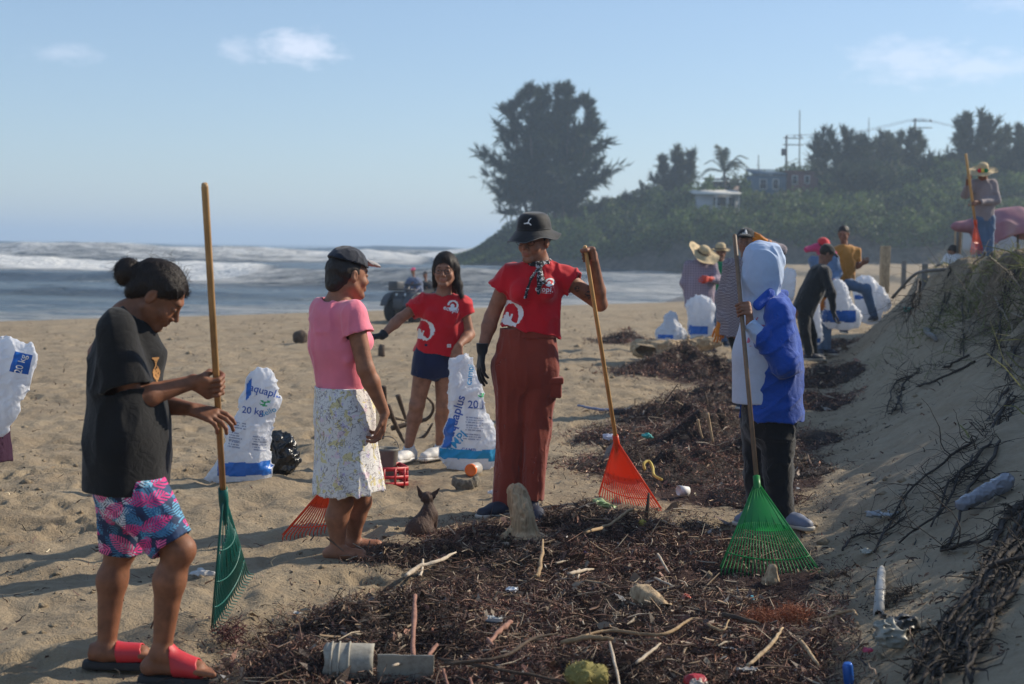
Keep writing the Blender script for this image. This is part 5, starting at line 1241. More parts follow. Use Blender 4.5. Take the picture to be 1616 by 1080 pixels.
b_.disp(lambda p: .003*vn3(p, (70, 70, 12), 6)); lo, hi = bb(*ring, ch[2], ch2[2], m=.05); sdf_obj('bandana', b_, lo, hi, .0042, BAND, t3)
# prints on the red shirts
def ring_logo(u, v, r=.062, seed=0, full=False):
    a = np.arctan2(v, u); d = np.hypot(u, v); n = vnoise2(u*90+seed, v*90, 3)
    ringm = (np.abs(d-r) < .011+.006*np.sin(a*3+1)+.003*n)&((a > -1.1)|full)
    blob = (np.hypot((u+.020)/1.0, (v+.028)/1.2) < .020+.008*n)|(np.hypot((u+.018), (v-.002)) < .010+.003*n)|((np.abs(u-.012-.3*v) < .006)&(v < .0)&(v > -.06))|((np.abs(v+.050+.25*u) < .013+.006*n)&(np.abs(u+.01) < .05))
    return ringm|blob
bv3 = bvh_of(ts3); res3 = .0032
decal_mask('shirt_emblem', bv3, J(800, 497, -.15), (1, -.18, 0), Z_, .17, .19, lambda u, v: ring_logo(u, v, .066), WHITE_INK, t3, res3)
def small_logo(u, v): 
    d = np.hypot(u, v*1.05); return ((np.abs(d-.020) < .0042)&(np.arctan2(v, u) > -2.6))|(np.hypot(u+.002, v+.002) < .0085)|((np.abs(v+.012) < .003)&(np.abs(u) < .014))
decal_mask('chest_logo', bv3, J(866, 446, -.16), (1, -.18, 0), Z_, .06, .06, small_logo, WHITE_INK, t3, .0022)
decal_text('chest_lettering', 'ecopil', bv3, J(858, 457, -.16), (1, -.18, -.05), Z_, .042, WHITE_INK, t3, .012)
decal_mask('chest_strapline', bv3, J(860, 462.5, -.16), (1, -.18, -.05), Z_, .07, .004, lambda u, v: vnoise2(u*600, v*0, 2) > -.6, WHITE_INK, t3, .0022)
def star(u, v):
    m_ = np.zeros(u.shape, bool)
    for x0, y0, x1, y1, w_ in ((0, 0, -.019, -.007, .0028), (0, 0, .016, -.013, .0028), (0, 0, .004, .017, .0026), (.004, .016, .009, .021, .0022), (-.019, -.007, -.024, -.005, .002), (0, 0, -.003, -.004, .0045), (.002, .010, .0, .012, .003)):
        d = np.array([x1-x0, y1-y0]); L2 = d@d; t_ = np.clip(((u-x0)*d[0]+(v-y0)*d[1])/L2, 0, 1); m_ |= np.hypot(u-x0-t_*d[0], v-y0-t_*d[1]) < w_
    return m_
bvh3 = bvh_of([o for o in t3.children if o.name.startswith('bucket_hat')][0])
decal_mask('hat_logo', bvh3, L(-.02, .10, .112), R3[:, 0]*-1, R3[:, 2], .06, .05, lambda u, v: star(u, v), WHITE_INK, t3, .0016, d=-R3[:, 1])
bvb = bvh_of(bo3)
def tattoo(u, v): return (np.hypot(u*1.2, v) < .026)&(vnoise2(u*170, v*170, 5) > .05)
TAT = print_mat('tattoo_ink_material', (.05, .035, .035), .5)
decal_mask('tattoo', bvb, J(931, 467, -.1), (1, 0, -.5), Z_, .06, .06, tattoo, TAT, t3, .0028, lift=.0015); decal_mask('tattoo', bvb, J(912, 457, -.1), (1, 0, -.5), Z_, .04, .04, lambda u, v: (np.hypot(u, v) < .016)&(vnoise2(u*190, v*190, 9) > .1), TAT, t3, .0028, lift=.0015)
tA = P(944, 783, 8.50); tB = P(1046, 806, 8.12)
fan_rake(rk3_top, rk3_s, tA, tB, ORANGE, WOOD_POLE3, 'bright orange rake with honey-coloured handle held by the bucket hat woman', 24, plate=.56)
# ================================================================== PERSON 4: girl in red tee and denim shorts
Y0 = 10.0; SK4 = np.array((.33, .155, .095), np.float32); f4 = nrm((-.08, -1, 0))
t4 = empty('person', (J(665, 720)[0], Y0, 0), 'girl with long dark hair, red t-shirt and denim shorts, holding a white sack', 'person')
R4 = head_frame((-.10, -1, -.05), (0, 0, 1)); hc4 = J(702.5, 427, -.04); body = Sh(); add_head(body, hc4, R4, 1.0, J(700, 464), .048)
S1, E1, W1 = J(668, 478), J(631, 503, -.04), J(603, 530, -.14); S2, E2, W2 = J(729, 480), J(741, 528, .0), J(724, 545, -.16)
body.add(S_cone(S1, S2, .05, .05), .05); body.add(S_cone(J(698, 495), J(688, 560), .125, .125, (f4, .7)), .03)
add_arm(body, S1, E1, W1, .95); add_arm(body, S2, E2, W2, .95); hd4 = nrm((-.1, -.1, -1)); open_hand(body, W2, hd4, (-.1, 1, 0), .95, .3, .3, -1, .3)
K1, A1 = J(658, 640), J(645, 704, .0); K2, A2 = J(700, 642, .06), J(694, 700, .12)
add_leg(body, J(672, 570), K1, A1, .97, (.082, .053, .052, .032), (0, 1, 0)); add_leg(body, J(701, 570, .03), K2, A2, .97, (.080, .053, .052, .032), (0, 1, 0))
lo, hi = bb(J(598, 540, -.2), J(745, 400, .2), J(645, 715), m=.07)
sdf_obj('body', body, lo, hi, .0075, SKIN, t4, glue_col(SK4, face_color(hc4, R4, 1.0, SK4, (.34, .12, .10)), 6), [(hc4, .14, .0042), (W2+hd4*.08, .09, .0042)])
g_ = lambda s: (open_hand(s, W1, (-1, -.15, -.15), (0, -.5, -1), .98, .4, .1, 1, .3), s.add(S_cone(W1-nrm(W1-E1)*.03, W1, .036, .03, cap=(1, 0)), .01))
lo, hi = bb(W1, W1-X_*.2, m=.08); glove_obj(t4, g_, lo, hi, GLOVEB, .005)
lo, hi = bb(J(640, 455, -.22), J(748, 560, .22), m=.06)
ts4 = tshirt('t_shirt', RED, t4, [(J(699, 495), J(696, 520), .140, .146, (f4, .68)), (J(696, 520), J(691, 559), .146, .172, (f4, .68))], [(S1, J(647, 492, -.03), .060, .066), (S2, J(737, 499, -.01), .060, .070)],
       (J(701, 464), J(701, 440), .060, .060), lo, hi, .007, amp=.013, fsc=(9, 9, 5), seed=71, extra=[(S1, S2, .050, .050, None, False), (J(701, 470), S1, .052, .048, None, False), (J(701, 470), S2, .052, .048, None, False), (J(681, 497, -.06), J(681, 500, -.06), .055, .055, None, False), (J(713, 497, -.06), J(713, 500, -.06), .055, .055, None, False)])
DENIM = mat_cloth('dark_denim_material', (.012, .018, .055), .8, .25, crease=.4)
lo, hi = bb(J(652, 548, -.2), J(712, 598, .2), m=.07)
garment('denim_shorts', DENIM, t4, [(J(687, 550), J(686, 570), .135, .138, (f4, .75), False), (J(672, 568), J(667, 595), .092, .090, None, True), (J(701, 568, .03), J(701, 593, .03), .090, .086, None, True)], lo, hi, .0075, disp=foldfn(.005, (14, 14, 6), 3))
for A, dd in ((A1, (-.45, -.9)), (A2, (-.6, -.8))): shoe(t4, A, dd, gz(A[0], A[1])+.005, SNEAK, SNEAK, .98, .245, .006)
L = lambda x, y, z: hc4+R4@np.array([x, y, z], float)
h = Sh(); h.add(S_ell(L(0, -.018, .036), np.array((.085, .103, .092)), R4), .02); h.add(S_cone(L(0, -.085, .0), L(-.01, -.10, -.20), .075, .070, (R4[:, 1], .5)), .04)
h.add(S_cone(L(-.072, -.02, .01), L(-.088, -.02, -.10), .026, .024), .03); h.add(S_cone(L(-.088, -.02, -.10), L(-.125, .01, -.20), .026, .010), .03); h.add(S_cone(L(.070, -.02, .01), L(.076, -.04, -.11), .024, .018), .03)
h.sub(S_ell(L(0, .110, -.040), np.array((.072, .098, .105)), R4), .012); h.disp(lambda p: .004*vn3(p, (60, 60, 8), 6)); lo, hi = bb(hc4, L(0, -.1, -.25), m=.17); hair_strands(sdf_obj('hair', h, lo, hi, .005, HAIR, t4), t4, lambda p: np.tile(np.array([0, 0, -1.0]), (len(p), 1))+(p-hc4)*np.array([3, 2, 0]), 3000, .09, .0012)
glasses(hc4, R4, 1.0, t4); MB().lathe(L(.066, .03, .075), R4@np.array([.8, .5, .5]), [(0, .02), (.010, .018), (.012, .012)], 8).build('hair_clip', WHITE_INK, t4)
bv4 = bvh_of(ts4)
decal_mask('shirt_emblem', bv4, J(667, 523, -.15), (1, 0, 0), Z_, .17, .21, lambda u, v: ring_logo(u+.01, v, .075, 4), WHITE_INK, t4, .0042)
decal_mask('chest_logo', bv4, J(714, 483, -.16), (1, 0, 0), Z_, .09, .09, lambda u, v: small_logo(u*.62, v*.62), WHITE_INK, t4, .0035); decal_text('chest_lettering', 'ecopil', bv4, J(711, 489, -.16), (1, 0, -.25), Z_, .045, WHITE_INK, t4, .012)
decal_mask('hem_tag', bv4, J(708, 547, -.16), (1, 0, 0), Z_, .028, .024, lambda u, v: ~((np.abs(u) < .004)&(np.abs(v) < .006)), WHITE_INK, t4, .004)
# ================================================================== PERSON 5: blue jacket and pale hood
Y0 = 7.65; SK5 = np.array((.26, .12, .07), np.float32); f5 = nrm((-1, -.12, 0))
t5 = empty('person', (J(1215, 830)[0], Y0, 0), 'person in blue jacket and pale blue hood hiding the face, holding the green rake', 'person')
rk5_top = P(1159, 371, 7.75); rk5_s = P(1195, 768, 6.98); p5 = nrm(rk5_top-rk5_s); g5 = rk5_s+(rk5_top-rk5_s)*((768-498)/397.)
R5 = head_frame((-.93, .2, -.35), (-.35, 0, .93)); hc5 = J(1199, 431); body = Sh(); add_head(body, hc5, R5, 1.0, J(1210, 478), .055)
SN, EN, WN = J(1228, 492, -.12), J(1240, 574, -.20), J(1184, 513, g5[1]-Y0-.03); SF, EF, WF = J(1208, 490, .14), J(1200, 570, .22), J(1178, 560, .20)
body.add(S_cone(J(1208, 520), J(1208, 612), .13, .12, (f5, .85)), .03); add_arm(body, SN, EN, WN); add_arm(body, SF, EF, WF); open_hand(body, WF, (-.3, 0, -1), (0, -1, 0), 1)
grip_hand(body, g5, p5, (1, .05, -.15), None, wrist=WN, turn=-1, s=1.0)
lo, hi = bb(J(1150, 370, -.25), J(1262, 650, .3), m=.06); sdf_obj('body', body, lo, hi, .0075, SKIN, t5, glue_col(SK5), [(g5+np.array([.03, 0, 0]), .09, .0036)])
PALEB = mat_cloth('pale_blue_jersey_material', (.42, .52, .70), .85, .08, crease=.35, cs=14); BLUEJ = mat_cloth('royal_blue_cotton_material', (.014, .068, .36), .8, .2, crease=.45, cs=24, cd=.02); TEE5 = mat_cloth('pale_tee_material', (.50, .56, .68), .85, .08)
h = Sh(); c5 = J(1204, 422)
h.add(S_ell(c5, np.array((.106, .110, .150)), head_frame((-.9, 0, -.25), (-.25, 0, .97))), .03); h.add(S_ell(J(1192, 443), (.082, .10, .115)), .04)
h.add(S_cone(J(1203, 452), J(1208, 486), .088, .105, (f5, .9)), .04); h.add(S_cone(J(1222, 398), J(1232, 408), .045, .028), .04); h.add(S_cone(J(1186, 462), J(1188, 480, -.02), .045, .055), .03)
h.sub(S_ell(J(1166, 440, .085), (.085, .095, .12)), .01)
R5f = head_frame((.75, 0, .65), (-.65, 0, .75)); h.disp(lambda p: folds(p@A3(R5f), .007, (20, 9, 2.6), 80)+folds(p@A3(R5f), .003, (44, 14, 5), 83)+.004*vn3(p, 9, 81)); lo, hi = bb(J(1160, 372, -.16), J(1245, 492, .16), m=.05); sdf_obj('hood', h, lo, hi, .0052, PALEB, t5)
lo, hi = bb(J(1150, 470, -.2), J(1265, 640, .22), m=.06)
garment('pale_t_shirt', TEE5, t5, [(J(1203, 498), J(1200, 560), .120, .160, (f5, .9), False), (J(1200, 560), J(1199, 636), .160, .158, (f5, .92), True)], lo, hi, .0068, disp=foldfn(.005, (6, 6, 3), 82))
cf = Sh(); cf.add(S_cone(WN+nrm(EN-WN)*.09, WN+nrm(EN-WN)*-.012, .050, .037, cap=(0, 1)), .01); cf.disp(lambda p: folds(p, .005, (30, 30, 30), 84)); cf.sub(S_cone(WN, WN-nrm(EN-WN)*.06, .029, .029), .002); lo, hi = bb(WN, m=.16); sdf_obj('hoodie_cuff', cf, lo, hi, .0045, PALEB, t5)
lo, hi = bb(J(1150, 455, -.3), J(1272, 670, .3), m=.06); fw = nrm(WN-EN)
Rj = head_frame((-.6, 0, .8), (.8, 0, .6))
jk = garment('blue_jacket', BLUEJ, t5, [(J(1222, 500), J(1220, 560), .135, .172, (f5, .82), False), (J(1220, 560), J(1217, 662), .172, .188, (f5, .92), True), (SN, EN, .074, .070, None, False), (EN, WN-fw*.055, .072, .056, None, True), (SF, EF, .07, .065, None, True)], lo, hi, .0068, thick=.013,
        disp=lambda p: folds(p@A3(Rj), .0095, (6, 13, 4), 90)+folds(p@A3(Rj), .002, (15, 26, 9), 92)+.002*vn3(p, (30, 30, 14), 91), sub=[S_box(J(1146, 580, -.25), (.155, .30, .62), None, .02), S_cone(J(1205, 480), J(1195, 440), .085, .10)], k=.03)
cl = Sh(); cl.add(S_cone(J(1215, 463, -.09), J(1196, 482, -.13), .028, .030, ((0, 1, 0), .35)), .01); cl.add(S_cone(J(1215, 463, -.09), J(1240, 465, .02), .026, .026, ((0, 1, 0), .4)), .01); lo, hi = bb(J(1190, 450, -.15), J(1245, 490, .1), m=.05); sdf_obj('collar', cl, lo, hi, .005, BLUEJ, t5)
BLKP = mat_cloth('black_jeans_material', (.012, .012, .014), .85, .3, crease=.5); lo, hi = bb(J(1165, 630, -.25), J(1265, 835, .3), m=.06)
garment('trousers', BLKP, t5, [(J(1212, 625), J(1212, 665), .150, .155, (f5, .9), False), (J(1226, 660, -.07), J(1228, 745, -.06), .105, .078, None, False), (J(1228, 745, -.06), J(1234, 826, -.05), .078, .070, None, True), (J(1198, 660, .08), J(1196, 745, .08), .100, .072, None, False), (J(1196, 745, .08), J(1196, 818, .10), .072, .064, None, True)], lo, hi, .0072,
        disp=lambda p: folds(p, .010, (9, 9, 9), 95), k=.03)
GREYS = mat_basic('grey_blue_shoe_material', (.16, .18, .24), .6, .1, 20, .2)
A5 = J(1240, 830, -.06); shoe(t5, A5, (.55, -.75), gz(A5[0], A5[1]), GREYS, SOLEW, .95, .22); A5b = J(1196, 822, .1); shoe(t5, A5b, (-.7, -.6), gz(A5b[0], A5b[1]), GREYS, SOLEW, .95, .22)
bvt = bvh_of([o for o in t5.children if o.name.startswith('pale_t_shirt')][0])
decal_mask('tee_print', bvt, J(1163, 515, -.2), (.5, -.86, 0), Z_, .08, .22, lambda u, v: (vnoise2(u*110, v*70, 5) > .42)&(np.abs(u) < .04), print_mat('pink_print_material', (.55, .16, .25)), t5, .0035)
tA = P(1135, 900, 6.50); tB = P(1299, 908, 6.36)
fan_rake(rk5_top, rk5_s, tA, tB, GREEN, WOOD_POLE2, 'bright green rake with a dull brown handle in front of the person in blue', 26, plate=.5)
# ================================================================== BACKGROUND PEOPLE
JEANS = mat_cloth('blue_jeans_material', (.085, .14, .235), .85, .2, crease=.5); PLAID = NT('purple_check_material')
v = PLAID.coord('Object', (1, 1, 1)); wv = PLAID.N('ShaderNodeTexWave'); wv.inputs['Scale'].default_value = 9; PLAID.L(v, wv.inputs[0]); wv2 = PLAID.N('ShaderNodeTexWave', bands_direction='Z'); wv2.inputs['Scale'].default_value = 9; PLAID.L(v, wv2.inputs[0])
PLAID.set('Base Color', PLAID.mix(PLAID.math('MULTIPLY', PLAID.math('ADD', wv.outputs[1], wv2.outputs[1]), .5), (.20, .155, .215), (.36, .29, .34))); PLAID.set('Roughness', .85); PLAID.bump(PLAID.noise(v, 14, 4), .4, .02); PLAID = PLAID.m
CHECK = NT('small_check_material'); v = CHECK.coord('Object'); ck = CHECK.N('ShaderNodeTexChecker'); ck.inputs['Scale'].default_value = 75; CHECK.L(v, ck.inputs[0]); CHECK.set('Base Color', CHECK.mix(ck.outputs['Fac'], (.33, .28, .30), (.13, .10, .12))); CHECK.set('Roughness', .85); CHECK.bump(CHECK.noise(v, 14, 4), .4, .02); CHECK = CHECK.m
GREENT = mat_cloth('green_jersey_material', (.008, .20, .085), .8); MUST = mat_cloth('mustard_cotton_material', (.40, .175, .028), .8, .12); BLACKC = mat_cloth('black_cotton_material', (.012, .013, .016), .85, .3)
DENIMS = mat_cloth('denim_shirt_material', (.13, .20, .33), .85); GREYK = mat_cloth('grey_knit_material', (.26, .22, .23), .85, .1); WHITET = mat_cloth('white_cotton_material', (.62, .62, .64), .85, .06); PURP = mat_cloth('purple_cloth_material', (.035, .012, .03), .9, sheen=0)
STRAW = mat_basic('straw_material', (.50, .38, .22), .8, .2, 30, .5, .004, 120); STRAWD = mat_basic('dark_straw_band_material', (.12, .08, .05), .8, .2); REDCAP = mat_cloth('red_cap_material', (.62, .02, .03), .7); PINKC = mat_cloth('magenta_scarf_material', (.62, .06, .17), .8); BLUEG = mat_cloth('blue_grey_shirt_material', (.13, .16, .25), .85)
def person_bg(Y, label, head, hf, arms, pel, legs, shirt, pants, skin=(.26, .12, .075), tr=(.15, .15), s=1.0, h=.011, sleeve='long', gloves=(None, None), headgear=None, hair=True, hem=0, flat=.7, shoes=DARKSHOE, hup=(0, 0, 1), group=None, neck_dy=0, tuck=False, feet=True, gr=(0, 0)):
    def J(p): return P(p[0], p[1], Y+(p[2] if len(p) > 2 else 0))
    hc = J(head); R = head_frame(hf, hup); (S1, E1, W1), (S2, E2, W2) = [[J(q) for q in a] for a in arms]; pv = J(pel); sh_ = (S1+S2)/2
    bf = np.cross(nrm(S2-S1), nrm(sh_-pv)); bf = nrm(bf)
    z0 = min(gz(J(l[1])[0], J(l[1])[1]) for l in legs) if legs else pv[2]
    t = empty('person', (pv[0], pv[1], z0), label, 'person', group); b = Sh(); add_head(b, hc, R, s, sh_+np.array([0, 0, .01]), .05)
    b.add(S_cone(S1, S2, .052*s, .052*s), .05); b.add(S_cone(sh_+(pv-sh_)*.25, pv, tr[0]*.9, tr[1]*.85, (bf, flat)), .03)
    add_arm(b, S1, E1, W1, s); add_arm(b, S2, E2, W2, s)
    for k, (E, W) in enumerate(((E1, W1), (E2, W2))): open_hand(b, W, nrm(W-E), bf*-1, s, .5, .15, 1 if k else -1) if gloves[k] is None else None
    hip = nrm(S2-S1)*.085
    for k, (K, A) in enumerate(legs): add_leg(b, pv+hip*(1 if k else -1), J(K), J(A), s)
    pts = [hc, S1, S2, E1, E2, W1, W2, pv]+[J(q) for l in legs for q in l]; lo, hi = bb(*pts, m=.17)
    sdf_obj('body', b, lo, hi, h, SKIN, t, glue_col(skin, face_color(hc, R, s, skin, (.3, .1, .08))), [(hc, .14*s, min(h*.6, .007))])
    parts = [(sh_+(pv-sh_)*.18, sh_+(pv-sh_)*.55, tr[0], (tr[0]+tr[1])/2, (bf, flat), False), (sh_+(pv-sh_)*.55, pv+(pv-sh_)*hem, (tr[0]+tr[1])/2, tr[1], (bf, flat), True), (S1, S2, .062*s, .062*s, None, False)]
    for S, E, W in ((S1, E1, W1), (S2, E2, W2)):
        if sleeve == 'long': parts += [(S, E, .064*s, .058*s, None, False), (E, E+(W-E)*.92, .058*s, .042*s, None, True)]
        elif sleeve == 'short': parts += [(S, S+(E-S)*.7, .068*s, .072*s, None, True)]
    garment('shirt', shirt, t, parts, lo, hi, h, thick=.018, disp=foldfn(.012, (8, 8, 4), int(head[0])), sub=[S_cone(sh_+np.array([0, 0, .05]), hc, .058, .07)])
    pp = [(pv-(pv-sh_)*.12, pv, tr[1]*.74, .135*s, (bf, .78), False)]
    for k, (K, A) in enumerate(legs):
        H = pv+hip*(1 if k else -1)*.9; pp += [(H, J(K), .10*s, .074*s, None, False), (J(K), J(A), .074*s, .062*s, None, True)]
    if legs: garment('trousers', pants, t, pp, lo, hi, h, thick=.018, disp=foldfn(.010, (10, 10, 5), int(head[0])+3), k=.03)
    if feet:
        for k, (K, A) in enumerate(legs): a = J(A); shoe(t, a, (hf[0]*.8+(.3 if k else -.3), hf[1]), a[2]-.07*s, shoes, SOLEW, s, .25, h*.7)
    for k, (E, W) in enumerate(((E1, W1), (E2, W2))):
        if gloves[k] is not None: glove_obj(t, lambda q: (open_hand(q, W, nrm(W-E), bf*-1, s*1.15, .6, .2, 1 if k else -1), q.add(S_cone(W-nrm(W-E)*.06, W, .045, .036, cap=(1, 0)), .01)), *bb(W, m=.24), gloves[k], h*.6)
    L = lambda x, y, z: hc+R@(np.array([x, y, z])*s)
    if hair:
        q = Sh(); q.add(S_ell(L(0, -.018, .032), np.array((.081, .101, .092))*s, R), .02); q.sub(S_ell(L(0, .105, -.035), np.array((.12, .085, .10))*s, R), .02); q.cut(S_plane(L(0, 0, -.07), -R[:, 2])); q.disp(lambda p: .004*vn3(p, 60, 6)); sdf_obj('hair', q, *bb(hc, m=.16), h*.65, HAIR, t)
    if headgear: headgear(hc, R, s, t)
    return t, hc, R
def straw(sx=1., flop=.01, crown=.15, brim=.20, tilt=(0, -.05), band=STRAWD, seed=0):
    def f(c, R, s, t):
        lathe_hat(c, R, s, [(0, crown+.01), (.05, crown), (.078, crown-.03), (.086, .07), (.090, .052), (.11, .048), (brim*.8, .04), (brim, .05)], STRAW, t, 'straw_hat', .97*sx, 1.05*sx, .006, seed, tilt=tilt, floppy=flop)
        m = MB(); m.tube([np.asarray(c)+R@(np.array([.089*.97*math.sin(a), .089*1.05*math.cos(a), .068])*s) for a in np.linspace(0, 2*math.pi, 30)], .012*s, 6, False); m.build('hat_band', band, t)
    return f
def capg(m1, m2): return lambda c, R, s, t: cap(c, R, s, m1, m2, t)
GB = 'volunteers farther down the beach'
person_bg(20.5, 'man in a wide straw hat and purple checked shirt with a red glove', (1109, 404), (.35, -.75, -.5), (((1087, 419), (1079, 447), (1085, 470)), ((1124, 419), (1133, 442, -.1), (1120, 441, -.25))), (1104, 478), (((1096, 512), (1097, 548)), ((1112, 512), (1113, 548))), PLAID, BLACKC, tr=(.19, .22), sleeve='long', gloves=(None, GLOVER), headgear=straw(brim=.235, flop=.03, seed=1, tilt=(.12, -.1)), hem=.12, group=GB)
person_bg(22.5, 'woman in a green polo shirt, jeans and a small straw hat', (1137, 399), (-.3, -1, -.1), (((1126, 418), (1123, 441), (1127, 458)), ((1148, 418), (1152, 441), (1147, 458))), (1139, 464), (((1134, 502), (1134, 540)), ((1146, 502), (1146, 540))), GREENT, JEANS, tr=(.15, .15), sleeve='short', headgear=straw(brim=.16, flop=.01, seed=4, tilt=(0, -.02)), group=GB)
tc_, hcC, RC = person_bg(13.6, 'man in black cap, checked shirt and orange gloves behind the blue hood', (1177, 382), (-.3, -.95, -.05), (((1151, 420), (1140, 470, .05), (1137, 512, 0)), ((1206, 420), (1232, 395, .1), (1206, 382, .0))), (1170, 512), (((1176, 580), (1178, 632)), ((1196, 580), (1198, 632))), CHECK, BLACKC, tr=(.19, .22), sleeve='long', gloves=(GLOVEO, GLOVEO), headgear=capg(BLACKC, BLACKC), hem=.22, h=.009, group=GB)
bvc = bvh_of([o for o in tc_.children if o.name.startswith('cap_crown')][0]); cc_ = hcC+RC@np.array([0, .12, .094])
for ch_, ox, oz in (('L', -.010, .004), ('A', .008, -.006)): decal_text('cap_letter', ch_, bvc, cc_+RC@np.array([-ox, 0, oz]), -RC[:, 0], RC[:, 2], .080, WHITE_INK, tc_, .02, d=-RC[:, 1], lift=.009)
person_bg(19.3, 'person all in black bending over a blue and white sack', (1304, 401), (.8, .15, -.55), (((1296, 425, .15), (1306, 455, .3), (1300, 470, .3)), ((1300, 428, -.18), (1312, 464, -.25), (1315, 492, -.25))), (1268, 488), (((1280, 528, .1), (1284, 562, .12)), ((1270, 528, -.1), (1278, 560, -.1))), BLACKC, BLACKC, tr=(.19, .19), headgear=capg(BLACKC, BLACKC), hup=(.5, 0, .8), hem=.1, gloves=(GLOVEO, GLOVEB), flat=.85, group=GB)
fan_rake(P(1524, 243, 21.35), P(1539, 352, 21.6), P(1531, 400, 21.5), P(1552, 398, 21.75), ORANGE, WOOD_POLE3, 'orange rake with a pale handle held by the woman on top of the dune', 12, plate=.6, pole_r=.02)
t_, hc_, R_ = person_bg(20.6, 'person in a red cap and magenta scarf mostly hidden behind the one in black', (1299, 390), (.3, -.9, -.3), (((1282, 412), (1290, 440), (1300, 455)), ((1316, 408), (1322, 432), (1315, 448, -.2))), (1296, 478), (((1293, 515), (1294, 552)), ((1304, 515), (1305, 552))), DENIMS, JEANS, tr=(.17, .18), gloves=(GLOVEO, GLOVEO), headgear=capg(REDCAP, REDCAP), group=GB)
q = Sh(); q.add(S_cone(hc_+np.array([-.06, 0, .0]), hc_+np.array([-.24, -.02, -.04]), .06, .045), .02); q.add(S_cone(hc_+np.array([.07, 0, -.05]), hc_+np.array([.16, -.02, -.10]), .05, .04), .02); q.add(S_ell(hc_+np.array([0, .03, -.03]), (.10, .10, .12)), .02); q.sub(S_ell(hc_+np.array([.03, -.1, -.03]), (.08, .1, .11)), .01); q.disp(lambda p: .01*vn3(p, 20, 3)); sdf_obj('scarf', q, *bb(hc_, m=.32), .009, PINKC, t_)
person_bg(21.3, 'young man in a mustard t-shirt stepping up onto the dune with one raised knee', (1331, 369), (-.35, -.85, -.3), (((1314, 397), (1309, 424, .1), (1318, 442, -.1)), ((1351, 397), (1353, 421, .0), (1362, 416, -.2))), (1328, 444), (((1366, 456, -.2), (1380, 500, -.1)), ((1327, 482), (1330, 518, .1))), MUST, JEANS, tr=(.20, .19), sleeve='short', hem=.04, group=GB)
tg_, hcg, Rg = person_bg(21.8, 'woman in a flowered straw hat and grey sweater raking on top of the dune', (1551, 275), (-.35, -.9, -.35), (((1537, 290), (1523, 307, -.05), (1527, 290, -.25)), ((1567, 290), (1573, 317, -.05), (1543, 320, -.25))), (1553, 346), (((1550, 378), (1548, 412)), ((1561, 378), (1560, 412))), GREYK, JEANS, tr=(.17, .16), headgear=straw(brim=.225, flop=.008, seed=2, crown=.17), hem=.06, group=GB)
for k, (dx, mt) in enumerate(((.04, REDCAP), (-.05, GREENT), (.0, mat_basic('yellow_flower_material', (.7, .5, .08))))):
    q = MB(); q.lathe(hcg+Rg@np.array([dx, .10, .085]), Rg@np.array([0, 1, .3]), [(0, .012), (.022, .010), (.034, .0)], 9); q.build('hat_flower', mt, tg_)
person_bg(24.5, 'person in a white shirt sitting low behind the dune edge', (1503, 398), (-.6, -.5, -.4), (((1496, 410), (1488, 418), (1482, 424)), ((1511, 410), (1517, 418), (1512, 424))), (1500, 430), (((1482, 424), (1472, 440)), ((1488, 428), (1478, 442))), WHITET, BLACKC, tr=(.17, .17), group=GB, feet=False)
person_bg(7.6, 'person in a long purple skirt cut off by the left edge', (-62, 398), (.6, -.7, -.2), (((-90, 440), (-85, 520), (-50, 560)), ((-38, 440), (-22, 510, -.1), (-8, 556, -.2))), (-62, 600), (((-40, 720), (-45, 820)), ((-75, 720), (-78, 820))), mat_cloth('teal_top_material', (.03, .20, .20), .8), PURP, tr=(.17, .18), sleeve='short', group=None)
pt_ = [o for o in COL.objects if o.type == 'EMPTY' and o.get('label', '').startswith('person in a long purple')][0]
J_ = lambda x, y, d=0: P(x, y, 7.6+d)
garment('skirt', PURP, pt_, [(J_(-62, 598), J_(-50, 655), .15, .20, (Y_, .8), False), (J_(-50, 655), J_(-52, 725, 0), .20, .235, (Y_, .8), True)], *bb(J_(-62, 590), J_(-45, 730), m=.3), .009, disp=lambda p: folds(p, .015, (9, 9, 1.6), 3))
# riders and the quad bike at the water's edge
qb = G(664, 507); qY = qb[1]; sc_ = .80*qY/44.
def rider(px, cy, lab, shirt, capm, dy):
    return person_bg(qY+dy, lab, (px, cy-3), (-.5, -.85, -.1), (((px-6, cy+13), (px-9, cy+22, -.1), (px-8, cy+30, -.4)), ((px+8, cy+13), (px+10, cy+23, -.1), (px+2, cy+31, -.4))), (px+1, cy+46), (((px-12, cy+50, -.45), (px-11, cy+68, -.4)), ((px+9, cy+50, -.45), (px+8, cy+68, -.4))), shirt, BLACKC, s=sc_, h=.024, tr=(.2, .2), headgear=capg(capm, capm), group='riders on the quad bike')
rider(652, 431, 'rider in a pink cap and grey-blue shirt sitting on the quad bike', BLUEG, PINKC, 0); rider(671, 437, 'second rider in a dark cap seated behind on the quad bike', NAVY, NAVY, .4)
qt = empty('quad_bike', (qb[0], qb[1], qb[2]), 'dark quad bike with two riders at the edge of the surf', 'quad bike')
QB = mat_basic('quad_dark_plastic_material', (.05, .055, .065), .5, .2, 4, .2); TYRE = mat_basic('tyre_rubber_material', (.02, .02, .022), .85, .2, 10, .5, .02, 30); LAMP = mat_basic('headlight_glass_material', (.6, .65, .68), .2, .05, 4, 0)
fw_ = nrm((-.62, -.78, 0)); sw_ = np.array([-fw_[1], fw_[0], 0]); Rq = np.stack([sw_, fw_, Z_], 1); O = qb+Z_*0
QS = .78
lq = lambda x, y, z: O+(sw_*x+fw_*y+Z_*z)*QS
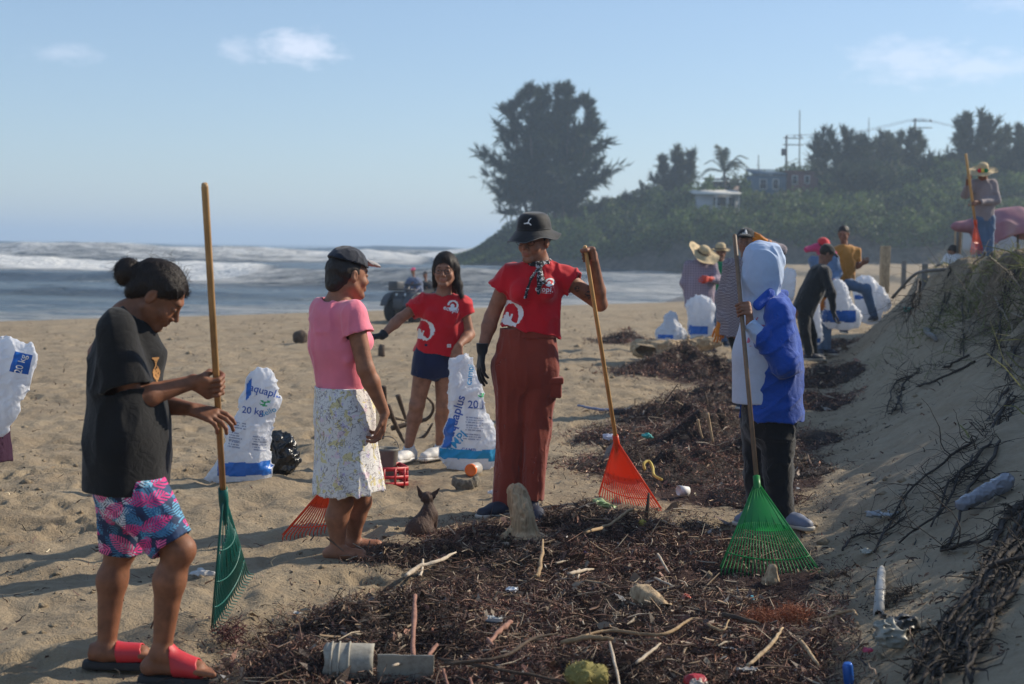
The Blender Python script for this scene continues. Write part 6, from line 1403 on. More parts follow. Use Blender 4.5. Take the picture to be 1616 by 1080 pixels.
for x, y in ((-.42, .62), (.42, .62), (-.42, -.62), (.42, -.62)):
    m = MB(); m.lathe(lq(x-.12, y, .3), sw_, [(.0, .0), (.16, .0), (.26, .01), (.30, .05), (.30, .19), (.26, .23), (.16, .24), (.0, .24)], 18); w_ = m.build('wheel', TYRE, qt); m = MB(); m.lathe(lq(x-.13, y, .3), sw_, [(0, 0), (.14, 0), (.15, .26), (0, .26)], 12); m.build('rim', POLE, w_)
    f_ = Sh(); f_.add(S_cone(lq(x-.13, y, .33), lq(x+.13, y, .33), .39, .39, cap=(1, 1)), 0); f_.sub(S_cone(lq(x-.2, y, .31), lq(x+.2, y, .31), .345, .345), .01); f_.cut(S_plane(lq(x, y, .42), -Z_)); sdf_obj('fender', f_, lq(x, y, .3)-.6, lq(x, y, .3)+.6, .03, QB, qt)
q = Sh(); q.add(S_box(lq(0, .0, .5), (.17, .75, .14), Rq, .06), .03); q.add(S_box(lq(0, .62, .72), (.30, .16, .09), Rq, .05), .06); q.add(S_box(lq(0, -.55, .76), (.26, .24, .05), Rq, .04), .05); sdf_obj('chassis', q, O-.9+Z_*.4, O+1.1, .03, QB, qt)
q = Sh(); q.add(S_cone(lq(0, .15, .72), lq(0, -.6, .80), .14, .16, (Z_, .6)), 0); sdf_obj('seat', q, O-.9+Z_*.3, O+.9+Z_*.3, .03, TYRE, qt)
MB().tube([lq(-.38, .40, 1.05), lq(-.12, .50, 1.02), lq(.12, .50, 1.02), lq(.38, .40, 1.05)], .022, 6).build('handlebar', QB, qt); MB().tube([lq(0, .62, .7), lq(0, .5, 1.02)], .03, 6).build('steering_column', QB, qt)
for x in (-.16, .16): MB().lathe(lq(x, .77, .72), fw_, [(0, .05), (.06, .04), (.085, .0), (.085, -.06)], 12).build('headlight', LAMP, qt)
for k, y in enumerate((.72, -.72)):
    for x in (-.28, -.14, 0, .14, .28): MB().tube([lq(x, y-.2, .90), lq(x, y+.2, .90)], .012, 5).build('rack_bar', QB, qt)
    MB().tube([lq(-.28, y-.2, .90), lq(.28, y-.2, .90)], .014, 5).build('rack_rail', QB, qt); MB().tube([lq(-.28, y+.2, .90), lq(.28, y+.2, .90)], .014, 5).build('rack_rail', QB, qt)
m = MB(); m.box(lq(-.22, .78, .99), (.13, .12, .10), Rq); ob = m.build('crate', QB, None, False, .02); tag(ob, 'dark crate strapped on the front rack of the quad bike', 'crate')
# ================================================================== SACKS
SACK = NT('white_woven_sack_material'); v = SACK.coord('Object'); SACK.set('Base Color', SACK.mix(SACK.noise(v, 12, 4), (.62, .65, .72), (.80, .81, .84))); SACK.set('Roughness', .38); SACK.set('Specular IOR Level', .4)
SACK.bump(SACK.math('ADD', SACK.noise(v, 13, 5, .6, .8), SACK.math('MULTIPLY', SACK.noise(v, 70, 3), .15)), .7, .025)
tr_ = SACK.N('ShaderNodeBsdfTranslucent'); tr_.inputs[0].default_value = (.78, .82, .9, 1); mx_ = SACK.N('ShaderNodeMixShader'); mx_.inputs[0].default_value = .45; SACK.L(SACK.b.outputs[0], mx_.inputs[1]); SACK.L(tr_.outputs[0], mx_.inputs[2]); SACK.L(mx_.outputs[0], SACK.out.inputs[0]); SACK = SACK.m
BLUEB = mat_basic('blue_sack_print_material', (.012, .13, .50), .35, .15, 6, .5, .02, 14)
def sack(parts, Y, label, h=.008, lobes=(), rough=.0105, hollow=None, group='white rubbish sacks', seed=0, tilt=0):
    J = lambda p: P(p[0], p[1], Y+(p[2] if len(p) > 2 else 0)); b = Sh(); pts = []
    for a, c, ra, rb, fl in parts: b.add(S_cone(J(a), J(c), ra, rb, ((tilt, -1, 0), fl)), .04); pts += [J(a), J(c)]
    def cr(p):
        f1 = folds(p, rough*1.3, (11, 9, 3.2), seed); q = np.stack([p[..., 0]+.7*p[..., 2], p[..., 1], p[..., 2]-.7*p[..., 0]], -1); f2 = folds(q, rough*1.1, (6, 9, 17), seed+9); return f1+f2+folds(q, rough*.35, (40, 30, 24), seed+3)
    b.disp(cr)
    if hollow: b.sub(S_cone(J(hollow[0]), J(hollow[1]), hollow[2], hollow[3], ((tilt, -1, 0), .7)), .004)
    mr = max(max(p[2], p[3]) for p in parts); base = min(pts, key=lambda q: q[2]); lo, hi = bb(*pts, m=mr+.05)
    g0 = gz(base[0], base[1]); t = empty('rubbish_sack', (base[0], base[1], g0), label, 'sack', group)
    b.cut(S_plane(np.array([0, 0, g0-.02]), -Z_)); o = sdf_obj('bag', b, lo, hi, h, SACK, t)
    return t, o, J
def band(bv, J, px, py, w, hgt, t, mat=BLUEB, tilt=0, res=.007, rag=.3, name='blue_print', sh=0):
    return decal_mask(name, bv, J((px, py, -.2)), (1, 0, tilt), Z_, w, hgt, lambda u, v: (np.abs(v+sh*u) < hgt*.42+hgt*.06*vnoise2(u*20, v*0, 3)), mat, t, res, lift=.004, d=(0, 1, 0))
def fine_print(bv, J, px, py, t, n=4, w=.12, ln=.008, tilt=0, seed=0):
    decal_mask('small_print', bv, J((px, py, -.2)), (1, 0, tilt), Z_, w, n*ln*2, lambda u, v: ((np.floor(v/ln).astype(int) % 2) == 0)&(vnoise2(u*220+seed, np.floor(v/ln/2)*3.3, 5) > -.35), GREY_INK, t, .004, d=(0, 1, 0))
t, o, J = sack([((372, 742), (395, 742), .115, .14, .62), ((385, 735), (394, 680), .155, .125, .55), ((394, 680), (412, 628), .125, .105, .5), ((412, 628), (414, 603), .105, .095, .45), ((425, 605), (431, 632, -.03), .035, .022, .7), ((345, 750), (324, 755), .045, .012, .8)], 9.05, 'white aquaplus sack standing slumped on the sand beside the black bin bag', .0068, tilt=.2, seed=3)
bv = bvh_of(o); band(bv, J, 388, 745, .42, .105, t, res=.0065, tilt=.03); decal_text('lettering', 'aquaplus', bv, J((415, 623, -.2)), (1, 0, -.28), Z_, .066, BLUE_INK, t, .012, d=(0, 1, 0)); decal_text('lettering', '20 kg', bv, J((392, 653, -.2)), (1, 0, -.12), Z_, .062, BLUE_INK, t, .012, d=(0, 1, 0)); decal_mask('leaf_logo', bv, J((412, 641, -.2)), X_, Z_, .07, .04, lambda u, v: vnoise2(u*120, v*120, 4) > .0, GREEN_INK, t, .004, d=(0, 1, 0)); decal_text('lettering', 'sello', bv, J((417, 655, -.2)), (1, 0, .4), Z_, .05, CYAN_INK, t, .01, d=(0, 1, 0))
band(bv, J, 386, 618, .035, .14, t, res=.0065, tilt=.0, sh=-1.2)
for px, py, n_ in ((372, 677, 3), (366, 693, 4), (364, 707, 3), (403, 700, 4), (402, 713, 3)): fine_print(bv, J, px, py, t, n_, .085, .008, -.15, px)
t, o, J = sack([((729, 574), (733, 620), .075, .115, .5), ((733, 620), (740, 680), .115, .155, .5), ((740, 680), (745, 714), .155, .175, .55), ((716, 575, -.03), (722, 625, -.07), .045, .055, .5), ((722, 625, -.06), (752, 616, -.06), .03, .016, .6), ((745, 714), (770, 712), .14, .11, .6), ((742, 714), (715, 716), .12, .10, .6)], 9.72, 'tall white aquaplus sack held open by the girl in the red t-shirt', .007, seed=8)
bv = bvh_of(o); decal_mask('blue_print', bv, J((718, 688, -.2)), X_, Z_, .20, .36, lambda u, v: ((u < -.02+.18*(v+.02))&(v > -.10)&(v < .10)&(u+.35*v < .03)), BLUEB, t, .007, lift=.004, d=(0, 1, 0)); band(bv, J, 745, 721, .46, .075, t, CYAN_INK, res=.007); decal_mask('corner_print', bv, J((781, 708, -.2)), X_, Z_, .09, .22, lambda u, v: (v < -.02+1.6*u), CYAN_INK, t, .007, lift=.005, d=(0, 1, 0))
decal_text('lettering', 'aquaplus', bv, J((718, 660, -.2)), (.28, 0, 1), (-1, 0, .28), .085, BLUE_INK, t, .015, d=(0, 1, 0)); decal_text('lettering', '20 kg', bv, J((756, 643, -.2)), X_, Z_, .075, BLUE_INK, t, .012, d=(0, 1, 0)); decal_text('lettering', 'CAMPI', bv, J((714, 708, -.2)), (.65, 0, .75), (-.75, 0, .65), .085, CYAN_INK, t, .015, d=(0, 1, 0)); decal_text('lettering', 'CAMPI', bv, J((739, 714, -.2)), (1, 0, -.03), Z_, .035, BLUE_INK, t, .012, d=(0, 1, 0)); decal_text('lettering', 'campi', bv, J((740, 596, -.25)), (.1, 0, 1), (-1, 0, .1), .06, CYAN_INK, t, .01, d=(0, 1, 0))
decal_mask('leaf_logo', bv, J((762, 628, -.2)), X_, Z_, .07, .03, lambda u, v: vnoise2(u*120, v*120, 4) > -.1, GREEN_INK, t, .004, d=(0, 1, 0))
for px, py, n_ in ((755, 650, 1), (748, 668, 3), (748, 680, 3), (744, 694, 3), (762, 718, 1)): fine_print(bv, J, px, py, t, n_, .12, .008, -.08, px)
t, o, J = sack([((-12, 566), (20, 568), .10, .10, .5), ((20, 568), (34, 566), .10, .075, .45), ((10, 590), (-5, 650), .13, .10, .5), ((-5, 650), (-25, 690), .10, .05, .5)], 7.2, 'white sack with a blue square print poking in at the left edge', .0065, seed=21, group=None)
bv = bvh_of(o); decal_mask('blue_print', bv, J((17, 577, -.2)), (1, 0, -.25), (.25, 0, 1), .085, .105, lambda u, v: np.abs(u) < 1, BLUEB, t, .006, lift=.004, d=(0, 1, 0)); decal_text('lettering', '20 kg', bv, J((17, 579, -.2)), (.3, 0, 1), (-1, 0, .3), .045, WHITE_INK, t, .012, d=(0, 1, 0), lift=.009); decal_text('lettering', 'O', bv, J((41, 583, -.2)), X_, Z_, .04, BLUE_INK, t, .02, d=(0, 1, 0))
for nm, parts, Y, lab, bl in (
    (1, [((1058, 503), (1060, 528), .10, .20, .7), ((1048, 528), (1072, 530), .13, .11, .7)], 20.2, 'squat open white sack left of the bleached log, with a green corner', (1052, 532, .22, .06)),
    (2, [((1106, 485), (1106, 520), .18, .20, .6), ((1092, 485), (1118, 488), .10, .10, .6)], 19.8, 'square white sack with a blue print low down, standing behind the bleached log', (1102, 522, .3, .14)),
    (3, [((1320, 458), (1325, 490), .15, .20, .6), ((1316, 500), (1342, 502), .17, .17, .7)], 19.6, 'white sack with a big bright blue bottom lifted by the person in black', (1328, 500, .46, .20)),
    (4, [((1365, 455), (1372, 490), .20, .22, .6), ((1382, 465), (1394, 480), .16, .12, .6)], 22.4, 'bulging white sack behind the raised leg of the man in mustard', (1362, 470, .2, .07)),
    (5, [((1280, 485), (1282, 530), .12, .15, .6)], 20.0, 'white sack standing behind the legs of the person in black', (1282, 538, .3, .08)),
    (6, [((1246, 432), (1240, 465), .09, .13, .6)], 20.5, 'small white sack between the blue hood and the person in black', None)):
    t, o, J = sack(parts, Y, lab, .016, rough=.014, seed=nm*7)
    if bl: band(bvh_of(o), J, bl[0], bl[1], bl[2], bl[3], t, res=.014)
BINBAG = mat_basic('black_bin_bag_material', (.012, .012, .013), .22, .3, 8, .9, .03, 13, spec=.6)
b = Sh(); J = lambda x, y, d=0: P(x, y, 9.35+d)
b.add(S_cone(J(440, 700), J(450, 725), .07, .09, ((0, -1, 0), .8)), .05); b.add(S_cone(J(432, 690), J(452, 700), .035, .05), .03); b.add(S_cone(J(430, 728), J(455, 732), .06, .05), .04)
b.disp(lambda p: folds(p, .03, (12, 12, 9), 5)+folds(p, .012, (30, 30, 22), 7)); b.cut(S_plane((0, 0, gz(J(440, 730)[0], 9.35)-.01), -Z_)); lo, hi = bb(J(425, 680), J(468, 745), m=.12)
tag(sdf_obj('bin_bag', b, lo, hi, .0065, BINBAG, None), 'crumpled shiny black bin bag behind the slumped white sack', 'bin bag')
# ================================================================== DOG
FUR = mat_basic('brown_fur_material', (.060, .030, .020), .75, .45, 6, .8, .006, 180, stretch=(1, 1, .4)); J = lambda x, y, d=0: P(x, y, 7.35+d)
d0 = J(665, 850); dt = empty('dog', (d0[0], d0[1], gz(d0[0], d0[1])), 'small dark brown dog with upright ears sitting with its back turned', 'dog')
b = Sh(); b.add(S_ell(J(661, 838), (.062, .07, .062)), .03); b.add(S_cone(J(664, 832), J(676, 812, .04), .056, .042), .04); b.add(S_cone(J(676, 812, .04), J(676, 795, .05), .040, .024), .025)
b.add(S_ell(J(674.5, 785, .06), (.034, .042, .031)), .012); b.add(S_cone(J(673, 786, .08), J(667, 789, .155), .022, .012), .015)
for a, c in (((665, 781, .05), (658, 767, .055)), ((684, 782, .05), (694, 770, .06))): b.add(S_cone(J(*a), J(*c), .017, .004, ((0, 1, 0), .4)), .008)
for x, dy in ((668, .10), (684, .10)): b.add(S_cone(J(x, 815, .06), J(x, 848, dy), .024, .014), .02); b.add(S_cone(J(x, 848, dy), J(x, 851, dy+.04), .014, .012), .008)
for x in (648, 678): b.add(S_ell(J(x, 842, .0), (.032, .055, .036)), .02); b.add(S_cone(J(x, 850, .0), J(x, 851, .09), .018, .013), .01)
b.add(S_cone(J(652, 846, -.03), J(636, 853, -.07), .016, .009), .02); b.add(S_cone(J(636, 853, -.07), J(640, 856, -.11), .009, .006), .005)
b.disp(lambda p: .0022*vn3(p, (130, 130, 50), 3)); lo, hi = bb(J(634, 766, -.12), J(698, 856, .2), m=.04); sdf_obj('body', b, lo, hi, .0042, FUR, dt)
# ================================================================== SEAWEED AND LITTER PILES
PILES = [   # label, blobs (px, py, rx, ry, h), strands, twigs, size
 ('long ridge of dark red-brown seaweed directly in front of the small dog', [(628, 884, .20, .18, .12), (690, 880, .28, .18, .15), (780, 858, .30, .28, .15), (870, 845, .40, .33, .22), (960, 838, .42, .38, .26), (1040, 850, .40, .42, .22), (1110, 862, .33, .36, .12), (900, 885, .6, .35, .12), (1150, 950, .2, .15, .03)], 42000, 900, .95),
 ('wide foreground spread of raked seaweed, sticks and litter', [(560, 1015, .32, .28, .16), (640, 990, .32, .30, .15), (500, 1070, .30, .22, .13), (720, 1000, .40, .40, .10), (820, 980, .5, .5, .09), (930, 960, .5, .5, .07), (1040, 985, .5, .6, .06), (1150, 1000, .5, .6, .07), (1225, 1005, .3, .4, .04), (900, 1060, .6, .4, .10), (1080, 1070, .5, .4, .08), (1210, 1080, .25, .3, .04), (1240, 960, .15, .1, .02)], 70000, 2000, .85),
 ('tall tangled seaweed pile behind the bright orange rake', [(1000, 690, .45, .55, .20), (1080, 672, .55, .55, .38), (1130, 700, .45, .6, .30), (1180, 730, .40, .7, .22), (1060, 740, .55, .6, .22), (960, 740, .35, .4, .10), (1190, 790, .3, .4, .12), (1010, 655, .3, .3, .15)], 30000, 500, 1.1),
 ('seaweed heap beside the bleached log, nearest the middle distance', [(1030, 590, .45, .5, .24), (1080, 588, .6, .6, .34), (1130, 594, .5, .5, .26)], 9000, 120, 1.8),
 ('low seaweed pile behind the legs of the person in blue', [(1150, 628, .5, .6, .22), (1230, 610, .6, .7, .22), (1290, 600, .5, .7, .18), (1270, 640, .5, .7, .14)], 10000, 150, 1.6),
 ('thin drift of dark seaweed along the dune foot beside the green rake', [(1285, 690, .26, .6, .06), (1275, 745, .2, .5, .05), (1325, 600, .35, .45, .10), (1285, 800, .15, .25, .04), (1310, 915, .16, .16, .04), (1260, 640, .35, .6, .10)], 7000, 90, 1.2),
 ('small far seaweed scrap left of the bleached log', [(985, 540, .45, .5, .14)], 2200, 30, 2.2),
 ('brown weed scraps at the feet of the person in black', [(1310, 545, .5, .6, .12), (1290, 560, .4, .4, .08)], 2500, 30, 2.0),
]
def blob_h(X, Y, bl):
    h = np.zeros(np.shape(X))
    for x, y, rx, ry, a in bl:
        q = ((X-x)/rx)**2+((Y-y)/ry)**2; h = np.sqrt(h*h+(a*np.exp(-q*1.15))**2*(1-.5*np.clip(h/a, 0, 1)))
    return h
WB = []; PH = (.44, .72, .72, .8, .7, .8, .8, .8)
for lab, bl, *_ in PILES:
    r = []
    for px, py, rx, ry, a in bl: g = G(px, py); r.append((g[0], g[1], rx*.80, ry*.85, a*PH[len(WB)]))
    WB.append(r)
def pile_z(X, Y, k):
    h = blob_h(X, Y, WB[k]); n = np.clip(.95+.95*fbm2(X*3.6, Y*3.6, 2, 300)+.55*fbm2(X*9.5, Y*9.5, 2, 310)+.3*vnoise2(X*24, Y*24, 320), -.2, 1.75)
    return h*n
PAL = np.array([(.030, .015, .012), (.055, .026, .019), (.020, .013, .012), (.085, .042, .028), (.012, .010, .010), (.12, .065, .042), (.20, .13, .085), (.34, .25, .16)], np.float32)*np.array([2.05, 2.35, 2.45], np.float32)
PALW = np.array([.24, .22, .18, .14, .12, .06, .03, .01])
def ribbons(P0, L, w, seed, curl=1.0, K=4, updir=.35, col=None, base_dir=None):
    r = np.random.default_rng(seed); n = len(P0); d = r.normal(size=(n, 3)) if base_dir is None else base_dir+r.normal(size=(n, 3))*.4
    d[:, 2] = d[:, 2]*.6+updir*r.uniform(0, 1, n); d /= np.linalg.norm(d, axis=1)[:, None]
    sd = np.cross(d, r.normal(size=(n, 3))); sd /= np.linalg.norm(sd, axis=1)[:, None]; V = []; p = P0.copy()
    for k in range(K):
        ww = (w*(1-.75*k/(K-1)))[:, None]; V += [p-sd*ww, p+sd*ww]
        d = d+r.normal(size=(n, 3))*curl*.55; d[:, 2] -= .18*k*curl; d /= np.linalg.norm(d, axis=1)[:, None]; p = p+d*(L/(K-1))[:, None]
        sd = sd-d*(sd*d).sum(1)[:, None]; sd /= np.linalg.norm(sd, axis=1)[:, None]+1e-6
    V = np.stack(V, 1); b = (np.arange(n)*2*K)[:, None]
    F = np.concatenate([b+np.array([2*k, 2*k+1, 2*k+3, 2*k+2]) for k in range(K-1)])
    C = np.repeat(col, 2*K, 0); return V.reshape(-1, 3), F, C
def twigs(P0, D, L, R_, col, seed):
    """thin bent triangular sticks"""
    r = np.random.default_rng(seed); n = len(P0); a = np.cross(D, r.normal(size=(n, 3))); a /= np.linalg.norm(a, axis=1)[:, None]; b = np.cross(D, a); V = []
    for k, (u, s) in enumerate(((-.5, .8), (-.05, 1.0), (.5, .45))):
        c = P0+D*(L*u)[:, None]+a*(L*.06*(k == 1))[:, None]
        for j in range(3):
            th = j*2.094; V.append(c+(a*math.cos(th)+b*math.sin(th))*(R_*s)[:, None])
    V = np.stack(V, 1); base = (np.arange(n)*9)[:, None]
    F = np.concatenate([base+np.array([k*3+j, k*3+(j+1) % 3, k*3+3+(j+1) % 3, k*3+3+j]) for k in range(2) for j in range(3)])
    return V.reshape(-1, 3), F, np.repeat(col, 9, 0)
m = NT('dried_seaweed_material'); c = m.attr('col'); m.set('Base Color', c); m.set('Roughness', .62); m.set('Specular IOR Level', .35); WEEDM = m.m
m = NT('matted_seaweed_material'); v = m.coord('Object'); n = m.noise(v, 90, 5, .75); m.set('Base Color', m.ramp(n, [(.35, (.010, .007, .006)), (.55, (.038, .020, .015)), (.72, (.10, .055, .04))])); m.set('Roughness', .9); m.bump(m.noise(v, 60, 5, .75), 1, .03); MATM = m.m
for k, (lab, bl, ns, ntw, sc) in enumerate(PILES):
    r = np.random.default_rng(500+k); B_ = WB[k]; xs = np.array([b[0] for b in B_]); ys_ = np.array([b[1] for b in B_]); rx = max(b[2] for b in B_); ry = max(b[3] for b in B_)
    x0, x1, y0, y1 = xs.min()-rx*2.0, xs.max()+rx*2.0, ys_.min()-ry*2.0, ys_.max()+ry*2.0; st = .022*sc
    gx = np.arange(x0, x1, st); gy = np.arange(y0, y1, st); XX, YY = np.meshgrid(gx, gy); H = pile_z(XX.ravel(), YY.ravel(), k); ZG = ground_z(XX.ravel(), YY.ravel(), True)
    Z = np.where(H > .022, ZG+H*.9-.012, ZG-.05); F = grid_faces(len(gy), len(gx)); keep = (H[F] > .012).any(1)&(dune_h(XX.ravel(), YY.ravel())[1][F] < .14+.1*(k in (4, 5, 7))).all(1); F = F[keep]; used = np.unique(F); mp = np.zeros(len(Z), int); mp[used] = np.arange(len(used))
    t = empty('seaweed_pile', (xs.mean(), ys_.mean(), gz(xs.mean(), ys_.mean())), lab, 'seaweed', 'piles of raked seaweed')
    tag(link('matted_base', mesh_np('matted_base', np.stack([XX.ravel(), YY.ravel(), Z], 1)[used], mp[F]), MATM, t), kind='stuff')
    # strands: density follows the pile height, with a thin scatter round it
    n3 = ns*5; X = r.uniform(x0, x1, n3); Y = r.uniform(y0, y1, n3); h = pile_z(X, Y, k); top = max(b[4] for b in B_)
    pr = np.clip(h/(top*.35), 0, 1)**.7+.0+(h > .006)*.07; sel = (r.uniform(size=n3) < pr)&(dune_h(X, Y)[1] < .12+.10*(k in (4, 5, 7))); X, Y, h = X[sel][:ns], Y[sel][:ns], h[sel][:ns]
    z = ground_z(X, Y, True)+h*r.uniform(.8, 1.06, len(h))+r.uniform(0, .012, len(h))*sc
    cl = vnoise2(X*2.1, Y*2.1, 333)*.5+.5; ci = r.choice(8, len(X), p=PALW); col = PAL[ci]*(.75+.6*cl)[:, None]*r.uniform(.7, 1.3, len(X))[:, None]; col[:, 0] *= 1+.35*cl
    V, F, C = ribbons(np.stack([X, Y, z], 1), r.uniform(.012, .050, len(X))*sc, r.uniform(.0009, .0024, len(X))*sc*1.15, 600+k, col=col)
    tag(link('seaweed_strands', mesh_np('seaweed_strands', V, F, False, {'col': C}), WEEDM, t), kind='stuff')
    q = r.permutation(len(X))[:ntw]; Dn = r.normal(size=(len(q), 3)); Dn[:, 2] *= .28; Dn /= np.linalg.norm(Dn, axis=1)[:, None]
    L_ = r.gamma(2.0, .034, len(q))*sc+.02; tc_ = np.array([(.30, .21, .13), (.16, .10, .07), (.42, .34, .25), (.10, .06, .045), (.22, .12, .08)], np.float32)[r.integers(0, 5, len(q))]*r.uniform(.6, 1.15, (len(q), 1))
    V, F, C = twigs(np.stack([X[q], Y[q], z[q]+.012], 1), Dn, L_, (.0011+r.gamma(1.6, .0011, len(q)))*sc, tc_, 700+k)
    tag(link('twig_scatter', mesh_np('twig_scatter', V, F, False, {'col': C}), WEEDM, t), kind='stuff')
    q = r.permutation(len(X))[:ntw*2]; cc3 = np.array([(.26, .19, .13), (.15, .09, .07), (.36, .29, .22), (.07, .045, .035), (.30, .15, .11), (.42, .40, .38)], np.float32)[r.choice(6, len(q), p=[.25, .25, .15, .2, .12, .03])]*r.uniform(.6, 1.1, (len(q), 1))
    V, F = leaf_tris(np.stack([X[q], Y[q], z[q]+.006], 1), 0.012*sc*r.gamma(2, .5, len(q)), seed=800+k, aspect=1.9); tag(link('bark_chips', mesh_np('bark_chips', V, F, False, {'col': np.repeat(cc3, 4, 0)}), WEEDM, t), kind='stuff')
def top_z(x, y):
    h = max(float(pile_z(np.array([x]), np.array([y]), k)[0]) for k in range(len(PILES))); return float(ground_z(np.array([x]), np.array([y]), True)[0])+h*.92
# loose crumbs of weed and shell scattered over the whole beach
r = np.random.default_rng(77); n = 26000; Y = 4.4*np.exp(r.uniform(0, math.log(9), n)); X = r.uniform(-1, 1, n)*(.40*Y+.4)
dn = weed_density(X, Y)+.18*(vnoise2(X*1.3, Y*.9, 88) > .25)+.05; u = dune_h(X, Y)[1]; sel = (r.uniform(size=n) < np.clip(dn*1.2, 0, 1))&(u < .9); X, Y = X[sel], Y[sel]; z = ground_z(X, Y, True)
col = PAL[r.choice(8, len(X), p=PALW)]; V, F, C = ribbons(np.stack([X, Y, z+.004], 1), r.uniform(.015, .05, len(X))*(1+Y*.06), r.uniform(.0015, .004, len(X))*(1+Y*.05), 91, col=col, updir=.1)
o = link('beach_litter', mesh_np('beach_litter', V, F, False, {'col': C}), WEEDM); tag(o, 'dark crumbs of weed and twigs scattered over the open sand', 'beach litter', kind='stuff')
# clods: small dark lumps and footprint edges
n = 2600; Y = 4.4*np.exp(r.uniform(0, math.log(7), n)); X = r.uniform(-1, 1, n)*(.40*Y+.4); sel = (vnoise2(X*.9, Y*.7, 89) > -.2)&(dune_h(X, Y)[1] < .6); X, Y = X[sel], Y[sel]; z = ground_z(X, Y, True); V = []; Fq = []
base = np.array([(1, 0, 0), (-1, 0, 0), (0, 1, 0), (0, -1, 0), (0, 0, .7), (0, 0, -.5)], float); tri = np.array([(0, 2, 4), (2, 1, 4), (1, 3, 4), (3, 0, 4), (2, 0, 5), (1, 2, 5), (3, 1, 5), (0, 3, 5)])
s_ = r.gamma(2, .004, len(X))*(1+Y*.05)+.003; V = np.stack([X, Y, z], 1)[:, None, :]+base[None]*s_[:, None, None]*r.uniform(.6, 1.4, (len(X), 6, 3)); F = (np.arange(len(X))*6)[:, None, None]+tri[None]
o = link('sand_clods', mesh_np('sand_clods', V.reshape(-1, 3), F.reshape(-1, 3), True, {'dune': np.zeros(len(X)*6)}), SAND); tag(o, 'small clods of damp sand lying about on the beach', 'sand clods', kind='stuff')
# ================================================================== SINGLE STICKS, LOGS AND RUBBISH
def wood_mat(n, a, b_, sc=6, st=(14, 14, 2)):
    m = NT(n); v = m.coord('Object', st); nn = m.noise(v, sc, 6, .65, .8); m.set('Base Color', m.ramp(nn, [(.3, a), (.7, b_)])); m.set('Roughness', .85); m.bump(m.noise(v, sc*2, 5, .7), .8, .008); return m.m
DRIFT = wood_mat('bleached_driftwood_material', (.22, .14, .075), (.60, .45, .28), 4, (9, 9, 2.2)); DARKW = wood_mat('dark_wet_wood_material', (.035, .022, .016), (.11, .075, .05), 3, (5, 5, 5)); TANW = wood_mat('tan_cane_material', (.26, .17, .09), (.42, .29, .16), 4, (5, 5, 5)); PALEW = wood_mat('pale_peeled_stick_material', (.36, .28, .20), (.62, .53, .42), 4, (5, 5, 5))
def stick(pts, r0, mat, label, group=None, lift=.02, name='stick', cat='stick', n=None, zs=None, rough=.0):
    W = []
    for i, p in enumerate(pts):
        g = G(p[0], p[1]); z = top_z(g[0], g[1])+lift; f = (1.5-z)/(1.5-g[2]) if g[2] < 1.4 else 1
        q = CAM+(g-CAM)*f; q[2] = top_z(q[0], q[1])+lift+(p[2] if len(p) > 2 else 0); W.append(q)
    c = curve_pts(W, n or max(8, 5*len(W))); r = np.interp(np.linspace(0, 1, len(c)), [0, .15, .8, 1], [r0*.8, r0, r0*.8, r0*.4]); rr = random.Random(int(pts[0][0]*7+pts[0][1])); r = r*np.array([1+rough*rr.uniform(-1, 1) for _ in c])+0; c[:, 2] = .6*c[:, 2]+.4*np.linspace(c[0, 2], c[-1, 2], len(c)); c = c+np.array([[rr.gauss(0, 1)*r0*.12 for _ in range(3)] for _ in c]); r = r*.8
    return tag(MB().tube(c, r, 8).build(name, mat), label, cat, group)
UP = lambda x, y, Y: P(x, y, Y)
# upright driftwood log and its root block
b = Sh(); YL = 7.05; J = lambda x, y, d=0: P(x, y, YL+d)
b.add(S_cone(J(831, 852), J(823, 815, .02), .062, .058), .02); b.add(S_cone(J(823, 815, .02), J(817, 778, .05), .056, .046), .02); b.add(S_cone(J(822, 858, -.02), J(850, 856, -.03), .055, .045), .03); b.add(S_cone(J(850, 850, -.03), J(853, 866, -.04), .035, .03), .02); b.add(S_cone(J(812, 828, .02), J(794, 850, -.05), .016, .012), .012)
b.disp(lambda p: folds(p, .014, (30, 30, 5), 3)+.010*vn3(p, 14, 4)+.003*vn3(p, 60, 5)); b.sub(S_ball(J(823, 815, -.05), .018), .01); lo, hi = bb(J(790, 770, .05), J(858, 870, -.1), m=.08)
tag(sdf_obj('driftwood_log', b, lo, hi, .005, DRIFT, None), 'short pale driftwood log standing upright at the feet of the bucket hat woman', 'log')
# long bleached log
b = Sh(); J = lambda x, y, d=0: P(x, y, 19.4+d); b.add(S_cone(J(1008, 549), J(1060, 549), .12, .105), .04); b.add(S_cone(J(1060, 549), J(1128, 540, .3), .105, .085), .04); b.add(S_cone(J(1012, 553, -.05), J(1030, 556, -.1), .10, .07), .05); b.add(S_cone(J(1080, 546), J(1088, 531, .1), .05, .03), .03); b.disp(lambda p: folds(p, .025, (4, 14, 14), 5)+.02*vn3(p, 7, 4)); lo, hi = bb(J(1000, 540), J(1130, 560), J(1130, 530, .3), m=.15)
tag(sdf_obj('driftwood_log', b, lo, hi, .012, DRIFT, None), 'long bleached driftwood log lying below the white sacks', 'log')
stick([(925, 832), (960, 828), (992, 820), (1003, 812)], .011, TANW, 'curved tan branch on top of the seaweed ridge below the green scrap', lift=.05, rough=.1)
g = G(1021, 830); tag(MB().tube(curve_pts([P(1019, 822, g[1]+.1), P(1022, 800, g[1]+.1), P(1024, 778, g[1]+.12)], 8), [.011, .012, .012, .011, .010, .009, .008, .006], 7).build('stick', DARKW), 'dark stick standing upright in front of the bright orange rake', 'stick')
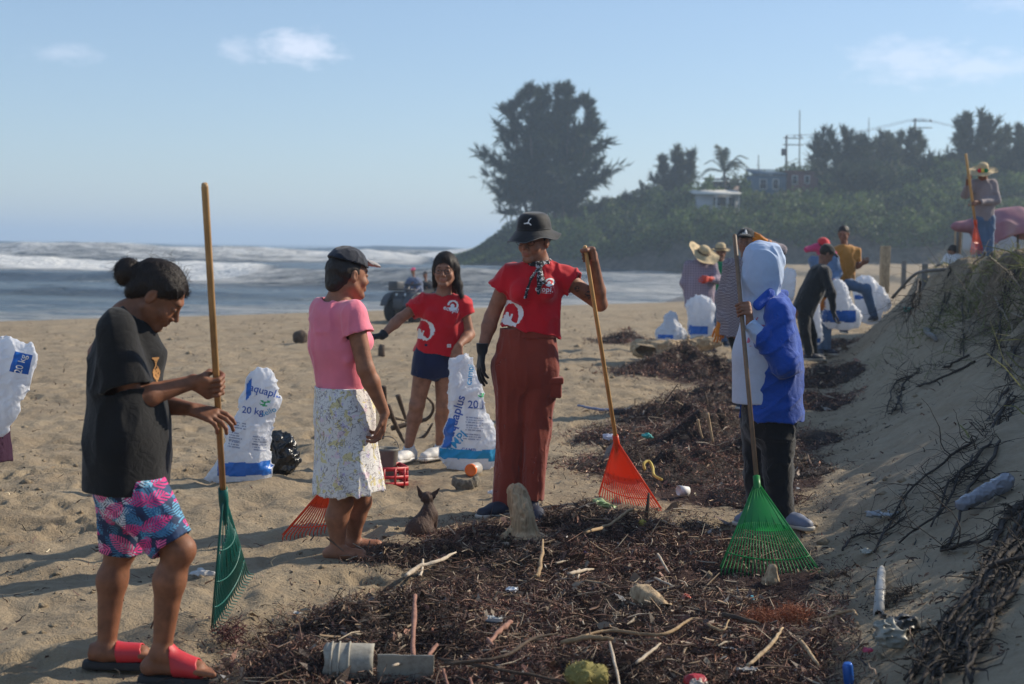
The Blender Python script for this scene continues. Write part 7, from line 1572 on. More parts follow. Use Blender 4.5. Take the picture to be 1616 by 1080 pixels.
stick([(640, 902), (662, 882), (690, 874), (720, 868)], .013, PALEW, 'pale forked twig on the seaweed left of the upright log', lift=.06, rough=.15); stick([(668, 878), (665, 892), (661, 904)], .008, PALEW, 'short pale side branch beneath the forked twig', lift=.05)
stick([(897, 917), (937, 884)], .0105, PALEW, 'straight pale stick of a crossed pair in the middle of the litter', lift=.05); stick([(905, 890), (914, 905), (912, 921)], .008, PALEW, 'bent pale stick of a crossed pair in the middle of the litter', lift=.045)
stick([(845, 905), (852, 885), (857, 868)], .013, TANW, 'tan stick leaning on the foot of the upright log', lift=.05, rough=.1)
stick([(1038, 870), (1056, 905)], .008, PALEW, 'thin pale stick on the dark slope left of the green rake', lift=.04); stick([(1033, 910), (1062, 936)], .008, PALEW, 'thin white stick just below the dark slope of weed', lift=.04)
stick([(918, 990), (965, 982), (1045, 988), (1095, 974), (1138, 992), (1150, 985)], .0085, TANW, 'long crooked tan cane crossing the foreground litter', lift=.05, rough=.1); stick([(920, 996), (985, 997), (1042, 1000)], .0065, TANW, 'thin reed lying parallel below the crooked cane', lift=.04)
stick([(1282, 975), (1310, 968), (1342, 966), (1352, 976)], .009, TANW, 'tan cane pointing at the white pipe from the right edge of the weed', lift=.03)
stick([(690, 1052), (760, 1048), (860, 1050), (915, 1056)], .0075, DARKW, 'long dark branch right of the broken white bucket', lift=.07, rough=.1); stick([(700, 1030), (790, 1034), (840, 1022), (880, 1010)], .009, DARKW, 'dark curved branch in the middle of the foreground heap', lift=.08, rough=.15)
stick([(435, 1060), (480, 1074), (520, 1072)], .008, DARKW, 'dark twig at the bottom left tip of the litter', lift=.03); stick([(620, 1008), (655, 1030), (672, 1046)], .007, PALEW, 'pale stick just above the broken white bucket', lift=.07)
stick([(885, 1016), (930, 1032), (968, 1036)], .012, TANW, 'tan wooden lath right of the dark curved branch', lift=.06); stick([(962, 1038), (986, 1068)], .007, PALEW, 'thin white stick beside the blue scrap in the foreground', lift=.05)
stick([(1005, 1050), (1042, 1030)], .008, PALEW, 'white stick leaning right of the blue scrap', lift=.05); stick([(1262, 1012), (1292, 1040)], .010, DRIFT, 'grey stick below the orange husk fibres', lift=.03); stick([(1180, 1030), (1215, 1010), (1235, 998)], .010, DRIFT, 'crooked grey driftwood root left of the orange husk fibres', lift=.05, rough=.2)
stick([(1140, 968), (1198, 995)], .014, DARKW, 'thick dark plank end in the shaded part of the litter', lift=.04); stick([(940, 1090), (900, 1078)], .006, PALEW, 'short pale stick at the bottom edge of the view', lift=.04) if False else None
for q_, Y_p, rr_, mt_, lab in (([(1116, 652), (1120, 672), (1125, 698)], 9.3, .012, DRIFT, 'pale bone-like stick on the tall seaweed pile'), ([(1101, 662), (1104, 678), (1109, 692)], 9.3, .010, DRIFT, 'shorter grey stick left of the bone-like one'), ([(1036, 655), (1049, 634), (1070, 606)], 10.4, .006, DARKW, 'thin dark switch rising out of the tall seaweed pile')):
    tag(MB().tube(curve_pts([P(x, y, Y_p) for x, y in q_], 9), np.linspace(rr_, rr_*.6, 9), 7).build('stick', mt_), lab, 'stick')
stick([(912, 642), (940, 643), (978, 643), (1012, 646)], .020, mat_basic('faded_blue_paint_material', (.16, .19, .30), .7, .3, 12), 'long faded blue board lying flat beyond the bright orange rake', lift=.01, name='board', cat='board')
stick([(1395, 500), (1440, 472), (1483, 450)], .055, POLE, 'thick grey pipe lying up the dune slope behind the root scarp', lift=.06, name='pipe', cat='pipe'); 
for px, y0, y1, Y, rr_, lab in ((1459, 428, 462, 19.0, .035, 'short square fence post on the dune edge'), (1396, 396, 455, 30, .09, 'tall pale post standing alone far down the beach'), (1426, 418, 450, 34, .05, 'small thin post right of the tall pale post'), (1511, 372, 400, 25, .05, 'white pole under the faded tent')):
    a, b_ = P(px, y1, Y), P(px, y0, Y); tag(MB().box((a+b_)/2, (rr_, rr_, abs(b_[2]-a[2])/2+.1)).build('post', POLE if Y < 20 else (DRIFT if Y < 33 else POLE), None, False, .01), lab, 'post')
stick_r = curve_pts([P(1408, 470, 18.5), P(1440, 436, 18), P(1462, 428, 17.2), P(1500, 425, 17)], 14); tag(MB().tube(stick_r, .020, 7).build('rail', POLE), 'rough rail running from the fence post along the dune edge', 'rail')
# coconut, posts, branch tangle on the middle beach
g = G(474, 543); b = Sh(); b.add(S_ell(g+Z_*.10, (.125, .12, .115)), 0); b.disp(lambda p: .02*vn3(p, 12, 3)+folds(p, .01, (20, 20, 8), 4)); tag(sdf_obj('coconut', b, g-.2, g+.3, .012, DARKW, None), 'dark round coconut husk lying on the sand left of the woman in pink', 'coconut')
g = G(602, 563); tag(MB().tube([g-Z_*.05, g+Z_*.10, g+Z_*.17+X_*.01], [.05, .048, .04], 9).build('stump', DARKW), 'small dark stump sticking out of the sand below the black glove', 'stump')
g = G(652, 712); t = empty('dead_branch', g, 'tangled dead branch on the sand behind the bare legs of the girl', 'branch')
for i, pts in enumerate(([(612, 640), (625, 672), (640, 700), (660, 712)], [(618, 676), (650, 668), (676, 660), (684, 640), (668, 622)], [(606, 610), (608, 650), (604, 700)], [(640, 700), (668, 690), (683, 668)], [(600, 655), (640, 664)], [(628, 624), (640, 660), (650, 690)])):
    MB().tube(curve_pts([P(x, y, 10.9+.12*i+.1*math.sin(j)) for j, (x, y) in enumerate(pts)], 14), np.linspace(.022, .008, 14), 6).build('branch', DARKW, t)
# tin can, crate, rusty ring, jar
CAN = mat_basic('weathered_grey_bucket_material', (.17, .16, .14), .7, .25, 12, .3); g = P(611, 742, 9.1); z0 = gz(g[0], g[1]); t = empty('bucket', (g[0], g[1], z0), 'grey weathered paint bucket standing behind the red crate', 'bucket')
MB().lathe((g[0], g[1], z0), Z_, [(0, .0), (.062, .0), (.066, .01), (.070, .19), (.075, .195), (.075, .21), (.066, .205), (.060, .02), (0, .02)], 20).build('shell', CAN, t); MB().tube([np.array([g[0]+.074*math.cos(a), g[1], z0+.20+.085*math.sin(a)]) for a in np.linspace(0, math.pi, 14)], .003, 5).build('handle', POLE, t)
CRATEM = mat_basic('red_crate_plastic_material', (.50, .02, .03), .5, .15, 12, .2); c0 = P(606, 757, 8.85); z0 = gz(c0[0], c0[1]); t = empty('plastic_crate', (c0[0], c0[1], z0), 'red plastic crate half hidden behind the patterned skirt', 'crate')
cw, cdp, chh = .12, .10, .115; Rz = np.array(Matrix.Rotation(.35, 3, 'Z')); cl = lambda x, y, z: np.array([c0[0], c0[1]+.1, z0])+Rz@np.array([x, y, z])
for sx, sy, lx, ly in ((0, -1, cw, .004), (0, 1, cw, .004), (-1, 0, .004, cdp), (1, 0, .004, cdp)):
    for z, hz_2 in ((.012, .012), (.055, .010), (chh-.008, .012)): MB().box(cl(sx*cw, sy*cdp, z), (lx, ly, hz_2), Rz).build('side_rail', CRATEM, t, False)
    for k_ in (-.8, -.3, .3, .8): MB().box(cl(sx*cw+(k_*cw if sx == 0 else 0), sy*cdp+(k_*cdp if sy == 0 else 0), chh/2), (.006, .006, chh/2-.004), Rz).build('side_slat', CRATEM, t, False)
MB().box(cl(0, 0, .004), (cw-.006, cdp-.006, .003), Rz).build('bottom_panel', CRATEM, t, False)
RING = wood_mat('grey_rotten_wood_material', (.07, .06, .045), (.26, .23, .18), 6, (6, 6, 6)); g = G(734, 771); b = Sh(); a_ = np.linspace(-2.9, .5, 10); q_ = [g+np.array([.075*math.cos(a), .07*math.sin(a)+.03, .035+.012*math.cos(a*2)]) for a in a_]
for i in range(9): b.add(S_cone(q_[i], q_[i+1], .013, .013, (Z_, 2.6)), .005)
b.disp(lambda p: .006*vn3(p, 40, 3)); tag(sdf_obj('broken_ring', b, *bb(*q_, m=.07), .0042, RING, None), 'broken grey curved piece of rotten wood under the orange lidded jar', 'wood scrap')
g = G(745, 752); JAR = mat_basic('cloudy_plastic_material', (.45, .42, .38), .3, .15, 20); t = empty('jar', g, 'cloudy plastic jar lying on its side with an orange lid facing the view', 'jar'); ax = nrm((-.35, -1, .05)); o0 = g+Z_*.045
MB().lathe(o0-ax*.10, ax, [(0, 0), (.035, .0), (.042, .012), (.042, .10), (.036, .115), (.036, .125)], 20).build('jar_body', JAR, t); MB().lathe(o0+ax*.010, ax, [(.036, 0), (.040, .002), (.041, .022), (.037, .028), (.030, .026), (0, .026)], 24).build('lid', mat_basic('orange_lid_material', (.80, .16, .02), .4, .1, 20), t)
# broken white bucket in the foreground
OLDW = NT('stained_white_plastic_material'); v = OLDW.coord('Object'); OLDW.set('Base Color', OLDW.mix(OLDW.math('MULTIPLY', OLDW.math('SUBTRACT', OLDW.noise(v, 14, 6, .7), .45), 3, clamp=True), (.36, .335, .28), (.09, .07, .05))); OLDW.set('Roughness', .65); OLDW.bump(OLDW.noise(v, 40, 4), .3, .004); OLDW = OLDW.m
g = G(570, 1070); zc = top_z(g[0], g[1]); bc = P(553, 1046, g[1]-.03); t = empty('broken_bucket', (bc[0], bc[1], zc), 'broken white plastic bucket lying on its side in the foreground litter', 'bucket'); ax = nrm((1, .12, -.04)); x_, y_, _ = frame_of(ax)
def shell(a0, a1, h0, h1, r, nm, ribs=()):
    A = np.linspace(a0, a1, 26); Hs = np.linspace(h0, h1, 12); V = []
    for rr2 in (r, r-.004):
        for h_ in Hs:
            dr = .004 if any(abs(h_-q) < .006 for q in ribs) else 0
            for a in A: V.append(bc+ax*h_+(-Y_*math.cos(a)*(rr2+dr)+Z_*math.sin(a)*(rr2+dr))+X_*.004*math.sin(a*5)*(h_ == Hs[0]))
    g_ = grid_faces(12, 26); n_ = 12*26; E_ = [i for i in range(26)]+[i*26+25 for i in range(1, 12)]+[11*26+i for i in range(24, -1, -1)]+[i*26 for i in range(10, 0, -1)]
    return MB().add(V, np.concatenate([g_, g_[:, ::-1]+n_, np.array([[E_[i], E_[i]+n_, E_[(i+1) % len(E_)]+n_, E_[(i+1) % len(E_)]] for i in range(len(E_))])])).build(nm, OLDW, t)
shell(-1.1, 1.5, -.085, .085, .072, 'ribbed_wall', (-.062, -.03, .0))
for hh_ in (-.06, -.035, .0): MB().tube([bc+ax*hh_+(-Y_*math.cos(a)+Z_*math.sin(a))*.0755 for a in np.linspace(-1.1, 1.5, 20)], .004, 6).build('rib', OLDW, t)
g2_ = P(640, 1058, g[1]-.10); b = Sh(); Rp = np.array(Euler((.25, .02, .06)).to_matrix()); b.add(S_box(g2_, (.098, .003, .062), Rp, .002), 0); b.disp(lambda p: .001*vn3(p, 20, 3)); tag(sdf_obj('plastic_sheet', b, *bb(g2_, m=.16), .0035, OLDW, None), 'flat stained white plastic sheet beside the broken bucket', 'plastic sheet')
# scraps
def scrap(px, py, sz, col, label, cat='plastic scrap', lift=.03, crump=.35, name='plastic_scrap', flat=.35, rough=.45, seed=None, asp=1.0, group=None):
    g = G(px, py); z = top_z(g[0], g[1]); f = (1.5-z-lift)/(1.5-g[2]); c = CAM+(g-CAM)*f; s_ = sz*pxm(c[1]); b = Sh(); b.add(S_ell(c, (s_*asp, s_*.8, s_*flat)), 0); sd_ = seed or int(px+py)
    b.disp(lambda p: folds(p, s_*crump*1.3, np.array((1, 1, 1.4))*1.1/s_, sd_)+s_*crump*.6*vn3(p, 2.2/s_, sd_+2)); h_ = max(.0024, s_/9)
    return tag(sdf_obj(name, b, *bb(c, m=s_*max(1, asp)*1.5+.01), h_, mat_basic(name+'_material', col, rough, .2, 20, .3, .004, 60), None), label, cat, group)
scrap(949, 798, 20, (.30, .42, .20), 'pale green crumpled plastic sheet on top of the seaweed ridge', flat=.3, lift=.05, asp=1.15); scrap(1021, 688, 9, (.03, .33, .32), 'small teal plastic scrap on the pile behind the orange rake', lift=.06); scrap(962, 690, 10, (.45, .46, .55), 'whitish plastic rag behind the orange rake handle')
scrap(925, 1067, 32, (.22, .19, .06), 'yellow-green mossy sponge lump at the bottom of the view', 'sponge', name='sponge', flat=.6, rough=.95, crump=.22, lift=.015, asp=1.1); scrap(953, 1042, 9, (.09, .30, .45), 'light blue plastic scrap right of the mossy sponge'); scrap(1082, 943, 9, (.50, .10, .06), 'crumpled salmon red scrap on the shaded weed'); scrap(1187, 944, 5, (.12, .48, .60), 'tiny cyan strip below the broken grey stump', asp=.5, flat=.9)
scrap(919, 873, 8, (.03, .04, .30), 'small dark blue lump on the seaweed right of the upright log', lift=.04); scrap(780, 777, 9, (.62, .60, .58), 'crumpled white wrapper left of the rust coloured trouser leg'); scrap(808, 930, 8, (.62, .64, .68), 'small white foam lump on the middle litter'); scrap(778, 978, 12, (.42, .43, .42), 'grey crumpled film in the middle of the litter'); scrap(862, 985, 3, (.6, .6, .6), 'tiny white fleck') if False else None
scrap(1097, 1074, 20, (.34, .012, .02), 'dark red bottle cap shaped rim at the very bottom edge', flat=.5, crump=.1); scrap(1103, 1079, 12, (.42, .34, .28), 'pinkish inner disc inside the dark red rim', lift=.05) ; scrap(1369, 1026, 8, (.40, .03, .08), 'small crimson scrap lying on the dune sand'); scrap(1345, 1000, 7, (.45, .43, .38), 'pale pebble on the dune sand') if False else None
scrap(1060, 963, 14, (.24, .19, .13), 'small tan driftwood chip below the grey driftwood chunk', 'wood chip', name='wood_chip'); scrap(980, 1018, 7, (.40, .28, .22), 'pinkish scrap above the light blue one'); scrap(1180, 1056, 9, (.34, .31, .28), 'pale flat shell piece in the foreground litter', 'shell', name='shell', flat=.2, asp=1.3)
scrap(1390, 812, 14, (.30, .31, .33), 'thin crumpled clear film on the dune foot', asp=1.5, flat=.2, lift=.012); scrap(1367, 870, 9, (.36, .35, .30), 'small pale wrapper on the dune sand under the dry twigs', lift=.01, flat=.3); scrap(600, 893, 12, (.30, .29, .25), 'pale flat scrap on the left flank of the ridge') if False else None
scrap(320, 905, 17, (.42, .41, .40), 'grey-white foam slab on the sand between the legs of the woman in black', 'foam slab', name='foam_slab', flat=.35, lift=.012, asp=1.3, crump=.2); scrap(1305, 556, 9, (.55, .52, .48), 'whitish litter by the feet of the person in black', lift=.05)
sp_ = [o for o in COL.objects if o.name.startswith('sponge')][0]; vv = np.array([v.co[:] for v in sp_.data.vertices])[::2]; r = np.random.default_rng(9); V, F, C = ribbons(vv, r.uniform(.008, .024, len(vv)), r.uniform(.0008, .0018, len(vv)), 12, 1.2, 4, .6, np.tile(np.array([.34, .29, .09], np.float32), (len(vv), 1))*r.uniform(.4, 1.4, (len(vv), 1)))
tag(link('moss_fibre', mesh_np('moss_fibre', V, F, False, {'col': C}), WEEDM, sp_), kind='stuff')
# twisted red-pink palm sheaths
SHEATH = wood_mat('pink_brown_sheath_material', (.17, .075, .055), (.40, .21, .15), 4, (4, 4, 4))
for pts, r0, lab in (([(655, 962), (652, 985), (668, 1002)], .0105, 'pinkish pale curled palm sheath upright in the foreground heap'), ([(806, 990), (790, 1000), (770, 1012)], .013, 'orange-brown palm sheath in the middle of the foreground heap'), ([(770, 1008), (778, 1022)], .009, 'small pink sheath tip below the orange-brown one'), ([(690, 985), (676, 1000), (682, 1010)], .009, 'short curled brown sheath right of the pinkish pale one'), ([(742, 1060), (750, 1075)], .008, 'small reddish sheath at the bottom of the view'), ([(700, 1062), (712, 1080)], .007, 'thin reddish peel right of the white sheet')): stick(pts, r0, SHEATH, lab, lift=.07, name='palm_sheath', cat='palm sheath', rough=.25)
for px, py, sz, lab in ((780, 980, 13, 'dark oval flip-flop sole in the middle litter'),): scrap(px, py, sz, (.035, .04, .05), lab, 'sole', name='rubber_sole', flat=.18, crump=.05, asp=1.1, lift=.06)
b = Sh(); J = lambda x, y, d=0: P(x, y, 5.75+d); b.add(S_cone(J(1012, 938), J(1060, 970, -.1), .045, .03), .03); b.disp(lambda p: folds(p, .012, (20, 20, 20), 4)); tag(sdf_obj('driftwood_chunk', b, *bb(J(1012, 938), J(1060, 970), m=.1), .005, DRIFT, None), 'grey driftwood chunk half buried in the sunlit edge of the litter', 'driftwood')
b = Sh(); J = lambda x, y, d=0: P(x, y, 6.25+d); b.add(S_cone(J(1211, 935), J(1214, 915), .030, .034, cap=(0, 1)), .02); b.add(S_cone(J(1217, 915), J(1219, 898), .036, .022), .01); b.disp(lambda p: folds(p, .006, (30, 30, 10), 4)); tag(sdf_obj('stump', b, *bb(J(1211, 945), J(1219, 890), m=.07), .0045, DRIFT, None), 'broken grey stump standing in front of the green rake tines', 'stump')
# yellow cord, white cup, tennis-yellow ball
c_ = curve_pts([P(x, y, z) for x, y, z in ((1018, 742, 8.6), (1016, 732, 8.62), (1024, 728, 8.65), (1030, 738, 8.6), (1032, 750, 8.5), (1044, 757, 8.4))], 24); tag(MB().tube(c_, .009, 6).build('cord', mat_basic('yellow_cord_material', (.50, .38, .08), .7)), 'looped yellow cord hanging over the tall seaweed pile', 'cord')
g = G(1075, 782); tag(MB().lathe(g+Z_*.03, nrm((-.9, -.4, .1)), [(0, -.05), (.026, -.05), (.032, .02), (.029, .02), (.024, -.04), (0, -.04)], 18).build('cup', WHITE_INK), 'small white cup on the sand right of the bright orange rake', 'cup')
g = G(1014, 826); q_ = CAM+(g-CAM)*((1.5-top_z(g[0], g[1])-.03)/(1.5-g[2])); tag(MB().lathe(q_, Z_, [(0, -.022), (.016, -.016), (.022, 0), (.016, .016), (0, .022)], 12).build('ball', mat_basic('yellow_ball_material', (.45, .36, .06), .8)), 'little dull yellow ball at the foot of the upright dark stick', 'ball')
# orange husk fibres
g = P(1215, 1000, 5.5); zt = top_z(g[0], g[1]); r = np.random.default_rng(5); n = 1500; c2 = np.array([[g[0]-.03, g[1], zt+.03], [g[0]+.09, g[1]+.05, zt+.035]])[r.integers(0, 2, n)]+r.normal(size=(n, 3))*(.032, .035, .013)
V, F, C = ribbons(c2, r.uniform(.04, .10, n), r.uniform(.0006, .0014, n), 3, 1.4, 5, .6, np.tile(np.array([.30, .10, .045], np.float32), (n, 1))*r.uniform(.6, 1.5, (n, 1)))
tag(link('husk_fibre', mesh_np('husk_fibre', V, F, False, {'col': C}), WEEDM), 'tuft of orange-brown husk fibres in the shaded litter', 'husk fibre', kind='stuff')
g = P(362, 972, 5.35); zt = gz(g[0], g[1]); n = 260; c2 = np.tile([g[0], g[1], zt+.03], (n, 1))+r.normal(size=(n, 3))*(.03, .04, .02); V, F, C = ribbons(c2, r.uniform(.03, .07, n), r.uniform(.0012, .0028, n), 4, 1.2, 4, .5, np.tile(np.array([.09, .03, .028], np.float32), (n, 1))*r.uniform(.6, 1.5, (n, 1)))
tag(link('seaweed_tuft', mesh_np('seaweed_tuft', V, F, False, {'col': C}), WEEDM), 'small dark red seaweed tuft caught under the teal rake', 'seaweed', kind='stuff')
# white pipe, bag, blue can on the dune foot
PVC = mat_basic('grey_white_pipe_material', (.33, .32, .30), .4, .15, 12, .15); gp = G(1386, 982); gq = G(1391, 912); gp[2] += .03; gq[2] += .045; ax = nrm(gq-gp); Lp = np.linalg.norm(gq-gp)
tag(MB().lathe(gp, ax, [(.014, .0), (.021, .0), (.021, Lp*.55), (.018, Lp*.62), (.017, Lp*.9), (.008, Lp), (0, Lp)], 18).build('pipe', PVC), 'white plastic pipe end leaning on the dune foot', 'pipe')
scrap(1404, 1002, 26, (.24, .235, .20), 'crumpled dirty white bag just below the white pipe', 'bag', name='plastic_bag', flat=.7, lift=.03, crump=.35); scrap(1420, 985, 26, (.05, .045, .04), 'black rubber rag behind the dirty white bag', 'rag', name='rag', flat=.3, lift=.02, asp=1.2)
g = G(1340, 1078); t = empty('drink_can', g, 'small bright blue can standing in the sand at the bottom edge', 'can'); MB().lathe(g-Z_*.005, nrm((-.12, -.05, 1)), [(0, 0), (.014, 0), (.018, .008), (.018, .066), (.014, .074), (.013, .076), (0, .073)], 20).build('shell', mat_basic('blue_can_paint_material', (.02, .12, .48), .35, .1, 10, 0, metal=.3), t)
# crushed bottle in the roots
BOT = mat_basic('cloudy_bottle_material', (.20, .21, .25), .25, .2, 20, .5, .01, 30); a_, c_ = G(1516, 814), G(1586, 778); a_[2] += .05; c_[2] += .05; b = Sh(); b.add(S_cone(a_, c_, .030, .042), 0); b.add(S_cone(c_, c_+nrm(c_-a_)*.03, .036, .015), .01); b.disp(lambda p: folds(p, .008, (30, 30, 30), 4)); tag(sdf_obj('bottle', b, *bb(a_, c_, m=.08), .0042, BOT, None), 'crushed cloudy plastic bottle lying on the dune among the roots', 'bottle')
# ================================================================== ROOTS ON THE DUNE
ROOT = wood_mat('dark_root_material', (.012, .009, .008), (.050, .036, .028), 5, (5, 5, 5)); ROOTP = wood_mat('pale_root_material', (.16, .125, .09), (.36, .30, .22), 5, (5, 5, 5))
def root_tangle(label, stems, nsub, r0, mat, seed, spread=.10, lift=.10, sublen=.25, subr=.35, twigdrop=.25):
    r = random.Random(seed); W = []
    if len(stems) > 4: stems = stems+[[(p[0]+r.gauss(0, 8), p[1]+r.gauss(0, 6)) for p in st] for st in stems]
    for st in stems:
        q = []
        for i, p in enumerate(st):
            g = G(p[0], p[1]); g = g if g[1] < 19 else P(p[0], p[1], 12.5); k = lift*(p[2] if len(p) > 2 else 1); q.append(g+(CAM-g)/np.linalg.norm(CAM-g)*k)
        W.append(curve_pts(q, 26))
    g = W[0][-1]; t = empty('root_tangle', g, label, 'roots'); fine = MB()
    for c in W:
        c = c+np.array([[r.gauss(0, r0*.5) for _ in range(3)] for _ in c]); MB().tube(c, np.linspace(r0, r0*.45, len(c)), 7).build('root', mat, t)
        for k in range(nsub):
            i = r.randrange(1, len(c)-2); d = nrm(c[min(i+4, len(c)-1)]-c[i-1]); p = c[i].copy(); L_ = sublen*r.uniform(.35, 1.3); v = nrm(d+np.array([r.gauss(0, .5), r.gauss(0, .5), r.gauss(-.1, .5)])); pts = [p]
            n = 9
            for j in range(n):
                v = nrm(v+np.array([r.gauss(0, .28), r.gauss(0, .28), r.gauss(-twigdrop*.25, .25)])); p = p+v*L_/n
                zg = gz(p[0], p[1])+.012
                if p[2] < zg: p[2] = zg; v[2] = abs(v[2])*.3
                pts.append(p.copy())
            rad = r0*subr*r.uniform(.35, 1.0); fine.tube(pts, np.linspace(rad, rad*.35, len(pts)), 4, False)
            if r.random() < .6:
                i2 = r.randrange(2, 8); v = nrm(v+np.array([r.gauss(0, .8) for _ in range(3)])); p = pts[i2].copy(); q2 = [p]
                for j in range(5): v = nrm(v+np.array([r.gauss(0, .3) for _ in range(3)])); p = p+v*L_*.10; q2.append(p)
                fine.tube(q2, np.linspace(rad*.6, rad*.25, 6), 3, False)
    tag(fine.build('rootlets', mat, t), kind='stuff'); return t
root_tangle('thick dark root bundle sweeping down to the bottom right corner', [[(1640, 800), (1600, 850), (1560, 900), (1510, 990), (1450, 1078)], [(1640, 830), (1590, 880), (1540, 950), (1500, 1030), (1480, 1085)], [(1630, 790), (1580, 830), (1550, 905), (1470, 1000), (1430, 1085)], [(1640, 860), (1600, 930), (1550, 990), (1530, 1080)], [(1625, 800), (1575, 870), (1530, 940), (1478, 1010), (1440, 1060)], [(1640, 870), (1585, 930), (1545, 1010), (1500, 1060)]], 34, .0115, ROOT, 3, sublen=.12, lift=.09, subr=.50)
root_tangle('dark wiry root tangle hanging across the middle of the dune', [[(1640, 590), (1600, 620), (1560, 680), (1500, 720), (1440, 770), (1400, 820)], [(1640, 610), (1590, 640), (1560, 700), (1520, 740), (1490, 800), (1420, 855)], [(1600, 600), (1560, 660), (1530, 730), (1500, 760), (1470, 830)], [(1600, 640), (1570, 720), (1530, 770), (1500, 850), (1490, 868), (1560, 850)]], 46, .010, ROOT, 5, sublen=.34, lift=.08, subr=.36)
root_tangle('thin dead root bush in the middle of the dune slope', [[(1530, 560), (1490, 580), (1450, 590), (1412, 605), (1400, 650)], [(1470, 585), (1430, 600), (1415, 640), (1402, 655)], [(1540, 570), (1480, 600), (1420, 620), (1425, 650)]], 26, .011, ROOT, 7, sublen=.38, lift=.10, subr=.35)
root_tangle('pale bleached roots dangling from the lip of the dune', [[(1555, 400), (1535, 420), (1540, 450), (1560, 470)], [(1560, 405), (1600, 440), (1640, 500)], [(1616, 500), (1575, 490), (1535, 510), (1530, 530)], [(1570, 470), (1600, 530), (1576, 575)]], 16, .010, ROOTP, 9, sublen=.5, lift=.18, subr=.40)
root_tangle('fringe of dark roots bristling from the shaded dune scarp', [[(1500, 420), (1490, 470), (1478, 520)], [(1540, 415), (1530, 480), (1515, 560)], [(1590, 420), (1580, 500), (1560, 580)], [(1640, 430), (1610, 520), (1590, 600)], [(1450, 440), (1440, 480), (1430, 510)]], 40, .010, ROOT, 11, sublen=.5, lift=.10, subr=.32)
root_tangle('loose dark twigs on the sand below the wiry root tangle', [[(1330, 868), (1350, 845), (1400, 838), (1440, 800)], [(1380, 870), (1400, 830), (1430, 800)], [(1300, 930), (1330, 920), (1360, 925)]], 22, .006, ROOT, 13, sublen=.22, lift=.03, subr=.4)
root_tangle('black weed clump beside the white pipe', [[(1400, 935), (1415, 955), (1410, 975)], [(1425, 930), (1410, 950), (1395, 960)], [(1440, 925), (1415, 945)]], 30, .004, ROOT, 15, sublen=.12, lift=.02, subr=.5)
tag(stick([(1560, 895), (1590, 890), (1640, 870)], .013, ROOT, 'dark horizontal twig poking left out of the thick root bundle', lift=.08, rough=.15), None)
# grass and creepers on the dune top
DG = mat_leaf('dune_grass_material', (.10, .12, .04), (.28, .27, .12), .3, 2.0)
r = np.random.default_rng(31)
for i, (px, py, dpt, n, lab) in enumerate([(1600, 386, 17.5, 260, 'green grass tuft on the dune top at the right edge'), (1560, 392, 18.5, 200, 'green grass tuft under the feet of the woman on the dune'), (1520, 404, 18.0, 160, 'dry grass tuft left of the woman on the dune'), (1590, 400, 14.0, 240, 'dry overhanging grass at the lip of the scarp'), (1640, 380, 13.0, 260, 'grass tuft on the dune top beyond the right edge'), (1500, 420, 15.5, 240, 'dry grass mat at the left end of the scarp lip'), (1545, 402, 14.5, 280, 'dry grass mat on the lip below the raking woman'), (1612, 398, 12.0, 300, 'straw-coloured grass hanging over the scarp at the right edge')]):
    c = P(px, py, dpt); z = gz(c[0], c[1]); p0 = np.stack([c[0]+r.normal(size=n)*.28, c[1]+r.normal(size=n)*.4, np.zeros(n)], 1); p0[:, 2] = ground_z(p0[:, 0], p0[:, 1])-.01
    V, F, C = ribbons(p0, r.uniform(.10, .28, n), r.uniform(.003, .007, n), 40+i, .5, 5, 1.6, np.ones((n, 3), np.float32)); o = link('grass_tuft', mesh_np('grass_tuft', V, F, False), DG); tag(o, lab, 'grass tuft', kind='stuff')
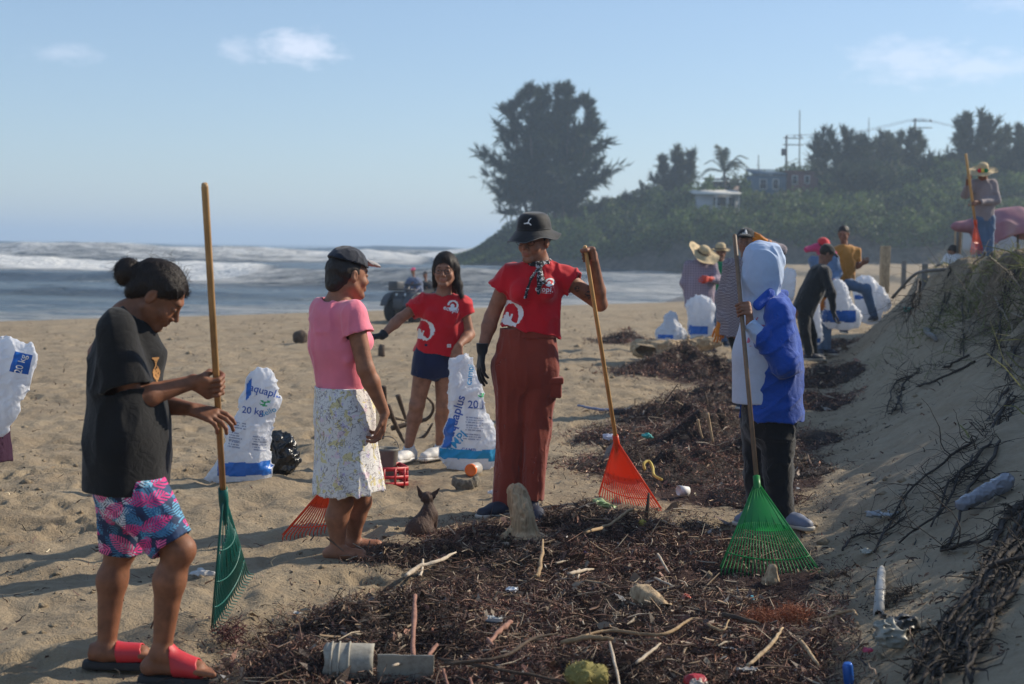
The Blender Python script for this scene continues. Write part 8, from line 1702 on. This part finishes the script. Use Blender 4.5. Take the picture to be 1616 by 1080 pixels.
# clumps along the (mostly unseen) crest that shade the foreground
for i, (x, y) in enumerate([(3.1, 5.2), (3.6, 7.0), (4.2, 9.0), (5.0, 11.5), (2.9, 3.6)]):
    n = 500; p0 = np.stack([x+r.normal(size=n)*.35, y+r.normal(size=n)*.5, np.zeros(n)], 1); p0[:, 2] = ground_z(p0[:, 0], p0[:, 1])-.01
    V, F, C = ribbons(p0, r.uniform(.2, .55, n), r.uniform(.004, .010, n), 60+i, .5, 5, 1.6, np.ones((n, 3), np.float32)); o = link('beach_shrub', mesh_np('beach_shrub', V, F, False), DG); tag(o, 'leafy beach creeper clump on the dune crest beyond the right edge', 'shrub', 'creeper clumps on the crest', kind='stuff')
# faded tent and pale car roof beyond the dune
TENT = NT('faded_tent_cloth_material'); v = TENT.coord('Object'); TENT.set('Base Color', TENT.ramp(TENT.noise(TENT.coord('Object', (1, .3, .3)), 1.3, 3), [(.35, (.13, .06, .10)), (.5, (.34, .15, .18)), (.62, (.42, .27, .24))])); TENT.set('Roughness', .8)
c = P(1575, 392, 24.5); t = empty('beach_tent', c, 'faded purple and pink tent sagging behind the woman on the dune', 'tent'); J = lambda x, y, d=0: P(x, y, 24.5+d)
b = Sh(); b.add(S_ell(J(1598, 374), (.62, .7, .52)), 0); b.add(S_cone(J(1598, 356), J(1515, 358), .30, .14, ((0, 0, 1), .8)), .2); b.disp(lambda p: folds(p, .05, (2.2, 2.2, 2.2), 5)); b.sub(S_ell(J(1598, 400), (.52, 1.2, .40)), .03); sdf_obj('cloth', b, *bb(J(1500, 320, -.6), J(1650, 400, .6), m=.4), .022, TENT.m, t)
for x, y0, y1, d in ((1511, 366, 400, -.1), (1547, 372, 402, -.2), (1606, 340, 402, .2)): MB().tube([J(x, y1, d), J(x, y0, d)], .02, 6).build('pole', POLE, t)
b = Sh(); J = lambda x, y, d=0: P(x, y, 27+d); b.add(S_box(J(1600, 378), (.75, .8, .28), None, .12), .1); b.add(S_box(J(1630, 392), (1.0, .85, .25), None, .1), .1); tag(sdf_obj('parked_car', b, *bb(J(1560, 360, -1), J(1680, 410, 1), m=.4), .035, hmat('pale_car_paint_material', (.42, .44, .46)), None), 'rounded pale car top just showing beyond the dune at the right edge', 'car')
scrap(1436, 489, 9, (.02, .30, .24), 'green rag hanging on the dune below the grey pipe', 'rag', name='rag', lift=.05)
